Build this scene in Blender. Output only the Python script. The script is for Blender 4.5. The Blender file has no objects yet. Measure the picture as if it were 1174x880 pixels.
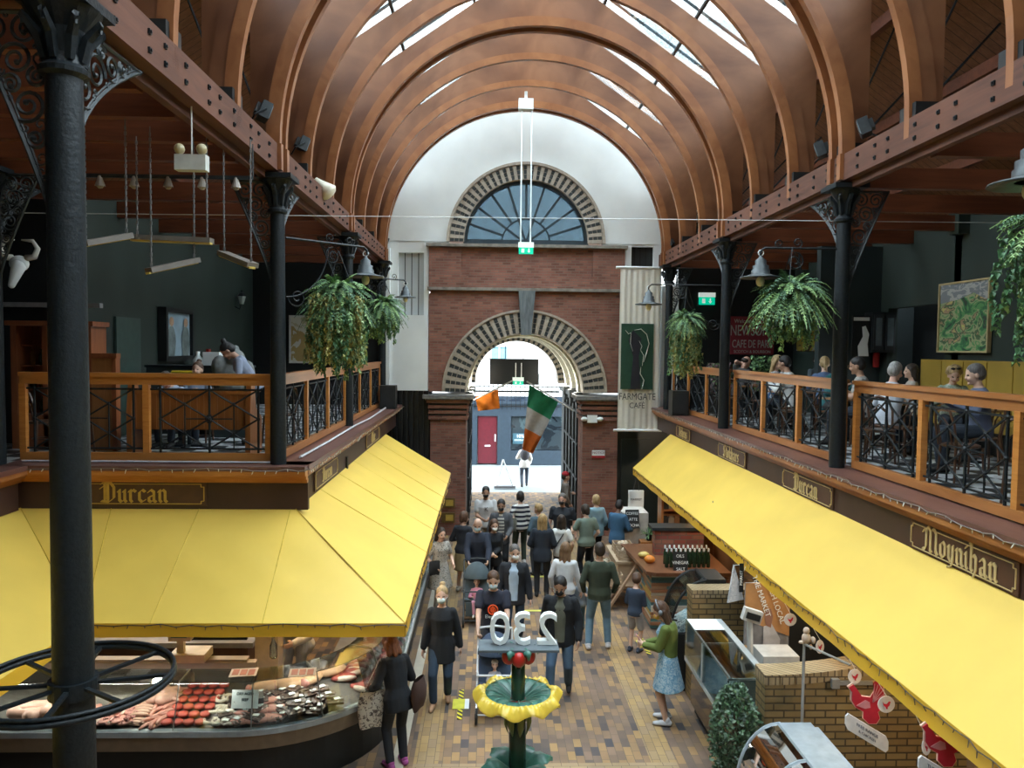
import bpy, math, random
from mathutils import Vector, Matrix
import numpy as np
R = math.radians; PI = math.pi
rnd = random.Random(7)
SC = bpy.context.scene
COL = SC.collection
# ---------------- camera (pixels are of the 1174x880 frame)
FOC = 882.0; VPX, VPY, ROLL = 560.0, 399.0, 0.0106
def _basis():
    c, s = math.cos(ROLL), math.sin(ROLL)
    f = np.array([VPX-587, VPY-440, FOC]); f /= np.linalg.norm(f)
    d = np.array([-s, c, 0.]); d[2] = -(d[0]*f[0]+d[1]*f[1])/f[2]; d /= np.linalg.norm(d)
    return np.cross(d, f), f, d
R_, F_, D_ = _basis()
CZ = 5.0
def ray(px, py):
    v = np.array([px-587., py-440., FOC]); return (float(v@R_), float(v@F_), float(-(v@D_)))
def at(px, py, Y):
    r = ray(px, py); t = Y/r[1]; return Vector((r[0]*t, Y, CZ+r[2]*t))
def atz(px, py, z):
    r = ray(px, py); t = (z-CZ)/r[2]; return Vector((r[0]*t, r[1]*t, z))
def atx(px, py, x):
    r = ray(px, py); t = x/r[0]; return Vector((x, r[1]*t, CZ+r[2]*t))
cam = bpy.data.cameras.new('camera'); camo = bpy.data.objects.new('camera', cam); COL.objects.link(camo)
xr = Vector((R_[0], F_[0], -D_[0])); yu = -Vector((R_[1], F_[1], -D_[1])); zb = -Vector((R_[2], F_[2], -D_[2]))
M = Matrix((xr, yu, zb)).transposed().to_4x4(); M.translation = (0, 0, CZ)
camo.matrix_world = M
cam.sensor_width = 36; cam.lens = FOC/1174*36; cam.clip_start = 0.05; cam.clip_end = 400
SC.camera = camo
# ---------------- world and exposure
w = bpy.data.worlds.new('World'); SC.world = w; w.use_nodes = True
bg = w.node_tree.nodes['Background']; bg.inputs[0].default_value = (0.86, 0.94, 1.0, 1); bg.inputs[1].default_value = 5.5
SC.view_settings.view_transform = 'Standard'; SC.view_settings.look = 'None'
SC.view_settings.exposure = 1.12; SC.view_settings.gamma = 1; SC.view_settings.use_curve_mapping = False
SC.cycles.use_denoising = True; SC.cycles.max_bounces = 9; SC.cycles.diffuse_bounces = 5
SC.cycles.transparent_max_bounces = 16; SC.cycles.caustics_reflective = False; SC.cycles.caustics_refractive = False
SC.cycles.sample_clamp_indirect = 6
def portal(name, loc, size, direction):
    l = bpy.data.lights.new(name, 'AREA'); l.shape = 'RECTANGLE'; l.size, l.size_y = size
    l.cycles.is_portal = True
    o = bpy.data.objects.new(name, l); COL.objects.link(o); o.location = loc
    o.rotation_euler = Vector(direction).to_track_quat('-Z', 'Y').to_euler(); return o
def arealight(name, loc, size, direction, energy, color=(1, 1, 1)):
    l = bpy.data.lights.new(name, 'AREA'); l.shape = 'RECTANGLE'; l.size, l.size_y = size; l.energy = energy; l.color = color
    o = bpy.data.objects.new(name, l); COL.objects.link(o); o.location = loc
    o.rotation_euler = Vector(direction).to_track_quat('-Z', 'Y').to_euler(); return o
def lampat(name, loc, energy, color=(1, .8, .55), r=.05):
    l = bpy.data.lights.new(name, 'POINT'); l.energy = energy; l.color = color; l.shadow_soft_size = r
    o = bpy.data.objects.new(name, l); COL.objects.link(o); o.location = loc; return o
# ---------------- materials
MATS = {}
def _nt(name):
    m = bpy.data.materials.new(name); m.use_nodes = True; nt = m.node_tree
    return m, nt, nt.nodes['Principled BSDF'], nt.nodes.new, nt.links.new
def mat(name, col, rough=.6, metal=0, var=.12, scale=8., bump=0., emit=0, stretch=(1, 1, 1), spec=None, var2=None, detail=3):
    """plain material with a mottled tint; var2 = second colour"""
    if name in MATS: return MATS[name]
    m, nt, p, N, L = _nt(name)
    tc = N('ShaderNodeTexCoord'); mp = N('ShaderNodeMapping'); mp.inputs['Scale'].default_value = stretch
    L(tc.outputs['Object'], mp.inputs[0])
    nz = N('ShaderNodeTexNoise'); nz.inputs['Scale'].default_value = scale; nz.inputs['Detail'].default_value = detail
    L(mp.outputs[0], nz.inputs[0])
    rp = N('ShaderNodeValToRGB'); rp.color_ramp.elements[0].position = .32; rp.color_ramp.elements[1].position = .68
    a = [max(0, c*(1-var)) for c in col]; b = [min(1, c*(1+var)) for c in (var2 or col)]
    rp.color_ramp.elements[0].color = (*a, 1); rp.color_ramp.elements[1].color = (*b, 1)
    L(nz.outputs[0], rp.inputs[0]); L(rp.outputs[0], p.inputs['Base Color'])
    p.inputs['Roughness'].default_value = rough; p.inputs['Metallic'].default_value = metal
    if spec is not None: p.inputs['Specular IOR Level'].default_value = spec
    if bump:
        b_ = N('ShaderNodeBump'); b_.inputs['Strength'].default_value = bump; b_.inputs['Distance'].default_value = .02
        L(nz.outputs[0], b_.inputs['Height']); L(b_.outputs[0], p.inputs['Normal'])
    if emit:
        p.inputs['Emission Color'].default_value = (*col, 1); p.inputs['Emission Strength'].default_value = emit
    MATS[name] = m; return m
def wood(name, c1, c2, rough=.45, scale=3., stretch=(1, 12, 1), planks=None, wpos=False):
    """grain along the axis with the SMALL stretch; planks=(axis, width) adds board joints"""
    if name in MATS: return MATS[name]
    m, nt, p, N, L = _nt(name)
    tc = N('ShaderNodeNewGeometry') if wpos else N('ShaderNodeTexCoord')
    src = tc.outputs['Position'] if wpos else tc.outputs['Object']
    mp = N('ShaderNodeMapping'); mp.inputs['Scale'].default_value = stretch; L(src, mp.inputs[0])
    nz = N('ShaderNodeTexNoise'); nz.inputs['Scale'].default_value = scale; nz.inputs['Detail'].default_value = 6; nz.inputs['Distortion'].default_value = 1.2
    L(mp.outputs[0], nz.inputs[0])
    n2 = N('ShaderNodeTexNoise'); n2.inputs['Scale'].default_value = .9; n2.inputs['Detail'].default_value = 2; L(src, n2.inputs[0])
    ad = N('ShaderNodeMath'); ad.operation = 'ADD'; ad.use_clamp = False; L(nz.outputs[0], ad.inputs[0]); L(n2.outputs[0], ad.inputs[1])
    hf = N('ShaderNodeMath'); hf.operation = 'MULTIPLY'; L(ad.outputs[0], hf.inputs[0]); hf.inputs[1].default_value = .5
    rp = N('ShaderNodeValToRGB'); e = rp.color_ramp.elements; e[0].position = .36; e[1].position = .64
    e[0].color = (*c1, 1); e[1].color = (*c2, 1); L(hf.outputs[0], rp.inputs[0])
    out = rp.outputs[0]
    if planks:
        ax, wd = planks
        sp = N('ShaderNodeSeparateXYZ'); L(src, sp.inputs[0])
        dv = N('ShaderNodeMath'); dv.operation = 'DIVIDE'; L(sp.outputs['XYZ'.index(ax)], dv.inputs[0]); dv.inputs[1].default_value = wd
        fr = N('ShaderNodeMath'); fr.operation = 'FRACT'; L(dv.outputs[0], fr.inputs[0])
        gt = N('ShaderNodeMath'); gt.operation = 'GREATER_THAN'; L(fr.outputs[0], gt.inputs[0]); gt.inputs[1].default_value = .93
        mx = N('ShaderNodeMix'); mx.data_type = 'RGBA'; L(gt.outputs[0], mx.inputs[0]); L(out, mx.inputs[6])
        mx.inputs[7].default_value = (c1[0]*.25, c1[1]*.25, c1[2]*.25, 1); out = mx.outputs[2]
    L(out, p.inputs['Base Color']); p.inputs['Roughness'].default_value = rough
    b_ = N('ShaderNodeBump'); b_.inputs['Strength'].default_value = .15; b_.inputs['Distance'].default_value = .01
    L(nz.outputs[0], b_.inputs['Height']); L(b_.outputs[0], p.inputs['Normal'])
    MATS[name] = m; return m
def brick(name, cols, mortar, bw=.22, bh=.075, axes='xz', rough=.85, msize=.012, bias=0., offset=.5, wpos=True, bump=.5, stain=.25):
    """cols: list of colours picked per brick; axes: which world axes run along the course and across it"""
    if name in MATS: return MATS[name]
    m, nt, p, N, L = _nt(name)
    g = N('ShaderNodeNewGeometry') if wpos else N('ShaderNodeTexCoord')
    src = g.outputs['Position'] if wpos else g.outputs['Object']
    sp = N('ShaderNodeSeparateXYZ'); L(src, sp.inputs[0])
    cb = N('ShaderNodeCombineXYZ')
    def axo(a):
        if a == 's':
            q = N('ShaderNodeMath'); q.operation = 'ADD'; L(sp.outputs[0], q.inputs[0]); L(sp.outputs[1], q.inputs[1]); return q.outputs[0]
        return sp.outputs['xyz'.index(a)]
    L(axo(axes[0]), cb.inputs[0]); L(axo(axes[1]), cb.inputs[1])
    br = N('ShaderNodeTexBrick'); L(cb.outputs[0], br.inputs[0]); br.offset = offset
    br.inputs['Color1'].default_value = (0, 0, 0, 1); br.inputs['Color2'].default_value = (1, 1, 1, 1); br.inputs['Mortar'].default_value = (.5, .5, .5, 1)
    br.inputs['Scale'].default_value = 1; br.inputs['Brick Width'].default_value = bw; br.inputs['Row Height'].default_value = bh
    br.inputs['Mortar Size'].default_value = msize; br.inputs['Bias'].default_value = bias; br.inputs['Mortar Smooth'].default_value = .2
    rp = N('ShaderNodeValToRGB'); el = rp.color_ramp.elements
    while len(el) < len(cols): el.new(.5)
    for i, c in enumerate(cols): el[i].position = i/max(1, len(cols)-1); el[i].color = (*c, 1)
    L(br.outputs['Color'], rp.inputs[0])
    nz = N('ShaderNodeTexNoise'); nz.inputs['Scale'].default_value = 2.2; nz.inputs['Detail'].default_value = 6; L(src, nz.inputs[0])
    mr = N('ShaderNodeMapRange'); L(nz.outputs[0], mr.inputs[0]); mr.inputs[1].default_value = .3; mr.inputs[2].default_value = .7; mr.inputs[3].default_value = 1-stain; mr.inputs[4].default_value = 1+stain*.6
    ml = N('ShaderNodeMix'); ml.data_type = 'RGBA'; ml.blend_type = 'MULTIPLY'; ml.inputs[0].default_value = 1; L(rp.outputs[0], ml.inputs[6]); L(mr.outputs[0], ml.inputs[7])
    mx = N('ShaderNodeMix'); mx.data_type = 'RGBA'; L(br.outputs['Fac'], mx.inputs[0]); L(ml.outputs[2], mx.inputs[6]); mx.inputs[7].default_value = (*mortar, 1)
    L(mx.outputs[2], p.inputs['Base Color']); p.inputs['Roughness'].default_value = rough
    if bump:
        b_ = N('ShaderNodeBump'); b_.invert = True; b_.inputs['Strength'].default_value = bump; b_.inputs['Distance'].default_value = .006
        L(br.outputs['Fac'], b_.inputs['Height']); L(b_.outputs[0], p.inputs['Normal'])
    MATS[name] = m; return m
def checker(name, c1, c2, size, rough=.4):
    m, nt, p, N, L = _nt(name); g = N('ShaderNodeNewGeometry'); ck = N('ShaderNodeTexChecker'); L(g.outputs['Position'], ck.inputs[0])
    ck.inputs['Scale'].default_value = 1/size; ck.inputs[1].default_value = (*c1, 1); ck.inputs[2].default_value = (*c2, 1)
    L(ck.outputs[0], p.inputs['Base Color']); p.inputs['Roughness'].default_value = rough; MATS[name] = m; return m
def stripes(name, c1, c2, width, axis='Z', rough=.8, duty=.5, diag=0.):
    if name in MATS: return MATS[name]
    m, nt, p, N, L = _nt(name); tc = N('ShaderNodeTexCoord'); sp = N('ShaderNodeSeparateXYZ'); L(tc.outputs['Object'], sp.inputs[0])
    s = sp.outputs['XYZ'.index(axis)]
    if diag:
        q = N('ShaderNodeMath'); q.operation = 'MULTIPLY_ADD'; L(sp.outputs[0], q.inputs[0]); q.inputs[1].default_value = diag; L(s, q.inputs[2]); s = q.outputs[0]
    dv = N('ShaderNodeMath'); dv.operation = 'DIVIDE'; L(s, dv.inputs[0]); dv.inputs[1].default_value = width
    fr = N('ShaderNodeMath'); fr.operation = 'FRACT'; L(dv.outputs[0], fr.inputs[0])
    gt = N('ShaderNodeMath'); gt.operation = 'GREATER_THAN'; L(fr.outputs[0], gt.inputs[0]); gt.inputs[1].default_value = duty
    mx = N('ShaderNodeMix'); mx.data_type = 'RGBA'; L(gt.outputs[0], mx.inputs[0]); mx.inputs[6].default_value = (*c1, 1); mx.inputs[7].default_value = (*c2, 1)
    L(mx.outputs[2], p.inputs['Base Color']); p.inputs['Roughness'].default_value = rough; MATS[name] = m; return m
def patches(name, cols, scale=6., rough=.6, stretch=(1, 1, 1), smooth=False, distort=1.):
    """irregular patches of several colours (paintings, prints, meat)"""
    if name in MATS: return MATS[name]
    m, nt, p, N, L = _nt(name); tc = N('ShaderNodeTexCoord'); mp = N('ShaderNodeMapping'); mp.inputs['Scale'].default_value = stretch; L(tc.outputs['Object'], mp.inputs[0])
    nz = N('ShaderNodeTexNoise'); nz.inputs['Scale'].default_value = scale; nz.inputs['Detail'].default_value = 5; nz.inputs['Distortion'].default_value = distort; L(mp.outputs[0], nz.inputs[0])
    rp = N('ShaderNodeValToRGB'); rp.color_ramp.interpolation = 'LINEAR' if smooth else 'CONSTANT'; el = rp.color_ramp.elements
    while len(el) < len(cols): el.new(.5)
    for i, c in enumerate(cols): el[i].position = .3+.42*i/max(1, len(cols)-1) if i else 0.; el[i].color = (*c, 1)
    L(nz.outputs[0], rp.inputs[0]); L(rp.outputs[0], p.inputs['Base Color']); p.inputs['Roughness'].default_value = rough; MATS[name] = m; return m
def glass(name, tint=(.85, .95, .93), gloss=.12, rough=.02):
    if name in MATS: return MATS[name]
    m = bpy.data.materials.new(name); m.use_nodes = True; nt = m.node_tree; nt.nodes.clear(); N = nt.nodes.new; L = nt.links.new
    o = N('ShaderNodeOutputMaterial'); t = N('ShaderNodeBsdfTransparent'); t.inputs[0].default_value = (*tint, 1)
    g = N('ShaderNodeBsdfGlossy'); g.inputs['Roughness'].default_value = rough; fr = N('ShaderNodeFresnel'); fr.inputs[0].default_value = 1.45
    ad = N('ShaderNodeMath'); ad.operation = 'MULTIPLY_ADD'; L(fr.outputs[0], ad.inputs[0]); ad.inputs[1].default_value = .8; ad.inputs[2].default_value = gloss*.4; ad.use_clamp = True
    mx = N('ShaderNodeMixShader'); L(ad.outputs[0], mx.inputs[0]); L(t.outputs[0], mx.inputs[1]); L(g.outputs[0], mx.inputs[2]); L(mx.outputs[0], o.inputs[0])
    MATS[name] = m; return m
# ---------------- mesh builder
FR = {}
class MB:
    def __init__(s): s.v = []; s.f = []; s.m = []; s.mi = 0
    def add(s, vs, fs):
        b = len(s.v); s.v += [Vector(v) for v in vs]; s.f += [[b+i for i in f] for f in fs]; s.m += [s.mi]*len(fs); return s
    def box(s, c, d, rot=None, mi=None):
        if mi is not None: s.mi = mi
        x, y, z = d[0]/2, d[1]/2, d[2]/2; c = Vector(c)
        P = [Vector((a, b, e)) for e in (-z, z) for a, b in ((-x, -y), (x, -y), (x, y), (-x, y))]
        if rot is not None:
            Mx = rot if isinstance(rot, Matrix) else Matrix.Rotation(rot, 3, 'Z'); P = [Mx @ p for p in P]
        return s.add([c+p for p in P], [(0, 3, 2, 1), (4, 5, 6, 7), (0, 1, 5, 4), (1, 2, 6, 5), (2, 3, 7, 6), (3, 0, 4, 7)])
    def b2(s, lo, hi, mi=None):
        return s.box([(a+b)/2 for a, b in zip(lo, hi)], [abs(b-a) for a, b in zip(lo, hi)], mi=mi)
    def frame(s, p, q, up=(0, 0, 1)):
        d = (Vector(q)-Vector(p)); L_ = d.length; d = d/L_ if L_ else Vector((0, 0, 1)); u = Vector(up)
        if abs(d.dot(u)) > .98: u = Vector((0, 1, 0)) if abs(d.y) < .9 else Vector((1, 0, 0))
        x = d.cross(u).normalized(); return d, x, x.cross(d)
    def bar(s, p, q, w_, h_, up=(0, 0, 1)):
        p, q = Vector(p), Vector(q); d, x, u = s.frame(p, q, up); x = x*w_/2; u = u*h_/2
        return s.add([p-x-u, p+x-u, p+x+u, p-x+u, q-x-u, q+x-u, q+x+u, q-x+u], [(0, 1, 2, 3), (7, 6, 5, 4), (4, 5, 1, 0), (5, 6, 2, 1), (6, 7, 3, 2), (7, 4, 0, 3)])
    def tube(s, pts, r, n=6, closed=False, cap=True, flat=1.):
        pts = [Vector(p) for p in pts]; k = len(pts); rs = r if isinstance(r, (list, tuple)) else [r]*k
        b = len(s.v); prev = None
        for i, p in enumerate(pts):
            if closed: d = pts[(i+1) % k]-pts[i-1]
            else: d = pts[min(i+1, k-1)]-pts[max(i-1, 0)]
            d = d.normalized() if d.length > 1e-9 else Vector((0, 0, 1))
            if prev is None:
                u = Vector((0, 0, 1)) if abs(d.z) < .9 else Vector((1, 0, 0)); x = d.cross(u).normalized()
            else:
                x = prev-d*prev.dot(d); x = x.normalized() if x.length > 1e-6 else d.orthogonal().normalized()
            prev = x; y = d.cross(x)
            for j in range(n):
                a = 2*PI*j/n; s.v.append(p+(x*math.cos(a)+y*math.sin(a)*flat)*rs[i])
        for i in range(k if closed else k-1):
            for j in range(n):
                i2 = (i+1) % k; s.f.append([b+i*n+j, b+i*n+(j+1) % n, b+i2*n+(j+1) % n, b+i2*n+j]); s.m.append(s.mi)
        if cap and not closed:
            s.f.append([b+j for j in range(n)][::-1]); s.m.append(s.mi); s.f.append([b+(k-1)*n+j for j in range(n)]); s.m.append(s.mi)
        return s
    def lathe(s, prof, c=(0, 0, 0), n=16, axis='Z', sx=1., sy=1., rot=None, cap=True):
        c = Vector(c); b = len(s.v)
        for r_, z in prof:
            for j in range(n):
                a = 2*PI*j/n; v = Vector((r_*math.cos(a)*sx, r_*math.sin(a)*sy, z))
                if axis == 'Y': v = Vector((v.x, v.z, v.y))
                if axis == 'X': v = Vector((v.z, v.x, v.y))
                if rot is not None: v = rot @ v
                s.v.append(c+v)
        for i in range(len(prof)-1):
            for j in range(n):
                s.f.append([b+i*n+j, b+i*n+(j+1) % n, b+(i+1)*n+(j+1) % n, b+(i+1)*n+j]); s.m.append(s.mi)
        if cap:
            if prof[0][0] > 1e-4: s.f.append([b+j for j in range(n)][::-1]); s.m.append(s.mi)
            if prof[-1][0] > 1e-4: s.f.append([b+(len(prof)-1)*n+j for j in range(n)]); s.m.append(s.mi)
        return s
    def ball(s, c, r, n=10, k=6, rot=None):
        if not isinstance(r, (list, tuple)): r = (r, r, r)
        pr = [(math.sin(PI*i/k), -math.cos(PI*i/k)) for i in range(k+1)]; pr[0] = (1e-3, -1); pr[-1] = (1e-3, 1)
        b = len(s.v); s.lathe(pr, (0, 0, 0), n, cap=True); c = Vector(c)
        for i in range(b, len(s.v)):
            v = s.v[i]; v = Vector((v.x*r[0], v.y*r[1], v.z*r[2])); s.v[i] = c+(rot @ v if rot is not None else v)
        return s
    def limb(s, p, q, r1, r2, n=10):
        p, q = Vector(p), Vector(q); d = (q-p); L_ = d.length
        if L_ < 1e-6: return s.ball(p, r1, n)
        d /= L_
        pts = [p-d*r1*.98, p-d*r1*.7, p-d*r1*.3, p, q, q+d*r2*.3, q+d*r2*.7, q+d*r2*.98]
        return s.tube(pts, [r1*.2, r1*.71, r1*.95, r1, r2, r2*.95, r2*.71, r2*.2], n)
    def prism(s, poly, axis, t0, t1):
        """poly 2D; axis = the extrusion axis; 2D coords are the other two axes in order x,y,z"""
        def mk(p, t):
            return {'X': (t, p[0], p[1]), 'Y': (p[0], t, p[1]), 'Z': (p[0], p[1], t)}[axis]
        n = len(poly); fs = [list(range(n))[::-1], list(range(n, 2*n))]+[[i, (i+1) % n, n+(i+1) % n, n+i] for i in range(n)]
        return s.add([mk(p, t0) for p in poly]+[mk(p, t1) for p in poly], fs)
    def grid(s, fn, nu, nv):
        b = len(s.v)
        for i in range(nu+1):
            for j in range(nv+1): s.v.append(Vector(fn(i/nu, j/nv)))
        for i in range(nu):
            for j in range(nv):
                a = b+i*(nv+1)+j; s.f.append([a, a+1, a+nv+2, a+nv+1]); s.m.append(s.mi)
        return s
    def quad(s, a, b, c, d): return s.add([a, b, c, d], [(0, 1, 2, 3)])
    def text(s, txt, origin, right, up, size, extrude=.004, sx=1., align='CENTER'):
        cu = bpy.data.curves.new('t', 'FONT'); cu.body = txt; cu.size = 1; cu.align_x = align; cu.extrude = extrude/size; cu.resolution_u = 3
        o = bpy.data.objects.new('t', cu); me = bpy.data.meshes.new_from_object(o)
        right, up = Vector(right).normalized(), Vector(up).normalized(); nrm = right.cross(up); og = Vector(origin)
        s.add([og+right*v.co.x*size*sx+up*v.co.y*size+nrm*v.co.z*size for v in me.vertices], [list(p.vertices) for p in me.polygons])
        bpy.data.objects.remove(o); bpy.data.curves.remove(cu); bpy.data.meshes.remove(me); return s
    def build(s, name, mats, parent=None, loc=None, smooth=False, world=True, auto=None):
        me = bpy.data.meshes.new(name); vs = s.v
        if parent is not None:
            Mp = FR.get(parent.name, Matrix.Identity(4))
            if world: Mi = Mp.inverted(); vs = [Mi @ v for v in vs]
        elif loc is not None:
            l_ = Vector(loc); vs = [v-l_ for v in vs] if world else vs
        me.from_pydata([tuple(v) for v in vs], [], s.f); me.validate()
        if not isinstance(mats, (list, tuple)): mats = [mats]
        for m_ in mats: me.materials.append(m_)
        if len(me.polygons) == len(s.m): me.polygons.foreach_set('material_index', s.m)
        if smooth: me.polygons.foreach_set('use_smooth', [True]*len(me.polygons))
        if auto: 
            try: me.set_sharp_from_angle(angle=R(auto))
            except Exception: pass
        o = bpy.data.objects.new(name, me); COL.objects.link(o)
        if parent is not None: o.parent = parent; FR[o.name] = FR.get(parent.name, Matrix.Identity(4))
        elif loc is not None: o.location = loc; FR[o.name] = Matrix.Translation(loc)
        return o
def tag(o, label, cat, group=None, kind=None):
    o['label'] = label; o['category'] = cat
    if group: o['group'] = group
    if kind: o['kind'] = kind
    return o
def thing(name, label, cat, loc=(0, 0, 0), rz=0., group=None):
    o = bpy.data.objects.new(name, None); COL.objects.link(o); o.location = loc; o.rotation_euler = (0, 0, rz); o.empty_display_size = .1
    FR[o.name] = Matrix.Translation(loc) @ Matrix.Rotation(rz, 4, 'Z'); tag(o, label, cat, group); return o
def struct(o): o['kind'] = 'structure'; return o
def dup(o, loc=None, rz=None, label=None, parent=None, scale=None, group=None, rot=None):
    c = o.copy(); COL.objects.link(c)
    if parent is not None: c.parent = parent
    if loc is not None: c.location = loc
    if rz is not None: c.rotation_euler = (c.rotation_euler.x, c.rotation_euler.y, rz)
    if rot is not None: c.rotation_euler = rot
    if scale is not None: c.scale = (scale,)*3 if not isinstance(scale, (list, tuple)) else scale
    if label: c['label'] = label
    if group: c['group'] = group
    for ch in [k for k in KIDS(o)]: dup(ch, parent=c)
    return c
def KIDS(o): return [k for k in list(COL.objects) if k.parent is o] if o.name not in KC else KC[o.name]
KC = {}
ORD = ['first', 'second', 'third', 'fourth', 'fifth', 'sixth', 'seventh', 'eighth', 'ninth', 'tenth', 'eleventh', 'twelfth', 'thirteenth', 'fourteenth', 'fifteenth', 'sixteenth']
# ---------------- blackletter lettering drawn with a broad nib
def _mn(x): return [(x-.06, .42), (x, .49), (x, .07), (x+.06, 0)]
GL = {
 'n': (.44, [_mn(.1), [(.1, .38), (.22, .5), (.31, .42), (.31, .06), (.38, 0)]]),
 'u': (.44, [_mn(.1), [(.1, .08), (.18, .0), (.31, .1)], _mn(.31)]),
 'r': (.36, [_mn(.1), [(.1, .36), (.2, .5), (.31, .42)]]),
 'c': (.38, [[(.32, .42), (.22, .5), (.1, .4), (.1, .1), (.2, 0), (.33, .08)]]),
 'a': (.44, [[(.08, .4), (.18, .5), (.3, .42), (.3, .06), (.38, 0)], [(.3, .28), (.1, .2), (.1, .06), (.18, 0), (.3, .1)]]),
 'o': (.42, [[(.2, .5), (.08, .4), (.08, .1), (.2, 0), (.32, .1), (.32, .4), (.2, .5)]]),
 'y': (.42, [[(.04, .42), (.1, .48), (.1, .1), (.2, 0), (.3, .1)], [(.3, .5), (.3, .0), (.22, -.15), (.06, -.2)]]),
 'i': (.24, [_mn(.1), [(.08, .62), (.14, .68)]]),
 'h': (.44, [[(.03, .82), (.1, .78), (.1, .06), (.16, 0)], [(.1, .36), (.22, .5), (.32, .42), (.32, .05), (.22, -.15)]]),
 's': (.38, [[(.3, .44), (.2, .5), (.09, .42), (.12, .3), (.28, .2), (.3, .08), (.2, 0), (.07, .06)]]),
 'k': (.42, [[(.03, .82), (.1, .78), (.1, .06), (.16, 0)], [(.1, .28), (.24, .48), (.31, .4), (.16, .26), (.3, .04), (.38, 0)]]),
 't': (.32, [[(.12, .66), (.12, .08), (.2, 0), (.28, .06)], [(.02, .48), (.26, .48)]]),
 'e': (.38, [[(.1, .24), (.3, .34), (.28, .44), (.2, .5), (.09, .4), (.09, .1), (.2, 0), (.32, .08)]]),
 'l': (.24, [[(.03, .82), (.1, .78), (.1, .06), (.17, 0)]]),
 'v': (.42, [[(.04, .44), (.1, .49), (.1, .1), (.2, 0), (.32, .14), (.32, .4), (.24, .5)]]),
 'D': (.66, [[(.04, .74), (.14, .82), (.38, .8), (.54, .6), (.54, .16), (.34, 0), (.04, .03)], [(.18, .78), (.18, .08)], [(.3, .74), (.3, .06)], [(.0, .55), (.1, .62)]]),
 'M': (.92, [[(.02, .03), (.12, .0), (.2, .14), (.2, .66), (.3, .8), (.44, .68), (.44, .06), (.5, 0)], [(.44, .66), (.6, .8), (.74, .66), (.74, .1), (.82, 0)], [(.02, .58), (.1, .68), (.2, .6)]]),
 'S': (.56, [[(.46, .7), (.3, .82), (.1, .68), (.14, .5), (.42, .34), (.44, .12), (.26, 0), (.04, .1)], [(.24, .74), (.24, .1)]]),
 'A': (.62, [[(.06, .1), (.04, .0), (.16, .1), (.2, .6), (.1, .7), (.3, .82), (.46, .66), (.46, .06), (.54, 0)], [(.2, .36), (.46, .36)]]),
 'O': (.62, [[(.3, .82), (.08, .64), (.08, .18), (.3, 0), (.5, .18), (.5, .62), (.3, .82)], [(.28, .74), (.28, .1)]]),
}
def blackletter(mb, word, origin, right, up, size, depth=.01, out=None):
    right, up = Vector(right).normalized(), Vector(up).normalized(); nrm = right.cross(up)
    if out is not None and nrm.dot(Vector(out)) < 0: nrm = -nrm
    og = Vector(origin); tot = sum(GL[c][0] for c in word); x0 = -tot/2
    ca, sa = math.cos(R(38)), math.sin(R(38)); nw, nh = .052, .014
    nib = [(-nw*ca+nh*sa, -nw*sa-nh*ca), (nw*ca+nh*sa, nw*sa-nh*ca), (nw*ca-nh*sa, nw*sa+nh*ca), (-nw*ca-nh*sa, -nw*sa+nh*ca)]
    def hull(P):
        P = sorted(set((round(a, 5), round(b, 5)) for a, b in P))
        def half(Q):
            H = []
            for p in Q:
                while len(H) > 1 and (H[-1][0]-H[-2][0])*(p[1]-H[-2][1])-(H[-1][1]-H[-2][1])*(p[0]-H[-2][0]) <= 0: H.pop()
                H.append(p)
            return H[:-1]
        return half(P)+half(P[::-1])
    k = 0
    for c in word:
        for st in GL[c][1]:
            for (ax, ay), (bx, by) in zip(st[:-1], st[1:]):
                H = hull([(ax+u, ay+v) for u, v in nib]+[(bx+u, by+v) for u, v in nib]); n = len(H)
                k += 1; dz = depth*(.7+.3*((k*7) % 10)/10)
                f = lambda p, t: og+right*(x0+p[0])*size+up*p[1]*size+nrm*t
                mb.add([f(p, 0) for p in H]+[f(p, dz) for p in H], [list(range(n))[::-1], list(range(n, 2*n))]+[[i, (i+1) % n, n+(i+1) % n, n+i] for i in range(n)])
        x0 += GL[c][0]
    return mb
# ================= measured layout (metres; camera at x=0, y=0, z=5)
XL, XR = -2.68, 4.58            # column lines
CX = 0.92                       # hall axis
GF = 3.46                       # gallery floor
YG = 20.5                       # gate wall
COLY = [5.0, 9.9, 14.8, 19.5]
RIBY = [0.1, 1.7, 3.35, 5.0, 6.62, 8.26, 9.9, 11.53, 13.17, 14.8, 16.43, 18.07, 19.7]
# ---- materials
m_brick = brick('red_brick', [(.17,.07,.05),(.25,.10,.07),(.30,.13,.09),(.21,.09,.07)], (.20,.13,.10), .215, .07, 's'+'z', msize=.008)
m_white = mat('white_render', (.80,.84,.84), .8, var=.04, scale=1.5)
m_dgreen = mat('dark_green_paint', (.017,.029,.023), .65, var=.18, scale=1.2, stretch=(1,1,.3))
m_dgreen2 = mat('dark_green_board', (.02,.032,.034), .6, var=.15, scale=1.2)
m_black = mat('black_paint', (.008,.010,.011), .5, var=.2)
m_iron = mat('black_iron', (.009,.013,.016), .48, metal=.0, var=.25, scale=30, bump=.25, spec=.35)
m_irong = mat('grey_iron', (.022,.030,.034), .5, var=.3, scale=12)
m_beam = wood('beam_timber', (.070,.025,.014), (.15,.055,.03), .65, 3, (4,.35,4))
m_beamx = wood('cross_timber', (.10,.027,.011), (.20,.06,.025), .5, 3, (.35,4,4))
m_ply = wood('plywood_web', (.125,.046,.02), (.28,.125,.06), .42, 1.3, (.8,.8,.8))
m_rib = wood('laminated_rib', (.21,.075,.028), (.36,.15,.06), .38, 2.5, (1,1,1))
m_board = wood('roof_boards', (.15,.062,.03), (.26,.12,.06), .6, 3, (.5,5,5), planks=('Y', .16), wpos=True)
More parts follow.
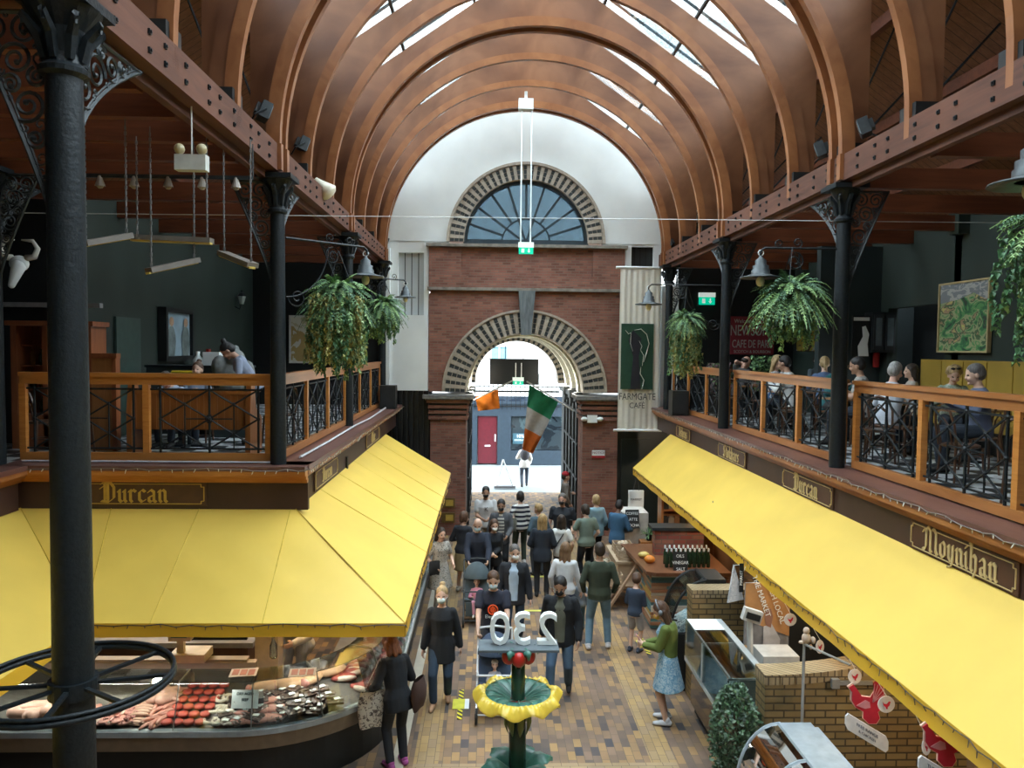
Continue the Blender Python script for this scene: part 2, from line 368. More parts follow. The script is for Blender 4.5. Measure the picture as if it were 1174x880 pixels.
m_pine = wood('orange_pine', (.42,.15,.03), (.60,.25,.06), .35, 3, (1,1,8))
m_pinex = wood('orange_pine_rail', (.29,.105,.03), (.43,.175,.055), .35, 3, (3,.4,3))
m_ledge = wood('varnished_ledge', (.12,.055,.045), (.19,.09,.07), .3, 3, (2,.6,2))
m_fascia = mat('brown_signboard', (.052,.024,.018), .5, var=.15, scale=2)
m_gold = mat('gold_paint', (.52,.33,.06), .45, var=.1)
m_goldp = mat('pale_gold_paint', (.55,.42,.2), .5, var=.1)
m_stone = mat('grey_stone', (.17,.17,.165), .8, var=.2, scale=12)
m_tan = mat('tan_arch_brick', (.38,.33,.27), .85, var=.15, scale=14)
m_slate = mat('black_arch_brick', (.03,.035,.035), .7, var=.3, scale=14)
m_winfr = mat('dark_window_bars', (.02,.035,.045), .5)
m_ledcol = mat('pale_ledge_cable', (.5,.5,.52), .6)
PAL = [(.045,.043,.05),(.12,.085,.065),(.19,.12,.075),(.27,.16,.075),(.33,.20,.08),(.15,.10,.075),(.22,.14,.09)]
m_pave = brick('paving_blocks', PAL, (.10,.075,.05), .205, .102, 'yx', .6, .0035, bump=.25, stain=.2)
m_pavey = brick('paving_border', [(.26,.17,.08),(.36,.23,.09),(.31,.21,.10),(.28,.19,.11)], (.11,.08,.05), .205, .102, 'yx', .6, .0035, bump=.25, stain=.15)
m_pavex = brick('paving_cross_border', [(.30,.21,.11),(.36,.25,.13),(.28,.2,.12)], (.11,.08,.05), .205, .102, 'xy', .6, .0035, bump=.25, stain=.15)
m_cream = mat('cream_kerb', (.5,.45,.36), .6, var=.12, scale=3)
m_check = checker('checker_lino', (.55,.58,.6), (.02,.025,.03), .33)
m_street = mat('street_paving', (.20,.23,.24), .7, var=.08, scale=1)
# ---- ground
mb = MB().b2((-12,-4,-.3),(12,26.6,0)); struct(mb.build('floor', m_pave))
mb = MB(); mb.mi=0
mb.b2((-.86,-4,0),(-.56,20,.003)); mb.b2((2.02,-4,0),(2.33,20,.003)); struct(mb.build('trim_1', m_pavey))
struct(MB().b2((-.86,8.55,.003),(2.33,9.05,.006)).build('trim_2', m_pavex))
struct(MB().b2((-1.12,-4,0),(-.97,19.5,.02)).build('trim_3', m_cream))
struct(MB().b2((-30,26.6,-.3),(34,60,-.02)).build('street_ground', m_street))
# ---- gallery slabs
mb=MB()
mb.b2((-12,9.95,GF-.35),(XL+.0,YG,GF)); mb.b2((-12,-4,GF-.35),(-6.1,9.95,GF)); struct(mb.build('gallery_slab_left', m_check))
struct(MB().b2((XR-.0,-4,GF-.35),(8.3,YG,GF)).build('gallery_slab_right', m_check))
# ---- ledge, cornice moulding and sign boards on the gallery edges
def ledge_run(name, a, b, out, side):
    """a->b along the edge at floor line, out = outward unit vector (towards the void)"""
    a,b,out=Vector((*a,0)),Vector((*b,0)),Vector((*out,0))
    d=(b-a).normalized()
    ov=lambda k: (a+out*k, b+out*k)
    p,q=ov(.12); MB().bar(p+Vector((0,0,GF+.0)), q+Vector((0,0,GF+.0)), .50,.06).build('ledge_board_'+side, m_ledge)['kind']='structure'
    mb=MB()
    for k,z,w_,h in ((.29,GF-.06,.14,.06),(.255,GF-.115,.10,.05),(.215,GF-.165,.07,.05)):
        p,q=ov(k); mb.bar(p+Vector((0,0,z)), q+Vector((0,0,z)), w_,h)
    struct(mb.build('trim_'+side, m_pinex if abs(d.y)>.5 else m_pine))
    p,q=ov(.17); struct(MB().bar(p+Vector((0,0,GF-.36)), q+Vector((0,0,GF-.36)), .08,.36).build('wall_fascia_'+side, m_fascia))
ledge_run('ledge', (-2.64,9.82),(-2.64,20.4),(1,0),'left')
ledge_run('ledge', (-6.05,10.0),(-2.28,10.0),(0,-1),'front_left')
ledge_run('ledge', (-6.05,-4),(-6.05,9.7),(1,0),'far_left')
ledge_run('ledge', (4.68,-4),(4.68,20.4),(-1,0),'right')
# ---- outer walls
struct(MB().b2((-6.45,12.0,0),(-6.2,YG,7.9)).build('wall_left', m_dgreen))
mb=MB(); mb.b2((-12,12.0,0),(-6.45,12.2,7.6)); struct(mb.build('wall_left_return', m_black))
struct(MB().b2((-12.2,-4,0),(-12,12.2,7.6)).build('wall_far_left', m_dgreen2))
mb=MB(); mb.b2((8.2,-4,0),(8.4,13.6,7.6)); mb.b2((8.2,15.6,0),(8.4,YG,7.6)); mb.b2((8.2,13.6,5.9),(8.4,15.6,7.6)); mb.b2((8.2,13.2,3),(8.9,13.4,7.4)); struct(mb.build('wall_right', m_dgreen))
mb=MB(); mb.b2((-12,YG,0),(-2.84,YG+.3,9)); struct(mb.build('wall_back_left', m_black))
mb=MB(); mb.b2((5.05,YG,0),(8.6,YG+.3,9)); struct(mb.build('wall_back_right', m_black))
struct(MB().b2((-12.2,-4.2,0),(8.6,-4,13)).build('wall_behind', mat('far_hall_wall',(.35,.33,.3),.8)))
# inner stall back walls on the ground floor (below the galleries)
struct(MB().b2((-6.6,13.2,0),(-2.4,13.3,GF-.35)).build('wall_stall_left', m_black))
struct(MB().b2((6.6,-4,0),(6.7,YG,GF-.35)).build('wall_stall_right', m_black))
# ---- roof: boarded slopes, glazed upper part
def zr(dx): return 12.44-.69*dx
for sg,side in ((-1,'left'),(1,'right')):
    mb=MB()
    far = 7.55 if sg>0 else 7.4
    P=[(CX+sg*3.95,zr(3.95)),(CX+sg*far,zr(far)),(CX+sg*far,zr(far)+.12),(CX+sg*3.95,zr(3.95)+.12)]
    mb.prism(P,'Y',-4.2,YG+.4); struct(mb.build('ceiling_'+side, m_board))
    mb=MB(); P=[(CX+sg*.12,zr(.12)+.08),(CX+sg*3.97,zr(3.97)+.08),(CX+sg*3.97,zr(3.97)+.09),(CX+sg*.12,zr(.12)+.09)]
    mb.prism(P,'Y',-4.2,YG+.4); struct(mb.build('window_roof_'+side, glass('roof_glass',(.93,.97,.98),.05)))
    mb=MB()
    for dx in (1.25,2.6):
        mb.bar((CX+sg*dx,-4.2,zr(dx)+.06),(CX+sg*dx,YG+.3,zr(dx)+.06),.05,.05)
    y=-4.
    while y<YG+.3: mb.bar((CX+sg*.1,y,zr(.1)+.11),(CX+sg*3.97,y,zr(3.97)+.11),.03,.04); y+=.82
    struct(mb.build('window_bars_'+side, m_irong))
struct(MB().bar((CX,-4.2,12.5),(CX,YG+.4,12.5),.4,.14).build('ceiling_ridge', m_beam))
mb=MB(); mb.b2((-12.2,-4.2,7.42),(-6.2,12.2,7.55)); struct(mb.build('ceiling_far_left', m_board))
portal('skylight_portal_left',(CX-1.75,8.2,zr(1.75)+.35),(4.4,25),(.57,0,-.82)) ; portal('skylight_portal_right',(CX+1.75,8.2,zr(1.75)+.35),(4.4,25),(-.57,0,-.82))
# ---- gable end wall (white) with half-round window
def ring_strip(mb, c, r0, r1, y0, y1, a0, a1, n):
    """solid ring sector in the XZ plane; r may be callables"""
    f0=r0 if callable(r0) else (lambda a:r0); f1=r1 if callable(r1) else (lambda a:r1)
    P=[]
    for i in range(n+1):
        a=a0+(a1-a0)*i/n; ca,sa=math.cos(a),math.sin(a)
        for r_,y in ((f0(a),y0),(f1(a),y0),(f1(a),y1),(f0(a),y1)): P.append((c[0]+r_*ca,y,c[1]+r_*sa))
    F=[]
    for i in range(n):
        b=4*i
        for j in range(4): F.append((b+j,b+(j+1)%4,b+4+(j+1)%4,b+4+j))
    F+= [(0,3,2,1),(4*n,4*n+1,4*n+2,4*n+3)]
    mb.add(P,F); return mb
WC=(.97,7.80)
mb=MB(); ring_strip(mb,WC,2.03,4.9,YG,YG+.3,0,PI,48); mb.b2((-2.84,YG+.02,7.5),(-1.06,YG+.3,7.8)); mb.b2((3.0,YG+.02,7.74),(5.05,YG+.3,7.8))
struct(mb.build('wall_gable', m_white))
def voussoirs(mb, c, r0, r1, y0, y1, n, parts=3):
    for i in range(n*2):
        a0=PI*i/(n*2); a1=PI*(i+1)/(n*2)
        if i%2==0:
            mb.mi=0; ring_strip(mb,c,r0,r1,y0,y1,a0,a1,2)
        else:
            mb.mi=0; ring_strip(mb,c,r0,r1,y0+.02,y1,a0,a1,1)
            mb.mi=1
            for k in range(parts):
                s0=r0+(r1-r0)*(.06+k*.88/parts); s1=r0+(r1-r0)*(.06+(k+.86)*.88/parts); ring_strip(mb,c,s0,s1,y0+.004,y0+.03,a0+.003,a1-.003,1)
    mb.mi=0
mb=MB(); voussoirs(mb,WC,1.64,2.05,YG-.06,YG+.3,33); ring_strip(mb,WC,2.03,2.10,YG-.10,YG,0,PI,40)
struct(mb.build('trim_window_arch',[m_tan,m_slate]))
mb=MB(); ring_strip(mb,WC,.0,1.6,YG+.2,YG+.21,0,PI,40); wn=struct(mb.build('window_1', glass('frosted_lunette',(.17,.22,.25),.1,.15)))
mb=MB(); ring_strip(mb,WC,1.56,1.66,YG+.08,YG+.25,0,PI,40); ring_strip(mb,WC,.62,.66,YG+.12,YG+.2,0,PI,24)
for k in range(1,10):
    a=PI*k/10; r0=.64 if k%2 else .0
    mb.bar((WC[0]+r0*math.cos(a),YG+.15,WC[1]+r0*math.sin(a)),(WC[0]+1.6*math.cos(a),YG+.15,WC[1]+1.6*math.sin(a)),.06,.045,up=(0,1,0))
mb.b2((WC[0]-1.66,YG+.05,7.76),(WC[0]+1.66,YG+.25,7.88)); struct(mb.build('window_frame_1', m_winfr))
# ---- brick gate
AC=(.975,3.83); RI,RO=1.56,2.17
def rect_r(x0,x1,z1):
    def f(a):
        ca,sa=math.cos(a),math.sin(a); t=1e9
        if ca>1e-6: t=min(t,(x1-AC[0])/ca)
        if ca<-1e-6: t=min(t,(x0-AC[0])/ca)
        if sa>1e-6: t=min(t,(z1-AC[1])/sa)
        return t
    return f
mb=MB(); ring_strip(mb,AC,RO-.02,rect_r(-1.59,3.60,6.55),YG-.02,YG+.5,0,PI,64)
mb.b2((-1.59,YG-.0,6.5),(3.60,YG+.5,7.66)); mb.b2((-1.59,YG-.06,6.5),(-.75,YG,7.66)); mb.b2((2.75,YG-.06,6.5),(3.60,YG,7.66)); mb.b2((-.75,YG-.06,6.5),(2.75,YG,6.9))
struct(mb.build('wall_gate', m_brick))
mb=MB(); voussoirs(mb,AC,RI,RO,YG-.08,YG+.5,30,4); ring_strip(mb,AC,RO-.03,RO+.03,YG-.11,YG,0,PI,40); struct(mb.build('trim_gate_arch',[m_tan,m_slate]))
mb=MB(); mb.b2((-1.66,YG-.16,7.66),(3.66,YG+.05,7.74)); mb.b2((-1.62,YG-.12,6.52),(3.62,YG,6.60)); struct(mb.build('trim_string_course', mat('weathered_coping',(.22,.2,.17),.9,var=.3,scale=6)))
mb=MB(); mb.prism([(.78,6.52),(1.22,6.52),(1.12,5.36),(.86,5.36)],'Y',YG-.22,YG+.1); struct(mb.build('trim_keystone', mat('keystone_slate',(.13,.15,.16),.7,var=.3,scale=5,stretch=(3,1,.6))))
for nm,x0,x1 in (('left',-1.52,-.58),('right',2.53,3.47)):
    mb=MB(); mb.mi=0; mb.b2((x0,YG-.12,0),(x1,YG+.9,3.1))
    for z0,z1,o in ((3.1,3.2,.05),(3.26,3.34,.05),(3.40,3.48,.06),(3.54,3.62,.10)): mb.b2((x0-o,YG-.12-o,z0),(x1+o,YG+.9,z1))
    mb.mi=1
    for z0,z1,o in ((3.2,3.26,.0),(3.34,3.40,.01),(3.48,3.54,.03)): mb.b2((x0-o,YG-.12-o,z0),(x1+o,YG+.9,z1))
    mb.mi=2; mb.b2((x0-.2,YG-.3,3.66),(x1+.2,YG+.9,3.76)); mb.b2((x0-.14,YG-.24,3.62),(x1+.14,YG+.9,3.66))
    struct(mb.build('wall_pier_'+nm,[m_brick,m_slate,m_stone]))
# tunnel through the gate
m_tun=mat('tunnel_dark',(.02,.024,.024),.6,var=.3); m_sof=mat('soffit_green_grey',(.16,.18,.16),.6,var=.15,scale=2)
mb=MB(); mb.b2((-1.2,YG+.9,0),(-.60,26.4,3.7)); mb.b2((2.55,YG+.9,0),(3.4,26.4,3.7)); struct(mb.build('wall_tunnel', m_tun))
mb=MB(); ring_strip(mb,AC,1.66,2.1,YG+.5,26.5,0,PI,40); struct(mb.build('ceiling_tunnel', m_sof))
mb=MB()
for y in (21.3,22.9,24.6): ring_strip(mb,AC,1.52,1.67,y,y+.35,0,PI,40)
struct(mb.build('trim_tunnel_arch', mat('white_arch_rib',(.72,.70,.60),.6)))
mb=MB(); voussoirs(mb,AC,1.42,1.7,26.2,26.6,26,2); struct(mb.build('trim_tunnel_exit',[m_tan,m_slate]))
mb=MB(); 
for x in (-.62,2.40):
    for y in (21.0,22.6,24.3): mb.b2((x,y,3.55),(x+.2,y+.5,3.8)); mb.b2((x+.04,y+.1,3.4),(x+.16,y+.4,3.55))
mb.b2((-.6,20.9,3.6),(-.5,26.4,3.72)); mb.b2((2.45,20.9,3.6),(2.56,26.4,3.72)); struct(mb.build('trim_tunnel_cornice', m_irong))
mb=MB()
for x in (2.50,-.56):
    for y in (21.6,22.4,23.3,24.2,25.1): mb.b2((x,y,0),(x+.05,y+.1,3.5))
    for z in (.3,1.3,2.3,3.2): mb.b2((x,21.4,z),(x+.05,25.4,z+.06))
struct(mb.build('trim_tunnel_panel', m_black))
for x,dx in ((-.42,1),(2.36,-1)):
    for y in (21.5,23.1,24.8): lampat('tunnel_uplight',(x,y,3.9),14,(1,.95,.8),.06)
# white flanks beside the gate
m_louv=stripes('pale_slats',(.5,.54,.55),(.06,.07,.07),.18,'X',.7,.86)
mb=MB(); mb.b2((-2.60,YG-.1,3.86),(-1.60,YG+.3,5.85)); mb.b2((-2.60,YG+.0,5.85),(-2.40,YG+.3,7.78)); mb.b2((-1.72,YG-.0,5.85),(-1.60,YG+.3,7.78)); mb.b2((-2.84,YG-.18,3.30),(-2.60,YG+.3,7.6)); struct(mb.build('wall_flank_left', m_white))
struct(MB().b2((-2.40,YG+.12,5.85),(-1.72,YG+.2,7.78)).build('wall_louvre_left', m_louv, loc=(-2.40,YG,5.85)))
mb=MB(); mb.b2((3.60,YG,2.9),(3.78,YG+.3,7.74)); mb.b2((4.38,YG,2.9),(4.60,YG+.3,7.74)); mb.b2((3.60,YG+.05,2.9),(4.6,YG+.3,6.9)); mb.b2((4.6,YG-.1,2.9),(5.05,YG+.3,6.7)); struct(mb.build('wall_flank_right', m_white))
struct(MB().b2((3.78,YG+.15,6.9),(4.38,YG+.2,7.74)).build('wall_louvre_right', stripes('dark_slats',(.02,.025,.025),(.005,.005,.005),.15,'X',.6,.85)))
mb=MB(); 
x=-2.9
while x<-1.5: mb.b2((x,YG-.08,0),(x+.07,YG+.1,3.86)); x+=.14
mb.b2((-3.0,YG,0),(-1.5,YG+.3,3.9)); struct(mb.build('wall_sheeting_left', m_black))
mb=MB(); mb.b2((3.45,YG+.05,0),(5.2,YG+.3,3.0)); mb.b2((3.6,YG,.1),(4.5,YG+.05,2.6)); struct(mb.build('door_1', mat('dark_green_door',(.01,.018,.016),.4)))
# ---- street beyond the gate
m_shop=mat('navy_shopfront',(.016,.030,.045),.5); m_wwall=mat('pale_street_wall',(.7,.72,.7),.8)
YS=33.0
hb=thing('shop_building','white rendered building with navy shopfront across the street','building',(1.0,YS,0))
mb=MB(); mb.b2((-7,YS+.3,0),(12,YS+.6,3)); mb.b2((-14,YS,2.95),(20,YS+6,19)); mb.build('facade', m_wwall, hb)  # upper wall raised out of view to cut sky light on the street
mb=MB(); mb.b2((-3,YS-.1,2.1),(6,YS+.2,2.62)); mb.b2((-3,YS-.25,2.62),(6,YS+.2,2.72)); mb.b2((-1.1,YS-.1,0),(-.45,YS+.2,2.1)); mb.b2((.42,YS-.1,0),(1.0,YS+.2,2.1)); mb.b2((1.0,YS-.08,0),(6,YS+.2,.62)); mb.build('shopfront', m_shop, hb)
mb=MB(); mb.b2((-3,YS+.02,2.72),(6,YS+.2,3.2)); mb.build('upper_glazing', patches('upper_panes',[(.02,.03,.045),(.04,.055,.075),(.08,.1,.12)],2,.2), hb)
dr=MB().b2((-.42,YS-.02,.05),(.40,YS+.1,2.1)).build('door', mat('crimson_door',(.085,.006,.012),.4), hb)
mb=MB(); mb.b2((-.12,YS-.05,.78),(.12,YS-.02,.84)); mb.b2((.30,YS-.06,1.0),(.35,YS-.02,1.3)); mb.build('letter_plate', mat('pale_metal',(.7,.7,.7),.3,.0), dr)
MB().b2((1.02,YS+.02,.64),(5.9,YS+.08,2.08)).build('shop_window', patches('shop_glass',[(.008,.012,.016),(.02,.03,.036),(.05,.075,.08),(.012,.02,.024)],1.5,.15), hb)
sg_=MB().b2((1.08,YS-.02,.9),(1.72,YS+.01,1.35)).build('window_notice', mat('dark_notice',(.03,.09,.12),.5), hb)
MB().text('10%',(1.4,YS-.03,1.17),(1,0,0),(0,0,1),.2,.004).text('DISCOUNT',(1.4,YS-.03,1.03),(1,0,0),(0,0,1),.1,.004).build('notice_lettering', m_white, sg_)
mb=MB(); mb.b2((.10,YS-.06,4.40),(.84,YS-.0,5.14)); wf=mb.build('window', m_white, hb)
mb=MB(); mb.b2((.14,YS-.08,4.44),(.44,YS-.05,5.08)); mb.b2((.50,YS-.08,4.44),(.80,YS-.05,5.08)); mb.build('pane', mat('blue_pane',(.15,.3,.4),.2), wf)
# grille, screen and bars in the tunnel mouth
gr=thing('iron_grille','black iron grille of upright bars across the top of the gateway','grille',(.97,26.3,3.4))
mb=MB(); mb.b2((-.5,26.28,3.5),(2.45,26.33,3.56)); mb.b2((-.5,26.28,3.68),(2.45,26.33,3.71)); 
x=-.45
while x<2.42: mb.b2((x,26.29,2.9),(x+.02,26.31,4.15 if int(x*10)%2 else 4.05)); x+=.155
mb.b2((-.3,26.29,4.62),(2.2,26.31,4.65)); mb.b2((.1,26.29,5.0),(1.8,26.31,5.02)); mb.b2((-.5,26.28,3.0),(2.45,26.32,3.03)); mb.build('bars', m_iron, gr)
tv=thing('display_screen','wide black screen hung high in the gateway','screen',(.97,25.9,3.5))
a=at(562,440,25.9); b=at(617,412,25.9)
MB().b2((a.x,25.85,a.z),(b.x,25.98,b.z)).build('screen', mat('screen_black',(.004,.005,.006),.3), tv)
MB().b2((a.x-.02,25.98,a.z-.02),(b.x+.02,26.02,b.z+.02)).bar((a.x+.5,25.95,b.z),(a.x+.5,25.95,b.z+.5),.03,.03).bar((b.x-.5,25.95,b.z),(b.x-.5,25.95,b.z+.5),.03,.03).build('bracket', m_iron, tv)
def exit_sign(loc, label, w_=.36, h_=.16, hang=.0, pole=None):
    t=thing('exit_sign',label,'sign',loc); x,y,z=loc
    MB().b2((x-w_/2,y-.02,z),(x+w_/2,y+.04,z+h_)).build('light_box', mat('exit_green',(.0,.42,.25),.4,emit=.55), t)
    mb=MB(); mb.b2((x-w_*.32,y-.026,z+h_*.2),(x-w_*.12,y-.022,z+h_*.8)); mb.bar((x+w_*.2,y-.024,z+h_*.85),(x+w_*.2,y-.024,z+h_*.25),.03,.005,up=(0,1,0)); mb.prism([(x+w_*.08,z+h_*.45),(x+w_*.32,z+h_*.45),(x+w_*.2,z+h_*.15)],'Y',y-.026,y-.021); mb.b2((x-w_/2-.01,y-.03,z+h_),(x+w_/2+.01,y+.06,z+h_+.12))
    mb.build('pictogram', mat('exit_white',(.8,.9,.85),.5,emit=.25), t)
    if pole:
        mb=MB()
        for dx in pole[1]: mb.tube([(x+dx,y,z+h_),(x+dx,y,pole[0])],.018,6)
        mb.build('hanger', mat('white_tube',(.8,.85,.85),.4), t)
    return t
p=at(603,291,18.2); q=at(603,120,18.2)
exit_sign((p.x,18.2,p.z),'green exit sign on two long white rods before the half-round window',.34,.15,pole=(q.z,(-.13,.10)))
cb=at(603,120,18.2); jb=tag(MB().b2((cb.x-.17,18.1,cb.z-.12),(cb.x+.17,18.3,cb.z+.12)).tube([(cb.x+.0,18.2,cb.z),(cb.x,18.2,cb.z+.3)],.04,6).build('junction_box', m_white, loc=tuple(cb)),'white box holding the rods under the vault crown','junction box')
p=at(594,441,24.5); exit_sign((p.x,24.5,p.z),'small green exit sign hanging below the black screen in the gateway',.34,.12,pole=(p.z+.7,(-.08,.1)))
p=at(811,349,20.4); exit_sign((p.x,20.45,p.z),'green exit sign on the dark wall beside the right fern',.42,.2)
# ================= timber arches, beams, iron columns
def make_rib(double):
    t=thing('timber_arch','x','arch',(CX,0,7.5))
    mb=MB(); RZ=7.5
    for o in ((-.14,.14) if double else (0,)):
        ring_strip(mb,(CX,RZ),3.52 if double else 3.55,3.69,o-.05,o+.05,0,PI,56)
    for sg in (-1,1):
        for o in ((-.14,.14) if double else (0,)):
            x0=CX+sg*(3.50 if double else 3.55); mb.b2((min(x0,x0+sg*.14),o-.05,7.18 if double else 7.3),(max(x0,x0+sg*.14),o+.05,7.5))
    mb.build('arch_rib', m_rib, t)
    mb=MB(); ring_strip(mb,(CX,RZ),3.69,3.86,-.03,.06 if not double else .19,0,PI,56)
    if double: ring_strip(mb,(CX,RZ),3.64,3.70,-.1,.1,0,PI,56)
    mb.build('arch_band', m_ply, t)
    def outer(a):
        ca,sa=abs(math.cos(a)),math.sin(a)
        tt=3.93/ca if ca>1e-6 else 99
        t2=(12.34-7.5)/(sa+.69*ca); return min(tt,t2)
    mb=MB(); ring_strip(mb,(CX,RZ),3.85,outer,-.01,.03,.04,PI-.04,64); mb.build('plywood_web', m_ply, t)
    for sg in (-1,1):
        x0=CX+sg*3.58; x1=CX+sg*3.95; MB().b2((min(x0,x1),-.12,7.50),(max(x0,x1),.2,7.66)).build('shoe_box', m_black, t)
        xa=CX+sg*3.75; rd=MB().tube([(xa,.55,7.5),(CX+sg*5.2,.9,9.0)],.016,5); rd.tube([(CX+sg*4.5,.2,9.6),(xa+sg*.3,.75,8.1)],.014,5); rd.build('tie_rod', m_iron, t)
    return t
r1=make_rib(False); r2=make_rib(True); u1=u2=False
nr=len(RIBY)
for i,y in enumerate(RIBY):
    k=nr-1-i; dbl = (i%3==0)
    lab=f'{ORD[k]} plywood-faced timber arch from the white gable wall, {"doubled over a column" if dbl else "single"}'
    if dbl: o=r2 if not u2 else dup(r2); u2=True
    else: o=r1 if not u1 else dup(r1); u1=True
    o.location=(CX,y,7.5); o['label']=lab; o['group']='timber arches of the vault'
    if o.name in FR: FR[o.name]=Matrix.Translation((CX,y,7.5))
def main_beam(x, face, side):
    t=thing('timber_beam',f'long reddish timber beam carrying the arches over the {side} gallery front','beam',(x,8,7.17),group=None); t['kind']='thing'
    mb=MB().b2((x-.14,-4,7.17),(x+.14,20.3,7.50)); mb.mi=1; fx=x+face*.145; y=4.2; i=0
    for i in range(80):
        y=-2+i*.42+(.13 if i%3==1 else 0)
        if y>20: break
        for z in (7.26,7.40):
            mb.b2((fx-.012,y-.02,z-.02),(fx+.012,y+.02,z+.02)); mb.b2((fx-.022,y-.009,z-.009),(fx+.022,y+.009,z+.009))
    mb.build('timber', [m_beam,m_iron], t)
    MB().b2((x-.06-face*.02,-4,7.08),(x+.02-face*.02,20.3,7.17)).build('lower_runner', m_beam, t)
main_beam(-2.77,1,'left'); main_beam(4.61,-1,'right')
NB=0
for i,y in enumerate(RIBY+[0.9,2.5,4.2,5.8,7.4,9.1]):
    for sg,side in ((-1,'left'),(1,'right')):
        far=-11.9 if y<12 and sg<0 else (-6.2 if sg<0 else 8.2)
        if i>=13 and sg>0: continue
        x0=XL-.25 if sg<0 else XR+.2
        o=MB().bar((x0,y,7.24),(far,y,7.24),.12,.26).build('cross_beam', m_beamx, loc=(x0,y,7.11))
        where=(f'below the {ORD[nr-1-i]} arch from the gable' if i<13 else f'{ORD[i-13]} intermediate one from the near end')
        tag(o,f'dark red cross beam over the {side} gallery, {where}','beam','timber cross beams over the galleries',kind='thing')
# purlins under the boarded slopes
for sg,side in ((-1,'left'),(1,'right')):
    for k,dx in enumerate((4.3,5.4,6.4)):
        o=MB().bar((CX+sg*dx,-4,zr(dx)-.09),(CX+sg*dx,20.4,zr(dx)-.09),.1,.16).build('purlin', m_beamx, loc=(CX+sg*dx,8,zr(dx)-.17))
        tag(o,f'timber purlin under the {side} boarded roof slope, {["upper","middle","lower"][k]} one','beam','roof purlins',kind='thing')
# ---- cast iron columns
def bracket(mb, o, dirv, Hh, Ww, power=2.2):
    """spandrel of scrollwork: o = top inner corner on the column face under the beam, dirv horizontal unit"""
    o=Vector(o); d=Vector(dirv)
    n=14; th=lambda u,v: o+d*(u*Ww)+Vector((0,0,-v*Hh))
    edge=lambda v: max(.0,(1-v))**power          # width fraction at depth v
    mb.tube([th(edge(i/n),i/n) for i in range(n+1)],.016,4)
    mb.tube([th(0,0),th(0,1)],.014,4); mb.tube([th(0,.01),th(1,.01)],.016,4)
    mb.tube([th(edge(i/n)*.9,i/n*.93+.02) for i in range(n+1)],.008,4)
    # scrolls packed by size
    rr=random.Random(3); circ=[]
    for R0 in (.13,.10,.08,.06,.045,.034,.025):
        for _ in range(520):
            v=rr.random(); u=rr.random()*edge(v); 
            x,y=u*Ww,v*Hh; r_=R0*min(1,Ww/.8+.2)
            if x-r_<.0 or y-r_<.01: continue
            ok=True
            for k in range(8):
                a=k*PI/4; xx,yy=x+r_*math.cos(a),y+r_*math.sin(a)
                if yy/Hh>1 or yy<0 or xx>edge(yy/Hh)*Ww+.004: ok=False; break
            if ok and all((x-a)**2+(y-b)**2>(r_+c)**2*.80 for a,b,c in circ): circ.append((x,y,r_))
    for k,(x,y,r_) in enumerate(circ):
        sgn=1 if k%2 else -1; tn=1.7 if r_>.05 else 1.1; m=int(16*tn) if r_>.05 else 10
        P=[]
        for i in range(m+1):
            q=i/m; a=sgn*q*tn*2*PI+k; rad=r_*(1-.8*q); P.append(o+d*(x+rad*math.cos(a))+Vector((0,0,-(y+rad*math.sin(a)))))
        mb.tube(P,[(.014 if r_>.05 else .009)*(1-.3*i/m) for i in range(m+1)],4)
        if r_>.05: mb.ball(P[-1],.02,6,4)
    return mb
def column(x,y,label,z0=GF+.03,lat=1,r0=.10,r1=.088,base=False,wheel=False):
    t=thing('iron_column',label,'column',(x,y,z0),group='cast iron columns'); t['kind']='thing'
    MB().lathe([(r0*1.0,z0),(r0,z0+.3),(r1,6.75)],(x,y,0),18).build('shaft', m_iron, t, smooth=True, auto=40)
    mb=MB().lathe([(r1,6.66),(r1*1.35,6.68),(r1*1.4,6.71),(r1*1.1,6.74),(r1*.95,6.80),(r1*1.2,6.95),(r1*2.0,7.06),(r1*2.1,7.08)],(x,y,0),18); mb.box((x,y,7.11),(.44,.44,.06))
    for k in range(8):
        a=k*PI/4; mb.tube([(x+r1*1.0*math.cos(a),y+r1*math.sin(a),6.76),(x+r1*1.35*math.cos(a),y+r1*1.35*math.sin(a),6.9),(x+r1*2.2*math.cos(a),y+r1*2.2*math.sin(a),7.0),(x+r1*2.1*math.cos(a),y+r1*2.1*math.sin(a),6.94)],[.03,.035,.025,.012],5)
    mb.build('capital', m_iron, t)
    for dv,Hh,Ww,pw in (((0,1,0),1.0,.98,2.1),((lat,0,0),1.27,.50,1.15)):
        bx=Vector((x,y,7.08))+Vector(dv)*r1*.9; bracket(MB(),bx,dv,Hh,Ww,pw).build('scroll_bracket', m_irong, t)
    if base and z0>1: MB().lathe([(r0*1.5,z0),(r0*1.5,z0+.04),(r0*1.1,z0+.1)],(x,y,0),18).build('base', m_iron, t)
    return t
column(XL,5.0,'tall black iron column standing free at the near left with a ring round it',0,-1,.135,.108)
names={9.9:'nearest',14.8:'middle',19.5:'farthest'}
for y in (9.9,14.8,19.5):
    column(XL,y,f'black iron column on the left gallery edge, {dict([(9.9,"at the railing corner"),(14.8,"middle one, behind the large fern"),(19.5,"farthest, by the white wall")])[y]}',GF+.03,-1)
    column(XR,y,f'black iron column on the right gallery edge, {dict([(9.9,"nearest one"),(14.8,"middle one, between two ferns"),(19.5,"farthest, by the banner")])[y]}',GF+.03,1)
column(-6.12,9.75,'black iron column at the far left end of the front railing',GF+.03,1)
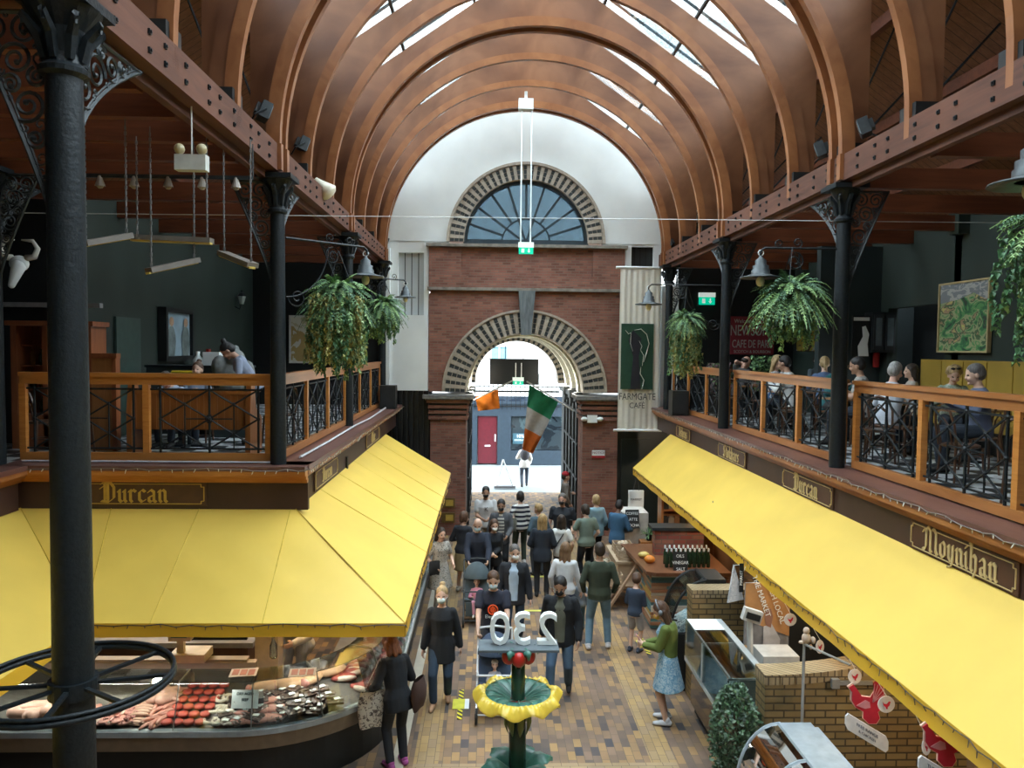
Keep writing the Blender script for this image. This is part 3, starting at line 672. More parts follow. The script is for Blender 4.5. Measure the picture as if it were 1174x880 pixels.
# wheel-like ring round the near column
wz=2.80; wx,wy=XL,5.0
t=thing('iron_ring_shelf','black iron wheel ring on spokes around the near left column','ring',(wx,wy,wz-.1))
mb=MB(); n=48
mb.tube([(wx+.60*math.cos(2*PI*i/n),wy+.60*math.sin(2*PI*i/n),wz) for i in range(n)],.02,8,closed=True)
mb.tube([(wx+.60*math.cos(2*PI*i/n),wy+.60*math.sin(2*PI*i/n),wz+.035) for i in range(n)],.014,6,closed=True); mb.build('rim', m_iron, t, smooth=True)
mb=MB(); 
for k in range(8):
    a=k*PI/4+.2; mb.bar((wx+.12*math.cos(a),wy+.12*math.sin(a),wz-.01),(wx+.60*math.cos(a),wy+.60*math.sin(a),wz),.03,.02)
mb.build('spokes', m_iron, t)
MB().lathe([(.13,wz-.08),(.15,wz-.08),(.15,wz+.03),(.13,wz+.03)],(wx,wy,0),20).build('hub', m_iron, t)
# ---- balcony railings
def railing(a, b, nb, label, h=1.10, z0=GF+.05):
    a,b=Vector((*a,z0)),Vector((*b,z0)); d=(b-a); Ln=d.length; d.normalize(); U=Vector((0,0,1))
    t=thing('balcony_railing',label,'railing',tuple((a+b)/2),group='gallery railings')
    m_r=m_pinex if abs(d.y)>.5 else wood('orange_pine_front',(.36,.14,.03),(.5,.21,.055),.35,3,(.4,3,3))
    MB().bar(a+U*h,b+U*h,.11,.05).bar(a+U*(h-.075),b+U*(h-.075),.06,.10).build('top_rail', m_r, t)
    MB().bar(a+U*.05,b+U*.05,.075,.10).build('bottom_rail', m_r, t)
    for i in range(nb+1):
        p=a+d*(Ln*i/nb); p=a+d*.035 if i==0 else (b-d*.035 if i==nb else p)
        MB().bar(p+U*.1,p+U*(h-.12),.07,.08,up=d).build('post', m_pine, t)
    w_=Ln/nb
    for i in range(nb):
        p0=a+d*(w_*i+.05); W_=w_-.10; hh=h-.22
        Q=lambda u,v: p0+d*(W_*u)+U*(.10+hh*v)
        mb=MB(); r_=.013
        for v in (.06,.93): mb.tube([Q(0,v),Q(1,v)],r_,5)
        mb.tube([Q(.3,.5),Q(.7,.5)],.009,5)
        for u in (.08,.5,.92): mb.tube([Q(u,0),Q(u,1)],r_*1.25,5)
        for u in (.29,.71): mb.tube([Q(u,.06),Q(u,.74)],.010,5)
        for P in ([(.08,.93),(.5,.5),(.92,.06)],[(.08,.06),(.5,.5),(.92,.93)],[(.08,.5),(.5,.93)],[(.5,.93),(.92,.5)],[(.08,.5),(.5,.06)],[(.5,.06),(.92,.5)]): mb.tube([Q(*q) for q in P],.012,5)
        for u,v in ((.08,.93),(.5,.93),(.92,.93),(.29,.715),(.71,.715),(.08,.5),(.92,.5),(.29,.285),(.71,.285),(.5,.06)): mb.ball(Q(u,v),  .026,6,4)
        pn=mb.build('iron_panel', m_iron, t)
        nrm=d.cross(U); c=Q(.5,.5); mb=MB(); mb.ball(c,(.035),8,5)
        for k in range(10):
            an=k*PI/5; mb.ball(c+(d*math.cos(an)+U*math.sin(an))*.045,.016,5,4)
        mb.build('rosette', m_iron, pn)
    return t
railing((-5.98,10.02),(-2.80,10.02),2,'wooden and black iron railing facing the camera at the front of the left gallery')
railing((-2.74,10.1),(-2.74,14.7),3,'wooden and iron railing along the left gallery between corner column and large fern')
railing((-2.74,14.9),(-2.74,19.4),3,'wooden and iron railing at the far end of the left gallery behind the ferns')
railing((-6.12,3.0),(-6.12,9.55),4,'wooden and iron railing at the extreme left edge of the void')
for y0,y1,l in ((15.0,19.5,'far end of the right gallery behind the fern'),(10.05,14.6,'right gallery between the two ferns, before the white-shirted diner'),(5.15,9.75,'near right gallery in front of the yellow banquette'),(.4,4.9,'right gallery beyond the near edge of the view')):
    railing((4.74,y0),(4.74,y1),3,f'wooden and iron railing, {l}')
# ================= awnings, lettering, string lights
def awn_mat(name, c):
    m=mat(name, c, .5, var=.05, scale=1.2, bump=.0)
    return m
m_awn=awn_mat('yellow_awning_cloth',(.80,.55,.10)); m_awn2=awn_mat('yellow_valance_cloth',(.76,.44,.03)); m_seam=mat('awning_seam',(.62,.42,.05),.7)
ZT,ZB=2.93,2.0
def slope(mb, a0,a1,b0,b1, nu=24, nv=8, amp=.012, ph=0):
    a0,a1,b0,b1=map(Vector,(a0,a1,b0,b1)); n=((a1-a0).cross(b0-a0)).normalized(); n=n if n.z>0 else -n
    def f(u,v):
        p=a0.lerp(a1,u).lerp(b0.lerp(b1,u),v)
        return p+n*(-math.sin(PI*v)*.006+amp*math.sin(v*5+u*19+ph)*math.sin(PI*v)*math.sin(u*9+ph+v))
    mb.grid(f,nu,nv); mb.grid(lambda u,v: f(u,v)-n*.012,nu,nv); return f
def seams(mb,f,us):
    for u in us: mb.tube([f(u,k/6)+Vector((0,0,.004)) for k in range(7)],.006,4)
t=thing('yellow_awning','large yellow awning wrapping the corner of the left meat stall','awning',(-2.4,9.8,2.9))
mb=MB(); fs=slope(mb,(-2.44,9.80,ZT),(-2.44,18.4,ZT),(-.88,8.28,ZB),(-.88,18.4,ZB),40,8); mb.build('canopy_side',m_awn,t,smooth=True)
mb=MB(); ff=slope(mb,(-2.44,9.80,ZT),(-5.88,9.80,ZT),(-.88,8.28,ZB),(-4.33,8.28,ZB),30,8,.012,2); mb.build('canopy_front',m_awn,t,smooth=True)
mb=MB(); fr_=slope(mb,(-5.88,9.80,ZT),(-5.88,1.0,ZT),(-4.33,8.28,ZB),(-4.33,1.0,ZB),20,8,.01,4); mb.build('canopy_return',m_awn,t,smooth=True)
for p_,q_ in [((-2.44,y,ZT),(-.88,y,ZB)) for y in (11.2,12.6,14.0,15.4,16.9)]+[((a,9.8,ZT),(b,8.28,ZB)) for a,b in ((-2.5,-2.42),(-3.65,-3.62),(-4.75,-4.33))]+[((-2.44,9.8,ZT+.005),(-.88,8.28,ZB+.005)),((-5.88,9.8,ZT+.005),(-4.33,8.28,ZB+.005))]: MB().tube([p_,q_],.006,4).build('seam',m_seam,t)
def valance(mb,a,b,h=.15,amp=.008):
    a,b=Vector(a),Vector(b); d=(b-a).normalized(); nrm=d.cross(Vector((0,0,1))); n=max(6,int((b-a).length*6))
    f=lambda u,v: a.lerp(b,u)+Vector((0,0,-h*v))+nrm*(amp*math.sin(u*n*.9)*v)
    mb.grid(f,n,2); mb.grid(lambda u,v: f(u,v)+nrm*.006,n,2)
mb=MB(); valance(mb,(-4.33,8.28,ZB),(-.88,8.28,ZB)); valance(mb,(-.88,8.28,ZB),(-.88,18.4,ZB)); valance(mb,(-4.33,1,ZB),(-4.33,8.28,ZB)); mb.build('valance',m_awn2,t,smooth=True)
t=thing('yellow_awning','long yellow awning over the stalls along the right side','awning',(4.4,9.8,2.9))
mb=MB(); fR=slope(mb,(4.47,18.6,ZT+.02),(4.47,.5,ZT+.02),(3.56,18.6,2.12),(3.66,.5,2.12),50,8,.008,1); mb.build('canopy_side',m_awn,t,smooth=True)
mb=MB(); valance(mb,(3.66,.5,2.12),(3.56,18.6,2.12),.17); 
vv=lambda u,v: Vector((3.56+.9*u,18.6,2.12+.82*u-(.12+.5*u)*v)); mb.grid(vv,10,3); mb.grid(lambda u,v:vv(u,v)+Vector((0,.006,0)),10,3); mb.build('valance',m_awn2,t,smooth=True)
def frame_sign(word, c, right, up, w_, h_, label, size, gold, out):
    c=Vector(c); right=Vector(right); up=Vector(up); o=Vector(out)
    t=thing('name_board',label,'sign',tuple(c))
    mb=MB(); mb.add([c+right*a*w_/2+up*b*h_/2+o*e for e in (0,.015) for a,b in ((-1,-1),(1,-1),(1,1),(-1,1))],[(0,1,2,3),(4,5,6,7),(0,1,5,4),(1,2,6,5),(2,3,7,6),(3,0,4,7)]); mb.build('board',mat('sign_brown',(.075,.032,.02),.45),t)
    k=.035; W_,H_=w_/2-.03,h_/2-.025
    P=[(-W_+k,-H_),(W_-k,-H_),(W_-k,-H_+k),(W_,-H_+k),(W_,H_-k),(W_-k,H_-k),(W_-k,H_),(-W_+k,H_),(-W_+k,H_-k),(-W_,H_-k),(-W_,-H_+k),(-W_+k,-H_+k)]
    mb=MB(); Q=[c+right*a+up*b+o*.02 for a,b in P]
    for a,b in zip(Q,Q[1:]+Q[:1]): mb.bar(a,b,.012,.008)
    mb.build('border',gold,t)
    mb=MB(); blackletter(mb,word,c+o*.016-up*size*.33,right,up,size,.012,out=out); mb.build('lettering',gold,t)
zf=GF-.36
a=at(75,567,9.79); b=at(235,567,9.79)
frame_sign('Durcan',((a.x+b.x)/2,9.785,3.12),(1,0,0),(0,0,1),b.x-a.x+.05,.30,'brown Durcan name board facing the camera over the left front awning',.31,m_gold,(0,-1,0))
def sideboard(word,side,p0,p1,label,size,wd=None):
    x=-2.425 if side<0 else 4.465
    y0=atx(*p0,x).y; y1=atx(*p1,x).y; c=(x,(y0+y1)/2,3.11); w_=abs(y1-y0)
    frame_sign(word,c,(0,1 if side<0 else -1,0),(0,0,1),w_,.29,label,size,m_goldp,(1 if side<0 else -1,0,0))
sideboard('Durcan',-1,(360,560),(386,538),'Durcan name board on the side of the left gallery front, nearest the corner',.25)
sideboard('Olive',-1,(419,505),(434,495),'small far name board on the left gallery front near the gate',.27)
sideboard('Ashens',1,(776,495),(792,502),'farthest name board on the right gallery front',.27)
sideboard('Stokhars',1,(824,515),(856,528),'second farthest name board on the right gallery front',.27)
sideboard('Durcan',1,(898,550),(956,575),'Durcan name board on the right gallery front, between two others',.30)
sideboard('Moynihan',1,(1045,610),(1170,665),'Moynihan name board, largest and nearest on the right gallery front',.31)
def string_lights(pts,label,step=.16,drop=.05,seed=1,cmat=None):
    rr=random.Random(seed); t=thing('string_lights',label,'string lights',tuple(pts[0])); mb=MB(); b2=MB()
    for a,b in zip(pts[:-1],pts[1:]):
        a,b=Vector(a),Vector(b); n=max(2,int((b-a).length/step)); P=[a.lerp(b,i/n)+Vector((rr.uniform(-.012,.012),rr.uniform(-.012,.012),rr.uniform(-.02,.012))) for i in range(n+1)]
        mb.tube(P,.006,4)
        for p in P[1:]: b2.tube([p,p+Vector((rr.uniform(-.02,.02),rr.uniform(-.02,.02),-drop*rr.uniform(.4,1)))],[.007,.004],4)
    mb.build('cable',cmat or mat('dark_cable',(.05,.03,.02),.6),t); o=b2.build('tiny_bulbs',mat('clear_tiny_bulbs',(.12,.08,.05),.4) if cmat is None else mat('pale_tiny_bulbs',(.6,.58,.5),.4),t); o['kind']='stuff'
string_lights([(-4.33,8.26,ZB-.01),(-.87,8.26,ZB-.01),(-.86,18.3,ZB-.01)],'string of small lamps along the lip of the left yellow awning')
string_lights([(3.64,.6,2.11),(3.54,18.5,2.11)],'string of small lamps along the lip of the right yellow awning',.14,.06,2)
string_lights([(-5.9,9.6,GF-.0),(-2.2,9.6,GF-.0),(-2.2,20.2,GF-.0)],'string of pale lamps along the left gallery ledge',.14,.05,3,mat('grey_cable',(.16,.13,.11),.6))
string_lights([(4.3,.6,GF+.0),(4.3,20.2,GF+.0)],'string of pale lamps along the right gallery ledge',.14,.05,4,mat('grey_cable',(.16,.13,.11),.6))
tag(MB().tube([(-2.5,10.3,GF+.06),(-2.48,12,GF+.06),(-2.5,14.5,GF+.06),(-2.45,16,GF+.06),(-2.5,19,GF+.06)],.02,5).tube([(-5.9,9.9,GF+.05),(-2.75,9.88,GF+.05)],.015,5).build('pale_cable',m_ledcol,loc=(-2.5,10.3,GF)),'pale tape cable lying along the left ledge below the railing','cable')
# ================= gallery fittings
def leafy(mb, c, n, L_, rr, npair=14, up=.5, droop=1.0, w_=.062, a0=0, a1=2*PI):
    c=Vector(c)
    for i in range(n):
        a=a0+(a1-a0)*(i+rr.random()*.8)/n; el=rr.uniform(-.1,1.0)*up*2; Ln=L_*rr.uniform(.65,1.1)
        d=Vector((math.cos(a),math.sin(a),0)); pts=[]; 
        for k in range(npair+1):
            s=k/npair; r_=Ln*s*(math.cos(el*.8)); z=Ln*(s*math.sin(el)-droop*s*s*rr.uniform(.95,1.05)*.75); pts.append(c+d*(r_+.04)+Vector((0,0,z)))
        mb.mi=i%3
        for k in range(1,npair):
            p=pts[k]; t_=(pts[k+1]-pts[k-1]).normalized(); sd=t_.cross(Vector((0,0,1))).normalized(); ww=w_*math.sin(PI*(k/npair)**.75)+.012; nl=Vector((0,0,-.35*ww))
            q=t_*(Ln/npair*.42)
            for sgn in (-1,1): mb.add([p-q*.8,p+sd*sgn*ww+nl+t_*ww*.35,p+q*.8],[(0,1,2)])
        mb.tube(pts[::3]+[pts[-1]],.004,3,cap=False)
    mb.mi=0; return mb
def ivy(mb, c, n, R_o, lens, rr, leaf=.035, step=.035):
    c=Vector(c)
    for i in range(n):
        a=rr.uniform(0,2*PI); r_=R_o*rr.uniform(.3,1.0); p=c+Vector((r_*math.cos(a),r_*math.sin(a),rr.uniform(-.05,.1))); Ln=rr.uniform(*lens); k=0; mi=rr.choice((0,0,1,2))
        while k*step<Ln:
            p=p+Vector((rr.uniform(-.015,.015),rr.uniform(-.015,.015),-step)); 
            for _ in range(3):
                an=rr.uniform(0,2*PI); tl=rr.uniform(-.6,.6); u=Vector((math.cos(an),math.sin(an),tl)).normalized(); v=u.cross(Vector((rr.uniform(-1,1),rr.uniform(-1,1),1))).normalized(); l=leaf*rr.uniform(.7,1.3); q=p+u*leaf*.8
                mb.mi=mi if rr.random()<.8 else rr.choice((0,1,2)); mb.add([q-u*l,q-v*l*.6,q+u*l*.3-Vector((0,0,l)),q+v*l*.6],[(0,1,2),(0,2,3)])
            k+=1
    mb.mi=0; return mb
m_f=[mat('fern_green',(.11,.22,.08),.55,var=.3,scale=20),mat('fern_light',(.23,.38,.13),.5,var=.25,scale=20),mat('fern_deep',(.06,.14,.07),.55,var=.3,scale=20)]
m_iv=[mat('ivy_green',(.08,.19,.08),.5,var=.3,scale=20),mat('ivy_pale',(.28,.38,.17),.5,var=.3,scale=20),mat('ivy_yellow',(.42,.40,.14),.55,var=.3,scale=20)]
m_iv2=[m_iv[0],m_f[1],m_iv[0]]
def hanging_fern(loc, label, L_=.5, n=64, ivn=40, ivl=(.2,.75), seed=1, iv=None, hook=None, ivr=.3):
    rr=random.Random(seed); t=thing('hanging_fern',label,'hanging plant',loc); x,y,z=loc
    mb=MB(); 
    for k in range(5):
        f=k/4; r_=.24*math.sqrt(max(0,1-(f*.9)**2)); mb.tube([(x+r_*math.cos(2*PI*i/20),y+r_*math.sin(2*PI*i/20),z-.22*f) for i in range(20)],.006,4,closed=True)
    for k in range(10): 
        a=k*PI/5; mb.tube([(x+.24*math.cos(a),y+.24*math.sin(a),z),(x+.2*math.cos(a),y+.2*math.sin(a),z-.12),(x+.05*math.cos(a),y+.05*math.sin(a),z-.22)],.005,4)
    mb.build('wire_basket',m_iron,t)
    MB().lathe([(.05,z-.2),(.17,z-.14),(.22,z-.02),(.18,z+.03),(.02,z+.05)],(x,y,0),14).build('soil_liner',mat('moss_liner',(.05,.045,.02),.9,var=.4,scale=20),t)
    mb=leafy(MB(),(x,y,z+.05),n,L_,rr,up=.55); leafy(mb,(x,y,z+.0),n//2,L_*.9,rr,up=.1,droop=1.3); leafy(mb,(x,y,z+.08),n//3,L_*.8,rr,up=.8,droop=.7); mb.build('fern_fronds',m_f,t)
    if ivn: ivy(MB(),(x,y,z-.05),ivn,ivr,ivl,rr).build('trailing_ivy',iv or m_iv,t)
    if hook:
        mb=MB()
        for k in range(3): 
            a=k*2*PI/3; mb.tube([(x+.23*math.cos(a),y+.23*math.sin(a),z),hook],.005,4)
        mb.build('chain',m_iron,t)
    return t
def spiral(mb,c,d,u,r0,turns,r_,k0=0.,sgn=1,n=20):
    c=Vector(c);d=Vector(d);u=Vector(u)
    mb.tube([c+(d*math.cos(k0+sgn*turns*2*PI*i/n)+u*math.sin(k0+sgn*turns*2*PI*i/n))*r0*(1-.75*i/n) for i in range(n+1)],r_,5); return mb
def arm_bracket(a, b, label):
    a,b=Vector(a),Vector(b); d=(b-a); L_=d.length; d.normalize(); U=Vector((0,0,1))
    t=thing('scrolled_arm',label,'bracket',tuple(a),group=None)
    MB().tube([a,b,b+d*.05-U*.04,b+d*.06-U*.1],.016,6).build('arm_bar',m_iron,t)
    mb=MB(); P=[a+d*(L_*.5*math.sin(q*PI/2*.98))*1.05+U*(-.75+.7*(1-math.cos(q*PI/2))) for q in [i/12 for i in range(13)]]; mb.tube(P,.010,5)
    spiral(mb,a+d*.16-U*.75,d,U,.13,1.4,.010,PI); spiral(mb,a+d*L_*.58-U*.17,d,U,.12,1.5,.010,PI/2); spiral(mb,a+d*L_*.55+U*.07,d,U,.07,1.3,.008,-PI/2,-1); spiral(mb,a+d*L_*.8+U*.06,d,U,.06,1.3,.008,-PI/2); mb.build('scrollwork',m_iron,t)
    return t
m_zinc=mat('zinc_lamp',(.045,.055,.06),.4,metal=.3,var=.2)
def pendant(p,label,s=1.):
    x,y,z=p; t=thing('lantern_lamp',label,'lamp',(x,y,z))
    MB().lathe([(.02*s,z),(.03*s,z-.03*s),(.07*s,z-.06*s),(.07*s,z-.12*s),(.10*s,z-.13*s),(.10*s,z-.18*s),(.115*s,z-.19*s),(.115*s,z-.235*s),(.16*s,z-.255*s),(.255*s,z-.275*s),(.26*s,z-.29*s),(.1*s,z-.27*s)],(x,y,0),20,cap=False).build('shade',m_zinc,t,smooth=True)
    MB().tube([(x+.035*math.cos(2*PI*i/12),y,z+.035+.035*math.sin(2*PI*i/12)) for i in range(12)],.008,5,closed=True).build('hook',m_white,t)
    MB().ball((x,y,z-.33*s),(.055*s,.055*s,.07*s),12,8).build('bulb',mat('cream_bulb',(.75,.72,.5),.3),t,smooth=True); return t
e=at(417,287,10.8)
arm_bracket((-2.6,9.98,6.38),(e.x,10.8,6.38),'black scrolled iron arm on the left corner column, over the large fern'); pendant((e.x+.02,10.84,6.26),'dark lantern lamp hanging at the arm tip right above the large left fern')
p=at(388,338,10.55); hanging_fern(tuple(p),'large fern with long trailing variegated ivy hanging over the left railing',.52,110,230,(.3,1.05),1,hook=(p.x,p.y,6.3),ivr=.40)
e=at(463,321,15.5); arm_bracket((-2.6,14.88,e.z),(e.x,15.5,e.z),'black scrolled iron arm before the white flank wall, over the smaller left fern'); pendant((e.x+.03,15.52,e.z-.1),'small lantern lamp before the pale slats left of the gate',.85)
p=at(440,352,15.3); hanging_fern(tuple(p),'smaller fern hanging beside the white flank wall left of the gate',.48,95,80,(.2,.6),2,iv=m_iv2,hook=(p.x,p.y,e.z))
e=at(877,284,9.9); arm_bracket((4.5,9.9,e.z),(e.x,9.9,e.z),'black scrolled iron arm on the nearer right column'); pendant((e.x-.05,9.9,e.z-.1),'lantern lamp hanging left of the large right fern')
p=at(907,338,9.85); hanging_fern(tuple(p),'large bushy fern hanging before the red café sign on the right',.56,140,80,(.2,.62),3,iv=m_iv2,hook=(p.x,p.y,e.z))
e=at(747,326,14.8); arm_bracket((4.5,14.8,e.z),(e.x,14.8,e.z),'black scrolled iron arm on the middle right column'); pendant((e.x-.05,14.8,e.z-.1),'lantern lamp hanging right of the white banner')
p=at(787,368,14.8); hanging_fern(tuple(p),'fern with long yellowish trails hanging right of the banner',.42,90,150,(.3,1.0),4,hook=(p.x,p.y,e.z),ivr=.26)
p=at(1206,262,5.6); hanging_fern(tuple(p),'fern cut off by the right edge of the view',.40,50,46,(.3,.95),5,iv=m_iv2,hook=(p.x,p.y,p.z+.9))
p=at(1183,205,5.0); pendant((p.x,5.0,p.z+.25),'pale lamp cut off at the upper right edge')
# ---- paintings, posters, signs on gallery walls
def picture(c, right, w_, h_, label, canvas, frame, name='painting', fw=.04, dpt=.05, cat='painting'):
    c=Vector(c); right=Vector(right).normalized(); up=Vector((0,0,1)); n=right.cross(up)
    t=thing(name,label,cat,tuple(c)); mb=MB(); mb.mi=0
    P=lambda a,b,e: c+right*a+up*b+n*e
    def slab(a0,a1,b0,b1,e0,e1): mb.add([P(a,b,e) for e in (e0,e1) for a,b in ((a0,b0),(a1,b0),(a1,b1),(a0,b1))],[(0,1,2,3),(7,6,5,4),(0,4,5,1),(1,5,6,2),(2,6,7,3),(3,7,4,0)])
    slab(-w_/2,w_/2,-h_/2,h_/2,0,dpt*.6); cv=mb.build('canvas',canvas,t)
    mb=MB(); W_,H_=w_/2,h_/2
    for q in ((-W_-fw,W_+fw,H_,H_+fw),(-W_-fw,W_+fw,-H_-fw,-H_),(-W_-fw,-W_,-H_,H_),(W_,W_+fw,-H_,H_)): slab(*q,0,dpt)
    mb.build('frame',frame,t); return t,P,cv
land=patches('landscape_paint',[(.02,.05,.03),(.03,.16,.06),(.10,.30,.10),(.35,.38,.2),(.05,.12,.05),(.4,.25,.15),(.55,.5,.15),(.2,.22,.28)],3.2,.5,(1,1,1.6))
wx=8.18; a=atx(1078,400,wx); b=atx(1136,400,wx); za=atx(1078,328,wx).z; zb_=atx(1078,402,wx).z
t,P,cv=picture((wx,(a.y+b.y)/2,(za+zb_)/2),(0,-1,0),abs(a.y-b.y)-.05,za-zb_,'bright green landscape painting with a grey sky, above the yellow banquette',land,mat('gold_edge',(.5,.4,.2),.4),fw=.03,dpt=.07)
h_=za-zb_; w_=abs(a.y-b.y)-.05; mb=MB(); c=Vector((wx,(a.y+b.y)/2,(za+zb_)/2))
mb.add([P(-w_/2,h_*.22,.045),P(-w_*.1,h_*.26,.045),P(w_*.2,h_*.34,.045),P(w_/2,h_*.2,.045),P(w_/2,h_/2,.045),P(-w_/2,h_/2,.045)],[(0,1,2,3,4,5)]); mb.build('sky_band',patches('paint_sky',[(.2,.22,.24),(.42,.42,.4),(.3,.33,.36)],4,.5,(1,1,3)),cv)
wl=-6.19; a=atx(182,380,wl); b=atx(213,380,wl); za=atx(182,354,wl).z; zb_=atx(182,411,wl).z
t,P,cv=picture((wl,(a.y+b.y)/2,(za+zb_)/2),(0,1,0),abs(a.y-b.y)-.1,za-zb_-.1,'framed portrait of two bearded men in grey coats on the green left wall',mat('portrait_blue',(.30,.42,.50),.4,var=.15,scale=2),m_black,fw=.09,dpt=.16)
mb=MB()
for u,cc in ((-.28,0),(.30,1)):
    W_=abs(a.y-b.y)-.1; H_=za-zb_-.1; mb.mi=0; mb.add([P(W_*(u+.17*math.cos(k)),H_*(-.5+.0) if math.sin(k)<-.5 else H_*(-.16+.36*math.sin(k)),.11) for k in [i*PI/8 for i in range(16)]],[list(range(16))]); mb.mi=1; mb.add([P(W_*(u+.085*math.cos(k)),H_*(.29+.11*math.sin(k)),.115) for k in [i*PI/6 for i in range(12)]],[list(range(12))])
mb.build('figures',[mat('coat_grey',(.16,.2,.2),.6,var=.3,scale=6),mat('paint_skin',(.45,.28,.18),.6)],cv)
# pale picture behind the large fern (far back wall, left)
pa,pb=at(331,416,20.4),at(400,362,20.4)
picture(((pa.x+pb.x)/2,20.48,(pa.z+pb.z)/2),(1,0,0),pb.x-pa.x-.1,pb.z-pa.z-.1,'large pale framed abstract picture with ochre scribbles behind the large fern',patches('pale_abstract',[(.5,.45,.3),(.62,.6,.5),(.4,.28,.1),(.6,.58,.5),(.55,.4,.12)],1.4,.6),mat('white_frame',(.6,.6,.58),.5),fw=.05)
pa,pb=at(912,402,18.5),at(951,330,18.5)
picture(((pa.x+pb.x)/2,18.5,(pa.z+pb.z)/2),(1,0,0),pb.x-pa.x,pb.z-pa.z,'yellow and cream painting partly hidden behind the large right fern',patches('yellow_abstract',[(.55,.4,.04),(.6,.58,.5),(.5,.38,.08),(.08,.06,.05),(.6,.5,.2)],1.5,.6),m_black,fw=.02)
# red cafe sign
pa,pb=at(838,406,20.3),at(889,363,20.3); cx_=(pa.x+pb.x)/2; t=thing('cafe_sign','red sign reading NEWSOM CAFE DE PARIS on the dark back wall','sign',(cx_,20.4,pa.z))
MB().b2((pa.x,20.36,pa.z),(pb.x,20.45,pb.z)).build('sign_board',mat('deep_red_sign',(.22,.02,.03),.5),t)
hh=pb.z-pa.z; mb=MB(); mb.text('Welcome To Our',(cx_,20.35,pb.z-hh*.17),(1,0,0),(0,0,1),.15,.004,.9).text("NEWSOM'S",(cx_,20.35,pb.z-hh*.50),(1,0,0),(0,0,1),.40,.004,.60).text('CAFE DE PARIS',(cx_,20.35,pb.z-hh*.82),(1,0,0),(0,0,1),.30,.004,.55).text('SCOTCH & BOURBON',(cx_,20.35,pb.z-hh*.96),(1,0,0),(0,0,1),.11,.004,.9); mb.build('lettering',mat('sign_grey',(.42,.40,.36),.5),t)
# black panels with white figure, dark cabinet with glass doors in the right recess
MB().b2((8.9,13.0,GF),(9.0,16.2,7)).build('wall_recess',m_black)['kind']='structure'
xx=5.9; Yc=15.6
pa,pb=at(983,408,Yc),at(997,362,Yc); t=thing('silhouette_poster','black poster panel with white silhouette left of the dark cabinet','poster',(pa.x,Yc,pa.z)); MB().b2((pa.x-.12,Yc,pa.z),(pb.x+.02,Yc+.04,pb.z)).build('panel',m_black,t)
mb=MB(); mb.prism([(pa.x+.02,pa.z),(pb.x,pa.z),(pb.x-.03,pa.z+.25),(pb.x,pa.z+.45),(pb.x-.08,pa.z+.62),(pa.x+.08,pa.z+.60),(pa.x+.10,pa.z+.4),(pa.x,pa.z+.2)],'Y',Yc-.01,Yc); mb.b2((pa.x-.1,Yc-.01,pb.z-.1),(pb.x,Yc,pb.z-.03)); mb.build('white_figure',m_white,t)
pa,pb=at(998,404,Yc),at(1026,358,Yc); t=thing('wall_cabinet','dark wall cabinet with two glazed doors','cabinet',(pa.x,Yc,pa.z)); MB().b2((pa.x,Yc-.05,pa.z),(pb.x,Yc+.3,pb.z)).build('carcass',mat('cab_dark',(.02,.025,.028),.5),t)
wd=(pb.x-pa.x)/2
for k in (0,1): 
    d_=MB().b2((pa.x+wd*k+.02,Yc-.08,pa.z+.06),(pa.x+wd*(k+1)-.02,Yc-.05,pb.z-.05)).build('door',mat('cab_dark2',(.03,.035,.04),.4),t)
    MB().b2((pa.x+wd*k+.06,Yc-.09,pa.z+.14),(pa.x+wd*(k+1)-.06,Yc-.075,pb.z-.12)).build('glass_pane',mat('misty_pane',(.13,.17,.19),.15),d_)
pa,pb=at(1001,418,15.8),at(1008,402,15.8); tag(MB().lathe([(.06,pa.z-.05),(.065,pa.z),(.065,pb.z-.05),(.035,pb.z),(.02,pb.z+.05)],((pa.x+pb.x)/2,15.8,0),12).build('fire_extinguisher',mat('red_can',(.35,.02,.02),.35),loc=(pa.x,15.8,pa.z-.1)),'red fire extinguisher below the glazed wall cabinet','extinguisher')
MB().b2((6.9,15.9,GF),(9.0,16.1,7.2)).build('wall_recess_back',m_dgreen2)['kind']='structure'
MB().b2((8.0,13.0,7.05),(8.2,13.3,7.6)).build('wall_pilaster',m_dgreen)['kind']='structure'
# yellow banquette
m_ban=mat('mustard_leather',(.34,.22,.035),.45,var=.12,scale=1.5)
t=thing('banquette','long mustard yellow upholstered wall banquette behind the diners','bench',(7.9,10,GF))
mb=MB(); mb.b2((8.0,6.5,GF+.45),(8.17,14.0,GF+1.42)); 
y=6.5
while y<13.9: mb.b2((7.985,y+.02,GF+.5),(8.0,y+.60,GF+1.40)); y+=.62
mb.build('back_cushion',m_ban,t); MB().b2((7.5,6.5,GF+.36),(8.0,14.0,GF+.48)).build('seat_cushion',m_ban,t); MB().b2((7.55,6.5,GF),(8.1,14.0,GF+.36)).build('plinth',m_black,t)
# sockets, door, sconce and lights on the green left wall
x=-6.19; y0=atx(131,400,x).y; y1=atx(159,400,x).y; 
d_=struct(MB().b2((x,y0,GF),(x+.04,y1,GF+2.0)).build('door_2',mat('green_door',(.034,.062,.052),.5))); MB().b2((x+.04,y0+.06,GF+.9),(x+.08,y0+.1,GF+1.05)).build('door_handle',m_zinc,d_)
p=atx(277,341,x+.15); t=thing('wall_lantern','black wall lantern with pale glass on the green left wall','lamp',tuple(p)); q=p
MB().lathe([(.05,q.z-.16),(.10,q.z+.02),(.10,q.z+.03)],(q.x,q.y,0),6).build('lantern_glass',mat('lantern_pane',(.4,.45,.42),.2),t); MB().lathe([(.13,q.z+.03),(.06,q.z+.11),(.02,q.z+.13),(.02,q.z+.18)],(q.x,q.y,0),6).tube([(q.x,q.y,q.z-.16),(q.x-.05,q.y,q.z-.28),(q.x-.16,q.y,q.z-.22)],.014,5).build('lantern_cap',m_iron,t)
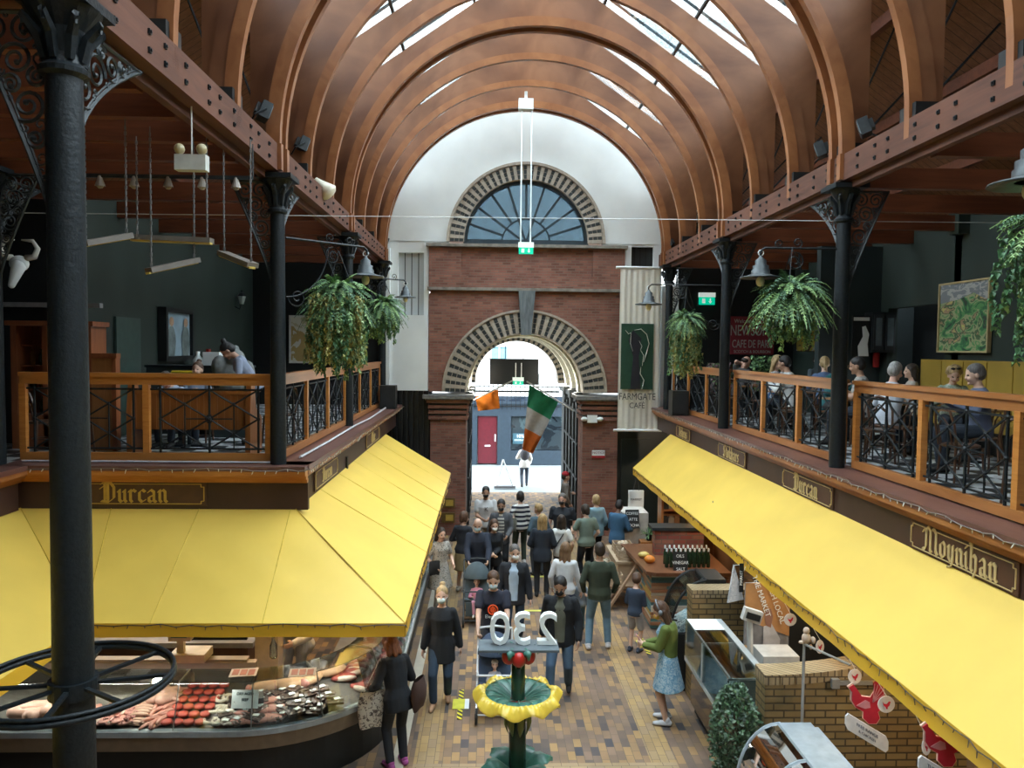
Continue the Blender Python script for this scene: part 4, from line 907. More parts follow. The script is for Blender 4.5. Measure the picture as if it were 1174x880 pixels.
# cabinet, screen and panelling at the far left
m_red=wood('reddish_oak',(.20,.055,.02),(.33,.11,.04),.4,3,(4,4,.5)); m_oak=wood('oak_panel',(.28,.11,.035),(.42,.18,.06),.4,3,(4,4,.5))
pa,pb=at(24,525,11.6),at(112,372,11.6); t=thing('display_cabinet','tall reddish wooden display cabinet behind the near column on the left gallery','cabinet',(pa.x,11.6,GF))
mb=MB(); mb.b2((pa.x,11.4,GF),(pa.x+.08,11.85,pb.z)); mb.b2((pb.x-.1,11.4,GF),(pb.x,11.85,pb.z)); mb.b2((pa.x-.05,11.35,pb.z-.03),(pb.x+.05,11.85,pb.z+.04)); mb.b2((pa.x,11.8,GF),(pb.x,11.85,pb.z)); mb.b2((pa.x,11.4,GF),(pb.x,11.8,GF+.5)); mb.b2((pa.x+.45,11.4,GF),(pa.x+.52,11.8,pb.z)); mb.build('carcass',m_red,t)
mb=MB(); 
for z in (GF+.85,GF+1.2,GF+1.5): mb.b2((pa.x+.08,11.5,z),(pb.x-.1,11.8,z+.02))
mb.build('shelf_boards',m_red,t)
k=0
for z in (GF+.52,GF+.87,GF+1.22):
    for xx in (pa.x+.2,pa.x+.33,pb.x-.35,pb.x-.22,pb.x-.5):
        k+=1; o=MB().lathe([(.03,z),(.045,z+.06),(.04,z+.15),(.015,z+.19),(.018,z+.24)],(xx,11.6,0),8).build('bottle',[mat('dark_bottle',(.01,.03,.015),.15),mat('amber_bottle',(.15,.06,.01),.2)][k%2],loc=(xx,11.6,z)); tag(o,'small bottle standing inside the reddish display cabinet','bottle','bottles in the display cabinet')
pa,pb=at(110,520,11.3),at(134,409,11.3); t=thing('oak_partition','low oak panel partition beside the display cabinet','partition',(pa.x,11.3,GF)); MB().b2((pa.x-.02,11.25,GF),(pb.x,11.32,pb.z)).build('panel',m_oak,t); mb=MB().b2((pa.x-.04,11.22,pb.z-.02),(pb.x+.03,11.35,pb.z+.05)).b2((pb.x-.04,11.22,GF),(pb.x+.02,11.35,pb.z)); mb.build('frame',m_red,t)
tag(MB().b2((-8.2,11.9,5.55),(-5.9,12.0,5.62)).build('wall_shelf',mat('pale_shelf',(.25,.25,.25),.5),loc=(-7,12,5.55)),'thin grey shelf rail on the dark wall at far left','shelf')
p=at(22,302,11.5); t=thing('horned_skull','white horned animal skull mounted on the dark wall at far left','skull',tuple(p)); mb=MB(); x,y,z=p
mb.ball((x,y,z),(.14,.1,.12),12,8).limb((x+.02,y-.05,z-.05),(x-.04,y-.12,z-.32),.1,.05); mb.build('cranium',m_white,t,smooth=True)
mb=MB()
for s in (-1,1): mb.tube([(x+s*.1,y,z+.08),(x+s*.22,y,z+.10),(x+s*.27,y,z+.22),(x+s*.2,y,z+.33),(x+s*.05,y-.02,z+.34)],[.05,.045,.038,.028,.01],8)
mb.build('horns',mat('horn_white',(.6,.58,.52),.5),t,smooth=True)
# pew bench
m_pew=wood('pew_oak',(.26,.085,.02),(.40,.15,.04),.35,3,(5,5,.5)); pa=at(150,526,10.9); pb=at(290,526,10.9)
t=thing('pew_bench','long orange-brown church pew with panelled back, seen from behind the railing','bench',((pa.x+pb.x)/2,10.9,GF))
mb=MB(); mb.b2((pa.x+.06,10.85,GF+.36),(pb.x-.06,10.90,GF+.90)); n=16
for i in range(n+1): mb.b2((pa.x+.1+(pb.x-pa.x-.2)*i/n-.005,10.84,GF+.38),(pa.x+.1+(pb.x-pa.x-.2)*i/n+.005,10.85,GF+.84))
mb.b2((pa.x+.04,10.82,GF+.86),(pb.x-.04,10.93,GF+.93)); mb.build('backrest',m_pew,t); MB().b2((pa.x+.06,10.9,GF+.40),(pb.x-.06,11.3,GF+.44)).build('seat',m_pew,t)
for xx in (pa.x,pb.x-.07): MB().prism([(10.78,GF),(11.34,GF),(11.34,GF+.5),(11.05,GF+.66),(11.0,GF+.98),(10.93,GF+1.04),(10.84,GF+.98),(10.78,GF+.6)],'X',xx,xx+.07).build('end_panel',m_pew,t)
# ceiling rails, spot tracks and hanging heaters on the left
def lamp_track(a,b,label,n,seed):
    a,b=Vector(a),Vector(b); t=thing('spot_track',label,'light track',tuple(a)); MB().bar(a,b,.03,.04).tube([a,(a.x,a.y,7.2)],.006,4).tube([b,(b.x,b.y,7.2)],.006,4).build('track',m_irong,t)
    for i in range(n):
        p=a.lerp(b,(i+.5)/n); MB().lathe([(.02,0),(.035,-.05),(.055,-.11)],p,10,cap=False).ball(p+Vector((0,0,-.10)),.04,8,5).build('spotlight',mat('warm_metal',(.35,.3,.25),.4),t)
lamp_track(at(95,201,8.6),at(290,204,8.6),'thin spotlight track with five small lamps at the left above the green wall',5,1)
def hanging_strip(p,q,ztop,label,glow=False):
    p,q=Vector(p),Vector(q); t=thing('hanging_lamp',label,'lamp',tuple((p+q)/2)); MB().bar(p,q,.13,.05).build('housing',mat('grey_brown_metal',(.16,.14,.12),.5),t)
    MB().bar(p+Vector((.0,-.02,-.03)),q+Vector((0,-.02,-.03)),.07,.02).build('tube',mat('warm_tube',(.6,.45,.12),.4),t)
    for e in (.06,.94):
        mb=MB(); a=p.lerp(q,e); n=int((ztop-a.z)/.05)
        mb.tube([a,(a.x,a.y,ztop)],.006,4)
        for i in range(n): mb.box((a.x,a.y,a.z+i*.05),(.022,.01,.034) if i%2 else (.01,.022,.034))
        mb.build('chain',mat('steel_chain',(.16,.155,.15),.5,metal=.2),t)
hanging_strip(at(152,272,8.0),at(243,276,8.0),7.1,'long dim heater strip hanging level beneath the left gallery ceiling')
hanging_strip(at(95,279,7.0),at(148,270,7.4),7.1,'thin hanging bar on chains nearest the black column')
hanging_strip(at(170,310,7.6),at(226,298,8.0),7.1,'lower thin hanging bar sloping up to the right on chains')
hanging_strip(at(255,290,8.4),at(290,304,8.0),7.1,'short pale tilted reflector panel hanging left of the corner column')
p=at(220,187,7.2); t=thing('emergency_light','white box with twin lamps below the left ceiling timbers','emergency light',tuple(p)); MB().box(p,(.28,.1,.14)).tube([p,(p.x,p.y,7.2)],.008,4).build('box',mat('beige_case',(.55,.55,.5),.5),t)
for s in (-.1,.1): MB().ball(p+Vector((s,-.03,.12)),.05,10,6).build('lamp_head',mat('brass_lamp',(.45,.38,.22),.3),t,smooth=True)
# speakers and floodlights on the beams
def floodlight(p,aim,label,mt=None):
    p=Vector(p); d=Vector(aim).normalized(); t=thing('floodlight',label,'floodlight',tuple(p)); Mx=d.to_track_quat('-Y','Z').to_matrix()
    MB().box(p,(.24,.12,.2),Mx).box(p+Mx@Vector((0,.08,0)),(.14,.06,.12),Mx).build('housing',mt or m_irong,t); MB().box(p-Mx@Vector((0,.065,0)),(.2,.01,.16),Mx).build('lens',mat('lens_glass',(.2,.24,.26),.1),t); MB().tube([p+Mx@Vector((-.14,0,0)),p+Mx@Vector((-.14,.1,-.12)),p+Mx@Vector((0,.1,-.2))],.012,5).build('yoke',m_iron,t)
zt=7.64
for px,py,x,l in ((303,128,-2.75,'black floodlight on the left beam before the corner arch'),(347,166,-2.75,'black floodlight with cable on the left beam, beside the doubled arch'),(991,146,4.6,'black floodlight on the right beam, nearest to the camera'),(941,172,4.6,'pair-like black floodlight on the right beam beyond the nearer doubled arch'),(833,236,4.6,'grey floodlight on the right beam near the gate'),(768,278,4.6,'black floodlight at the far end of the right beam'),(441,277,-2.7,'pale floodlight at the far end of the left beam')):
    p=atx(px,py,x); floodlight((x,p.y,max(p.z,zt)),((1 if x<0 else -1),.5,-.4),l)
p=atx(372,216,-2.62); t=thing('spot_lamp','cream bell-shaped spot lamp fixed to the left beam','lamp',tuple(p)); MB().lathe([(.05,-.2),(.07,-.12),(.13,.04),(.15,.1),(.11,.14),(.02,.15)],p,14,rot=Matrix.Rotation(2.3,3,'Y')).build('bell',mat('cream_enamel',(.7,.66,.52),.35),t,smooth=True); MB().bar(p,p+Vector((-.1,0,-.1)),.03,.03).build('bracket',m_iron,t)
# thin tension wire across the hall
a=at(95,247,9.95); b=at(1174,255,9.95); tag(MB().tube([(-6,9.95,a.z+.02),(b.x+1,9.95,b.z)],.005,4).build('tension_wire',mat('pale_wire',(.5,.5,.5),.5),loc=(0,9.95,a.z)),'thin pale wire stretched straight across the hall','wire')
# black loudspeakers on the ledges
for px,py,x,l in ((437,466,-2.45,'black loudspeaker box at the far end of the left ledge'),(772,462,4.45,'black loudspeaker box at the far end of the right ledge')):
    y=19.0 if x<0 else 17.8; t=thing('loudspeaker',l,'loudspeaker',(x,y,GF+.05)); MB().b2((x-.19,y-.2,GF+.03),(x+.19,y+.2,GF+.6)).build('cabinet',m_black,t); MB().b2((x-.16,y-.215,GF+.08),(x+.16,y-.2,GF+.55)).build('grille_cloth',mat('speaker_cloth',(.02,.022,.024),.9),t)
# ---- banner
pa,pb=at(709,493,20.1),at(757,307,20.1); 
t=thing('cloth_banner','long cream banner lettered FARMGATE CAFE with a green picture, right of the gate','banner',((pa.x+pb.x)/2,20.1,pa.z))
x0,x1=at(710,400,20.1).x,at(756,400,20.1).x; z0,z1=pa.z,pb.z
mb=MB(); f=lambda u,v: Vector((x0+(x1-x0)*u+(-.02*(1-v) if u<.5 else .0)*1,20.1+.007*math.sin(u*44)+.008*math.sin(u*17+v*3),z0+(z1-z0)*v)); mb.grid(f,60,10); mb.grid(lambda u,v: f(u,v)+Vector((0,.008,0)),60,10); mb.build('cloth',mat('cream_canvas',(.72,.69,.61),.85,var=.04),t,smooth=True)
za,zb_=at(730,446,20.1).z,at(730,371,20.1).z; xa,xb=at(712,400,20.06).x,at(749,400,20.06).x
mb=MB(); mb.mi=0; mb.b2((xa,20.05,za),(xb,20.07,zb_)); mb.mi=1; W_,H_=xb-xa,zb_-za
mb.prism([(xa+W_*.3,za),(xa+W_*.62,za),(xa+W_*.55,za+H_*.5),(xa+W_*.62,za+H_*.78),(xa+W_*.35,za+H_*.9),(xa+W_*.22,za+H_*.75),(xa+W_*.38,za+H_*.5)],'Y',20.04,20.05)
mb.mi=2; st=lambda P,w_: mb.tube([(xa+W_*a_,20.035,za+H_*b_) for a_,b_ in P],w_,5,flat=.3)
st([(.12,.9),(.22,.84),(.28,.86)],[.01,.03,.012]); st([(.4,.9),(.6,.92),(.78,.84),(.86,.7),(.78,.55),(.7,.42)],[.01,.035,.03,.02,.035,.012]); st([(.55,.74),(.64,.66),(.6,.6),(.7,.52),(.66,.36)],[.01,.025,.014,.025,.012]); st([(.3,.86),(.28,.7),(.36,.58)],[.012,.02,.01]); st([(.62,.34),(.6,.24),(.72,.14),(.66,.0)],[.012,.03,.035,.03])
mb.build('printed_picture',[mat('banner_green',(.012,.055,.03),.7),mat('banner_black',(.012,.012,.02),.7),mat('banner_cream',(.7,.68,.58),.7)],t)
mb=MB(); mb.text('FARMGATE',((xa+xb)/2+.02,20.05,at(730,458,20.1).z),(1,0,0),(0,0,1),.255,.003,.76).text('CAFÉ',((xa+xb)/2+.02,20.05,at(730,467.5,20.1).z),(1,0,0),(0,0,1),.21,.003,.85); mb.build('lettering',mat('banner_text',(.06,.06,.06),.7),t)
for z,nm in ((z1,'top'),(z0,'bottom')): MB().tube([(x0-.12,20.1,z),(x1+.1,20.1,z)],.035,8).build('pole',m_white,t)
# ---- flags
def flag(p0,p1,hang,cols,label,Y,poleA,poleB,seed=0):
    t=thing('flag',label,'flag',tuple(p0)); a,b=Vector(p0),Vector(p1); h0,h1=[Vector(h) for h in hang]
    for k,(nm,cm) in enumerate(cols):
        v0,v1=k/len(cols),(k+1)/len(cols)
        f=lambda u,v: a.lerp(b,u).lerp(h0.lerp(h1,u),v0+(v1-v0)*v)+Vector((0,.05*math.sin(u*9+(v0+(v1-v0)*v)*5+seed),0))
        mb=MB(); mb.grid(f,16,6); mb.grid(lambda u,v: f(u,v)+Vector((0,.006,0)),16,6); mb.build(nm,cm,t,smooth=True)
    MB().tube([poleA,poleB],.022,6).build('pole',mat('pale_pole',(.4,.4,.38),.5),t)
Yf=21.4; A=lambda x,y,Y=Yf: tuple(at(x,y,Y))
flag(A(607,441),A(640,461),[A(599,515),A(611,520)],[('green_band',mat('flag_green',(.0,.16,.07),.7)),('white_band',mat('flag_white',(.42,.4,.38),.7)),('orange_band',mat('flag_orange',(.55,.12,.01),.7))],'green white and orange tricolour flag hanging in the gateway',Yf,A(604,437),A(658,471,20.9))
flag(A(571,446,22),A(545,455,22),[A(573,468,22),A(548,471,22)],[('orange_cloth',mat('flag_orange2',(.62,.17,.01),.7))],'plain orange flag on a pole at the left of the gateway',22,A(540,460,21.6),A(588,436,22.2),2)
# small things on the right pier
p=at(686,519,20.36); t=thing('notice_sign','small white and red notice on the right brick pier','sign',tuple(p)); MB().box((p.x,20.35,p.z),(.34,.03,.14)).build('white_part',m_white,t); MB().box((p.x,20.35,p.z-.1),(.34,.03,.06)).build('red_part',mat('notice_red',(.45,.02,.03),.5),t); MB().text('NOTICE',(p.x,20.33,p.z-.02),(1,0,0),(0,0,1),.09,.002).build('lettering',mat('notice_text',(.3,.03,.05),.5),t)
p=at(679,480,20.3); t=thing('emergency_light','white twin-headed emergency light on the right brick pier','emergency light',tuple(p)); MB().box(p,(.26,.08,.2)).build('box',m_white,t)
for s in (-.22,.2): MB().ball(p+Vector((s,-.05,0)),(.09,.07,.06),10,6).build('lamp_head',m_white,t,smooth=True)
for i,(px,py) in enumerate(((514,576),(514,593))): 
    p=at(px,py,20.36); t=thing('brass_plaque',f'{["upper","lower"][i]} brass plaque on the left brick pier','plaque',tuple(p)); MB().box((p.x,20.35,p.z),(.36,.03,.26)).build('plate',mat('dark_brass',(.16,.10,.03),.4,metal=.3),t); MB().box((p.x+.03,20.33,p.z),(.2,.01,.16)).build('relief',mat('bright_brass',(.55,.38,.08),.3,metal=.4),t)
# ================= left meat counter
m_steel=mat('brushed_steel',(.42,.42,.40),.35,metal=.5,var=.1); m_steelb=mat('bronze_band',(.20,.155,.11),.35,metal=.4,var=.1); m_cglass=glass('counter_glass',(.86,.92,.90),.10); m_beige=mat('beige_laminate',(.30,.26,.21),.5,var=.06)
PATH=[(-7.2,8.42),(-2.9,8.42)]+[(-2.9+1.76*math.sin(a),10.05-1.63*math.cos(a)) for a in [PI/2*i/14 for i in range(1,15)]]+[(-1.14,17.5)]
PATH=[Vector((x,y,0)) for x,y in PATH]
def pnorm():
    N=[]
    for i in range(len(PATH)):
        d=(PATH[min(i+1,len(PATH)-1)]-PATH[max(i-1,0)]).normalized(); N.append(Vector((-d.y,d.x,0)))
    return N
PN=pnorm()
def sweep(mb,prof,i0=0,i1=None):
    """prof: (inward offset, z) closed loop"""
    i1=len(PATH)-1 if i1 is None else i1; n=len(prof); b=len(mb.v)
    for i in range(i0,i1+1):
        for s_,z in prof: q=PATH[i]+PN[i]*s_; mb.v.append(Vector((q.x,q.y,z)))
    for i in range(i1-i0):
        for j in range(n): mb.f.append([b+i*n+j,b+i*n+(j+1)%n,b+(i+1)*n+(j+1)%n,b+(i+1)*n+j]); mb.m.append(mb.mi)
    mb.f.append([b+j for j in range(n)]); mb.f.append([b+(i1-i0)*n+j for j in range(n)][::-1]); mb.m+=[mb.mi]*2
    return mb
def ppos(u,s_,z):
    """u metres along the path from its start, s_ inward"""
    for i in range(len(PATH)-1):
        l=(PATH[i+1]-PATH[i]).length
        if u<=l or i==len(PATH)-2:
            f=u/l; q=PATH[i].lerp(PATH[i+1],f)+PN[i].lerp(PN[i+1],f).normalized()*s_; d=(PATH[i+1]-PATH[i]).normalized(); return Vector((q.x,q.y,z)),math.atan2(d.y,d.x)
        u-=l
t=thing('meat_counter','long glass-fronted refrigerated meat counter curving round the corner under the left awning','counter',(-3,8.6,0))
sweep(MB(),[(.10,0),(.9,0),(.9,.5),(.10,.5)]).build('base',m_black,t)
sweep(MB(),[(.02,.50),(.3,.50),(.3,.66),(.0,.68)]).build('bronze_band',m_steelb,t)
sweep(MB(),[(-.03,.68),(.06,.68),(.06,.74),(-.03,.74)]).build('front_rail',mat('blue_steel_rail',(.30,.35,.38),.35,metal=.4),t)
sweep(MB(),[(.06,.66),(.9,.66),(.9,.92),(.82,.90),(.06,.72)]).build('display_bed',mat('display_bed',(.13,.12,.11),.4),t)
sweep(MB(),[(.0,.74),(.012,.74),(.20,1.20),(.19,1.21)]).build('front_glass',m_cglass,t)
sweep(MB(),[(.18,1.205),(.52,1.215),(.52,1.225),(.18,1.215)]).build('top_glass',m_cglass,t)
mb=MB(); 
for u in (1.2,2.6,3.75,4.6,5.4,6.4,7.8): 
    p,a=ppos(u,.01,.74); q,_=ppos(u,.20,1.21); r_,_=ppos(u,.52,1.215); mb.tube([p,q,r_],.008,5)
mb.build('glass_posts',m_steel,t)
sweep(MB(),[(.84,.92),(.95,.92),(.95,1.16),(.84,1.16)],0,2).build('rear_panel',m_beige,t); sweep(MB(),[(.86,1.16),(.98,1.16),(.98,1.19),(.86,1.19)],0,1).build('rear_shelf',m_beige,t)
mb=MB()
def lumps(kind,rr):
    mb=MB()
    if kind=='sausage': P=[(-.09,0,0),(-.05,.012,.004),(0,.018,.006),(.05,.012,.004),(.09,0,0)]; mb.tube(P,[.008,.017,.018,.017,.008],8)
    if kind=='patty': mb.lathe([(.03,0),(.045,.006),(.047,.02),(.04,.032),(.01,.036)],(0,0,0),12)
    if kind=='chop':
        mb.ball((0,0,.02),(.085,.055,.02),12,6).ball((.06,.03,.02),(.045,.03,.02),8,5)
        mb.mi=1; mb.ball((.0,.045,.018),(.09,.018,.022),10,5); mb.mi=0
    if kind=='joint': mb.ball((0,0,.055),(.16,.075,.055),16,10); mb.mi=1; mb.ball((-.14,0,.055),(.03,.06,.045),10,6); mb.mi=0
    if kind=='mince':
        for _ in range(26): a=rr.uniform(0,2*PI); r_=rr.uniform(0,.08); p=(r_*math.cos(a),r_*math.sin(a),.02+.05*(1-r_/.08)*rr.random()); mb.tube([p,(p[0]+rr.uniform(-.03,.03),p[1]+rr.uniform(-.03,.03),p[2]+.012)],.009,5)
    if kind=='packet':
        b0=len(mb.v); mb.grid(lambda u,v:(.17*(u-.5),.11*(v-.5),.028+.012*math.sin(u*9+v*7)*math.sin(v*8)),8,6); mb.grid(lambda u,v:(.17*(u-.5),.11*(v-.5),.004),2,2); mb.box((0,0,.014),(.16,.10,.022)); mb.mi=1; mb.box((.02,0,.044),(.055,.045,.004),.3); mb.mi=0
    if kind=='pudding': mb.tube([(.10*math.cos(a),.07*math.sin(a),.022) for a in [PI*1.6*i/14 for i in range(15)]],[.012]+[.022]*13+[.012],8)
    if kind=='leg': mb.limb((-.10,0,.06),(.06,0,.05),.065,.05,12); mb.limb((.06,0,.05),(.17,.01,.03),.03,.016,10)
    return mb
mm={'sausage':[mat('sausage_pale',(.55,.33,.24),.4,var=.1)],'sausage2':[mat('sausage_pink',(.55,.25,.19),.4,var=.12)],'patty':[mat('red_mince',(.42,.06,.04),.5,var=.2)],'chop':[mat('pork_pink',(.60,.26,.21),.4,var=.15),mat('pork_fat',(.72,.60,.50),.45)],'steak':[mat('beef_red',(.38,.07,.06),.4,var=.3),mat('pork_fat',(.72,.60,.50),.45)],'joint':[mat('rind_tan',(.62,.38,.22),.45,var=.12),mat('cut_pink',(.55,.24,.2),.4)],'mince':[mat('mince_pink',(.48,.20,.18),.5,var=.3)],'packet':[mat('dark_vacuum_pack',(.09,.055,.045),.32,var=.5,scale=14),m_white],'pudding':[mat('white_pudding',(.62,.55,.45),.4),],'leg':[mat('pale_ham',(.62,.36,.28),.4,var=.15)]}
protos={}
for (ax,ay,bx_,by) in ((-7,8.62,-4.6,8.62),(-4.6,8.62,-2.9,8.62),(-2.3,8.85,-1.6,9.5),(-1.34,10.2,-1.34,14)):
    L__=math.hypot(bx_-ax,by-ay); lo=arealight('case_light',((ax+bx_)/2,(ay+by)/2,1.19),(L__,.04),(.0,.0,-1),3.2*L__,(1,.93,.86)); lo.rotation_euler=(0,0,math.atan2(by-ay,bx_-ax))
def meat(kind,u,s_,rz,label,group,mk=None,dz=0,sc=1.,nm=None):
    z=.72+ (s_-.06)*.235+dz; p,a=ppos(u,s_,z); key=(kind,mk or kind)
    if key not in protos:
        o=lumps(kind,rnd).build(nm or {'sausage':'sausage','patty':'burger_patty','chop':'meat_chop','joint':'meat_joint','mince':'mince_heap','packet':'vacuum_pack','pudding':'pudding_ring','leg':'ham_leg'}[kind],mm[mk or kind],loc=(0,0,0),smooth=kind!='packet'); protos[key]=o
    else: o=protos[key].copy(); COL.objects.link(o)
    o.location=p; o.rotation_euler=(.2*0,0,a+rz); o.scale=(sc*1.28,)*3; tag(o,label,{'packet':'packet'}.get(kind,'meat'),group); return o
r7=random.Random(11)
def U(px): # path distance of a pixel column on the front straight, at bed depth
    return at(px,825,8.75).x+7.2
for i in range(5): meat('leg',U(35+i*9),.25+.1*(i%2),.5*i,'pale ham piece at the far left of the meat display','hams at the left of the counter')
for i in range(14): meat('chop',U(110+(i%7)*7),.16+.15*(i//7),r7.uniform(-.4,.4)+1.2,'pink pork chop in the heap nearest the black column','pork chops by the column',dz=.02*(i%2)+.01)
for i in range(9): meat('mince',U(132+(i%3)*11),.16+.13*(i//3),r7.uniform(0,3),'heap of pinkish minced pork left of the stacked sausages','mince heaps',dz=.01)
for i in range(22): meat('sausage',U(158+(i%2)*7),.12+.045*(i//2),PI*.02+r7.uniform(-.15,.15),'pale sausage in the ladder-like stack','pale stacked sausages','sausage',dz=.02+.012*(i%2)+(.03 if 3<i<16 else 0))
for i in range(8): meat('leg',U(172+(i%4)*5),.50+.1*(i//4),r7.uniform(-1,1),'pink chicken piece at the back above the stacked sausages','chicken pieces at the back',dz=.02,sc=.8)
for i in range(18): meat('sausage',U(180+(i%3)*7),.12+.06*(i//3),1.0+r7.uniform(-.5,.5),'pinkish loose sausage left of the red burgers','pink loose sausages','sausage2',dz=.015+.02*(i%2))
for i in range(24): meat('patty',U(199+(i%4)*12.5+(i//4)*1.2),.14+.125*(i//4),0,'round red burger patty in the rows by the display glass','red burger patties',dz=.015,sc=1.0)
for i in range(10): meat('pudding',U(248+(i%4)*9.5),.16+.19*(i//4),r7.uniform(0,6),'pale ring of pudding right of the red patties','pale pudding rings',dz=.015,sc=.72)
for i in range(12): meat('chop',U(284+(i%4)*12),.14+.15*(i//4),r7.uniform(-.4,.4),'large pink steak before the white pillar','pink steaks right of the puddings',dz=.015,sc=1.25)
for i in range(34): meat('packet',4.28+ (i%9)*.165+r7.uniform(-.04,.04),.14+.14*(i//9),r7.uniform(-1,1),'dark shiny vacuum pack of meat near the counter corner','dark vacuum packs at the corner',dz=.01+.02*(i%3))
for i in range(4): meat('joint',4.7+.46*i,.66,r7.uniform(-.5,.5),'tan rolled joint at the back of the counter corner','rolled joints at the corner',dz=.0)
for i in range(24): meat('chop',6.2+(i%12)*.22,.2+.3*(i//12),r7.uniform(0,3),'dark red cut of beef along the side display past the corner','beef cuts in the side display','steak',dz=.01,sc=1.3)
# cards, scales, box, bottle
def card(px,py,w_,h_,Y,label,lines,m_b=None,nm='price_card'):
    p=at(px,py,Y); t=thing(nm,label,'card',(p.x,Y,p.z-h_/2)); Mx=Matrix.Rotation(-.25,3,'X'); MB().box(p,(w_,.008,h_),Mx).build('card_board',m_b or m_white,t)
    mb=MB(); ink=mat('ink_dark',(.04,.04,.05),.6) if m_b is None else m_white
    for i,l in enumerate(lines): mb.text(l,p+Mx@Vector((0,-.006,h_*(.22-.32*i))),(1,0,0),tuple(Mx@Vector((0,0,1))),h_*.22,.002,.9)
    mb.build('lettering',ink,t)
card(243,839,.22,.13,8.62,'small white price card below the red burgers',('BURGERS',)); card(281,836,.30,.15,8.62,'grey slate card below the puddings',('PORK','CHOPS'),mat('grey_slate_card',(.10,.115,.11),.6)); card(188,843,.11,.07,8.62,'tiny black price ticket by the pink sausages',('4.99',),m_black); card(113,843,.11,.07,8.62,'tiny black price ticket nearest the column',('5.50',),m_black); card(222,842,.10,.07,8.62,'tiny black price ticket by the red burgers',('6.95',),m_black)
card(281,801,.30,.20,8.70,'white card notice standing on the counter glass',('DRY AGED','BEEF'))
p=at(200,760,9.05); t=thing('shop_scale','beige shop scale with blue display on the rear shelf','scale',(p.x,9.25,1.2)); MB().box((p.x,9.25,1.52),(.26,.12,.14)).box((p.x,9.25,1.36),(.08,.07,.22)).box((p.x+.1,9.3,1.25),(.42,.3,.1)).build('scale_body',mat('cream_plastic',(.52,.47,.38),.5),t); MB().box((p.x-.0,9.185,1.53),(.19,.012,.07)).build('display',mat('lcd_blue',(.04,.16,.22),.3),t)
p=at(304,768,8.95); tag(MB().lathe([(.035,1.2),(.045,1.22),(.045,1.36),(.02,1.42),(.018,1.47)],(p.x,9.3,0),12).build('water_bottle',glass('clear_plastic',(.7,.8,.78),.3),loc=(p.x,9.3,1.2),smooth=True),'clear plastic bottle before the white pillar','bottle')
p=at(347,812,8.95); bx,_=ppos(4.5,.42,.80); tag(MB().box((bx.x,bx.y,.87),(.32,.24,.15),.3).build('black_tub',m_black,loc=(bx.x,bx.y,.8)),'black box in the display between steaks and vacuum packs','box')
for i,(px,c) in enumerate(((277,'left'),(345,'right'))):
    p=at(px,784,8.7); o=MB(); o.mi=0; o.box((p.x,8.78,1.245),(.30,.22,.006),.15); o.mi=1
    for k in range(3): o.box((p.x-.09+.09*k,8.78,1.25),(.07,.15,.004),.15)
    tag(o.build('leaflet',[mat('leaflet_paper',(.5,.45,.4),.6),mat('leaflet_print',(.35,.12,.07),.6)],loc=(p.x,8.78,1.24)),f'printed leaflet lying on the counter glass, {c} of the two','leaflet')
struct(MB().b2((-3.02,10.0,0),(-2.72,10.25,3.1)).build('wall_pillar_white',mat('warm_white_pillar',(.62,.53,.44),.5)))
t=thing('menu_board','black board with white vertical writing behind the meat counter','sign',(-3.4,10.4,1.2)); MB().b2((-4.0,10.40,1.0),(-3.25,10.45,2.3)).build('board',m_black,t); mb=MB()
for k in range(6): mb.text('BUTCHERS BEEF',(-3.9+.1*k,10.39,1.6),(0,0,1),(-1,0,0),.09,.002)
mb.build('lettering',mat('faded_white',(.35,.33,.3),.6),t)
# back tables with more meat
t=thing('rear_meat_table','steel-edged rear table piled with wrapped meat behind the counter','table',(-4,10.6,0)); MB().b2((-6.4,10.5,.85),(-3.2,11.2,.92)).build('table_board',m_steel,t); MB().b2((-6.2,10.6,0),(-3.3,11.1,.85)).build('table_base',mat('timber_dark',(.10,.05,.03),.6),t); MB().b2((-6.3,11.1,1.35),(-3.2,11.4,1.39)).build('rear_shelf',m_beige,t)
for i in range(16):
    o=MB(); o.ball((0,0,.07),(.13,.1,.07),10,6) if i%3 else o.limb((-.12,0,.08),(.12,0,.06),.07,.05); x=-6.1+i*.18; o=o.build('meat_joint',[mat('meat_red2',(.36,.07,.05),.4,var=.3),mat('meat_wrap',(.6,.45,.4),.3,var=.2),mat('meat_orange',(.55,.2,.1),.4,var=.2)][i%3],loc=(0,0,0),smooth=True); o.location=(x,10.8+.1*(i%2),.92); tag(o,'lump of meat in the row on the rear table','meat','meat on the rear table')
for i in range(9):
    o=MB().limb((0,0,.0),(0,0,-.34),.05,.09,10).build('hanging_meat',[mat('meat_dark',(.25,.06,.04),.4,var=.3),mat('meat_wrap',(.6,.45,.4),.3,var=.2)][i%2],loc=(0,0,0),smooth=True); o.location=(-5.9+.33*i,11.35,2.05); tag(o,'cut of meat hanging from the hook rail behind the counter','meat','cuts hanging behind the counter')
tag(MB().tube([(-6.1,11.35,2.12),(-3.0,11.35,2.12)],.012,6).tube([(-6.1,11.35,2.12),(-6.1,11.35,3.1)],.012,5).tube([(-3.0,11.35,2.12),(-3.0,11.35,3.1)],.012,5).build('hook_rail',m_steel,loc=(-4.5,11.35,2.1)),'steel hook rail behind the meat counter','rail')
LPS=((-5.2,10.3),(-3.9,10.25),(-2.58,10.35),(-2.8,12.8),(-5,11.6))  # third lamp is an added one, put in to brighten the butcher
for x,y in LPS:
    lampat('stall_lamp',(x,y,2.75),34,(1,.88,.72),.08); t=thing('ceiling_spot',f'warm ceiling spot under the left gallery at {["the left end","the white pillar","the counter corner","the side run","the rear table"][LPS.index((x,y))]}','lamp',(x,y,2.9)); MB().lathe([(.05,2.84),(.06,3.11)],(x,y,0),10).build('can',m_white,t)
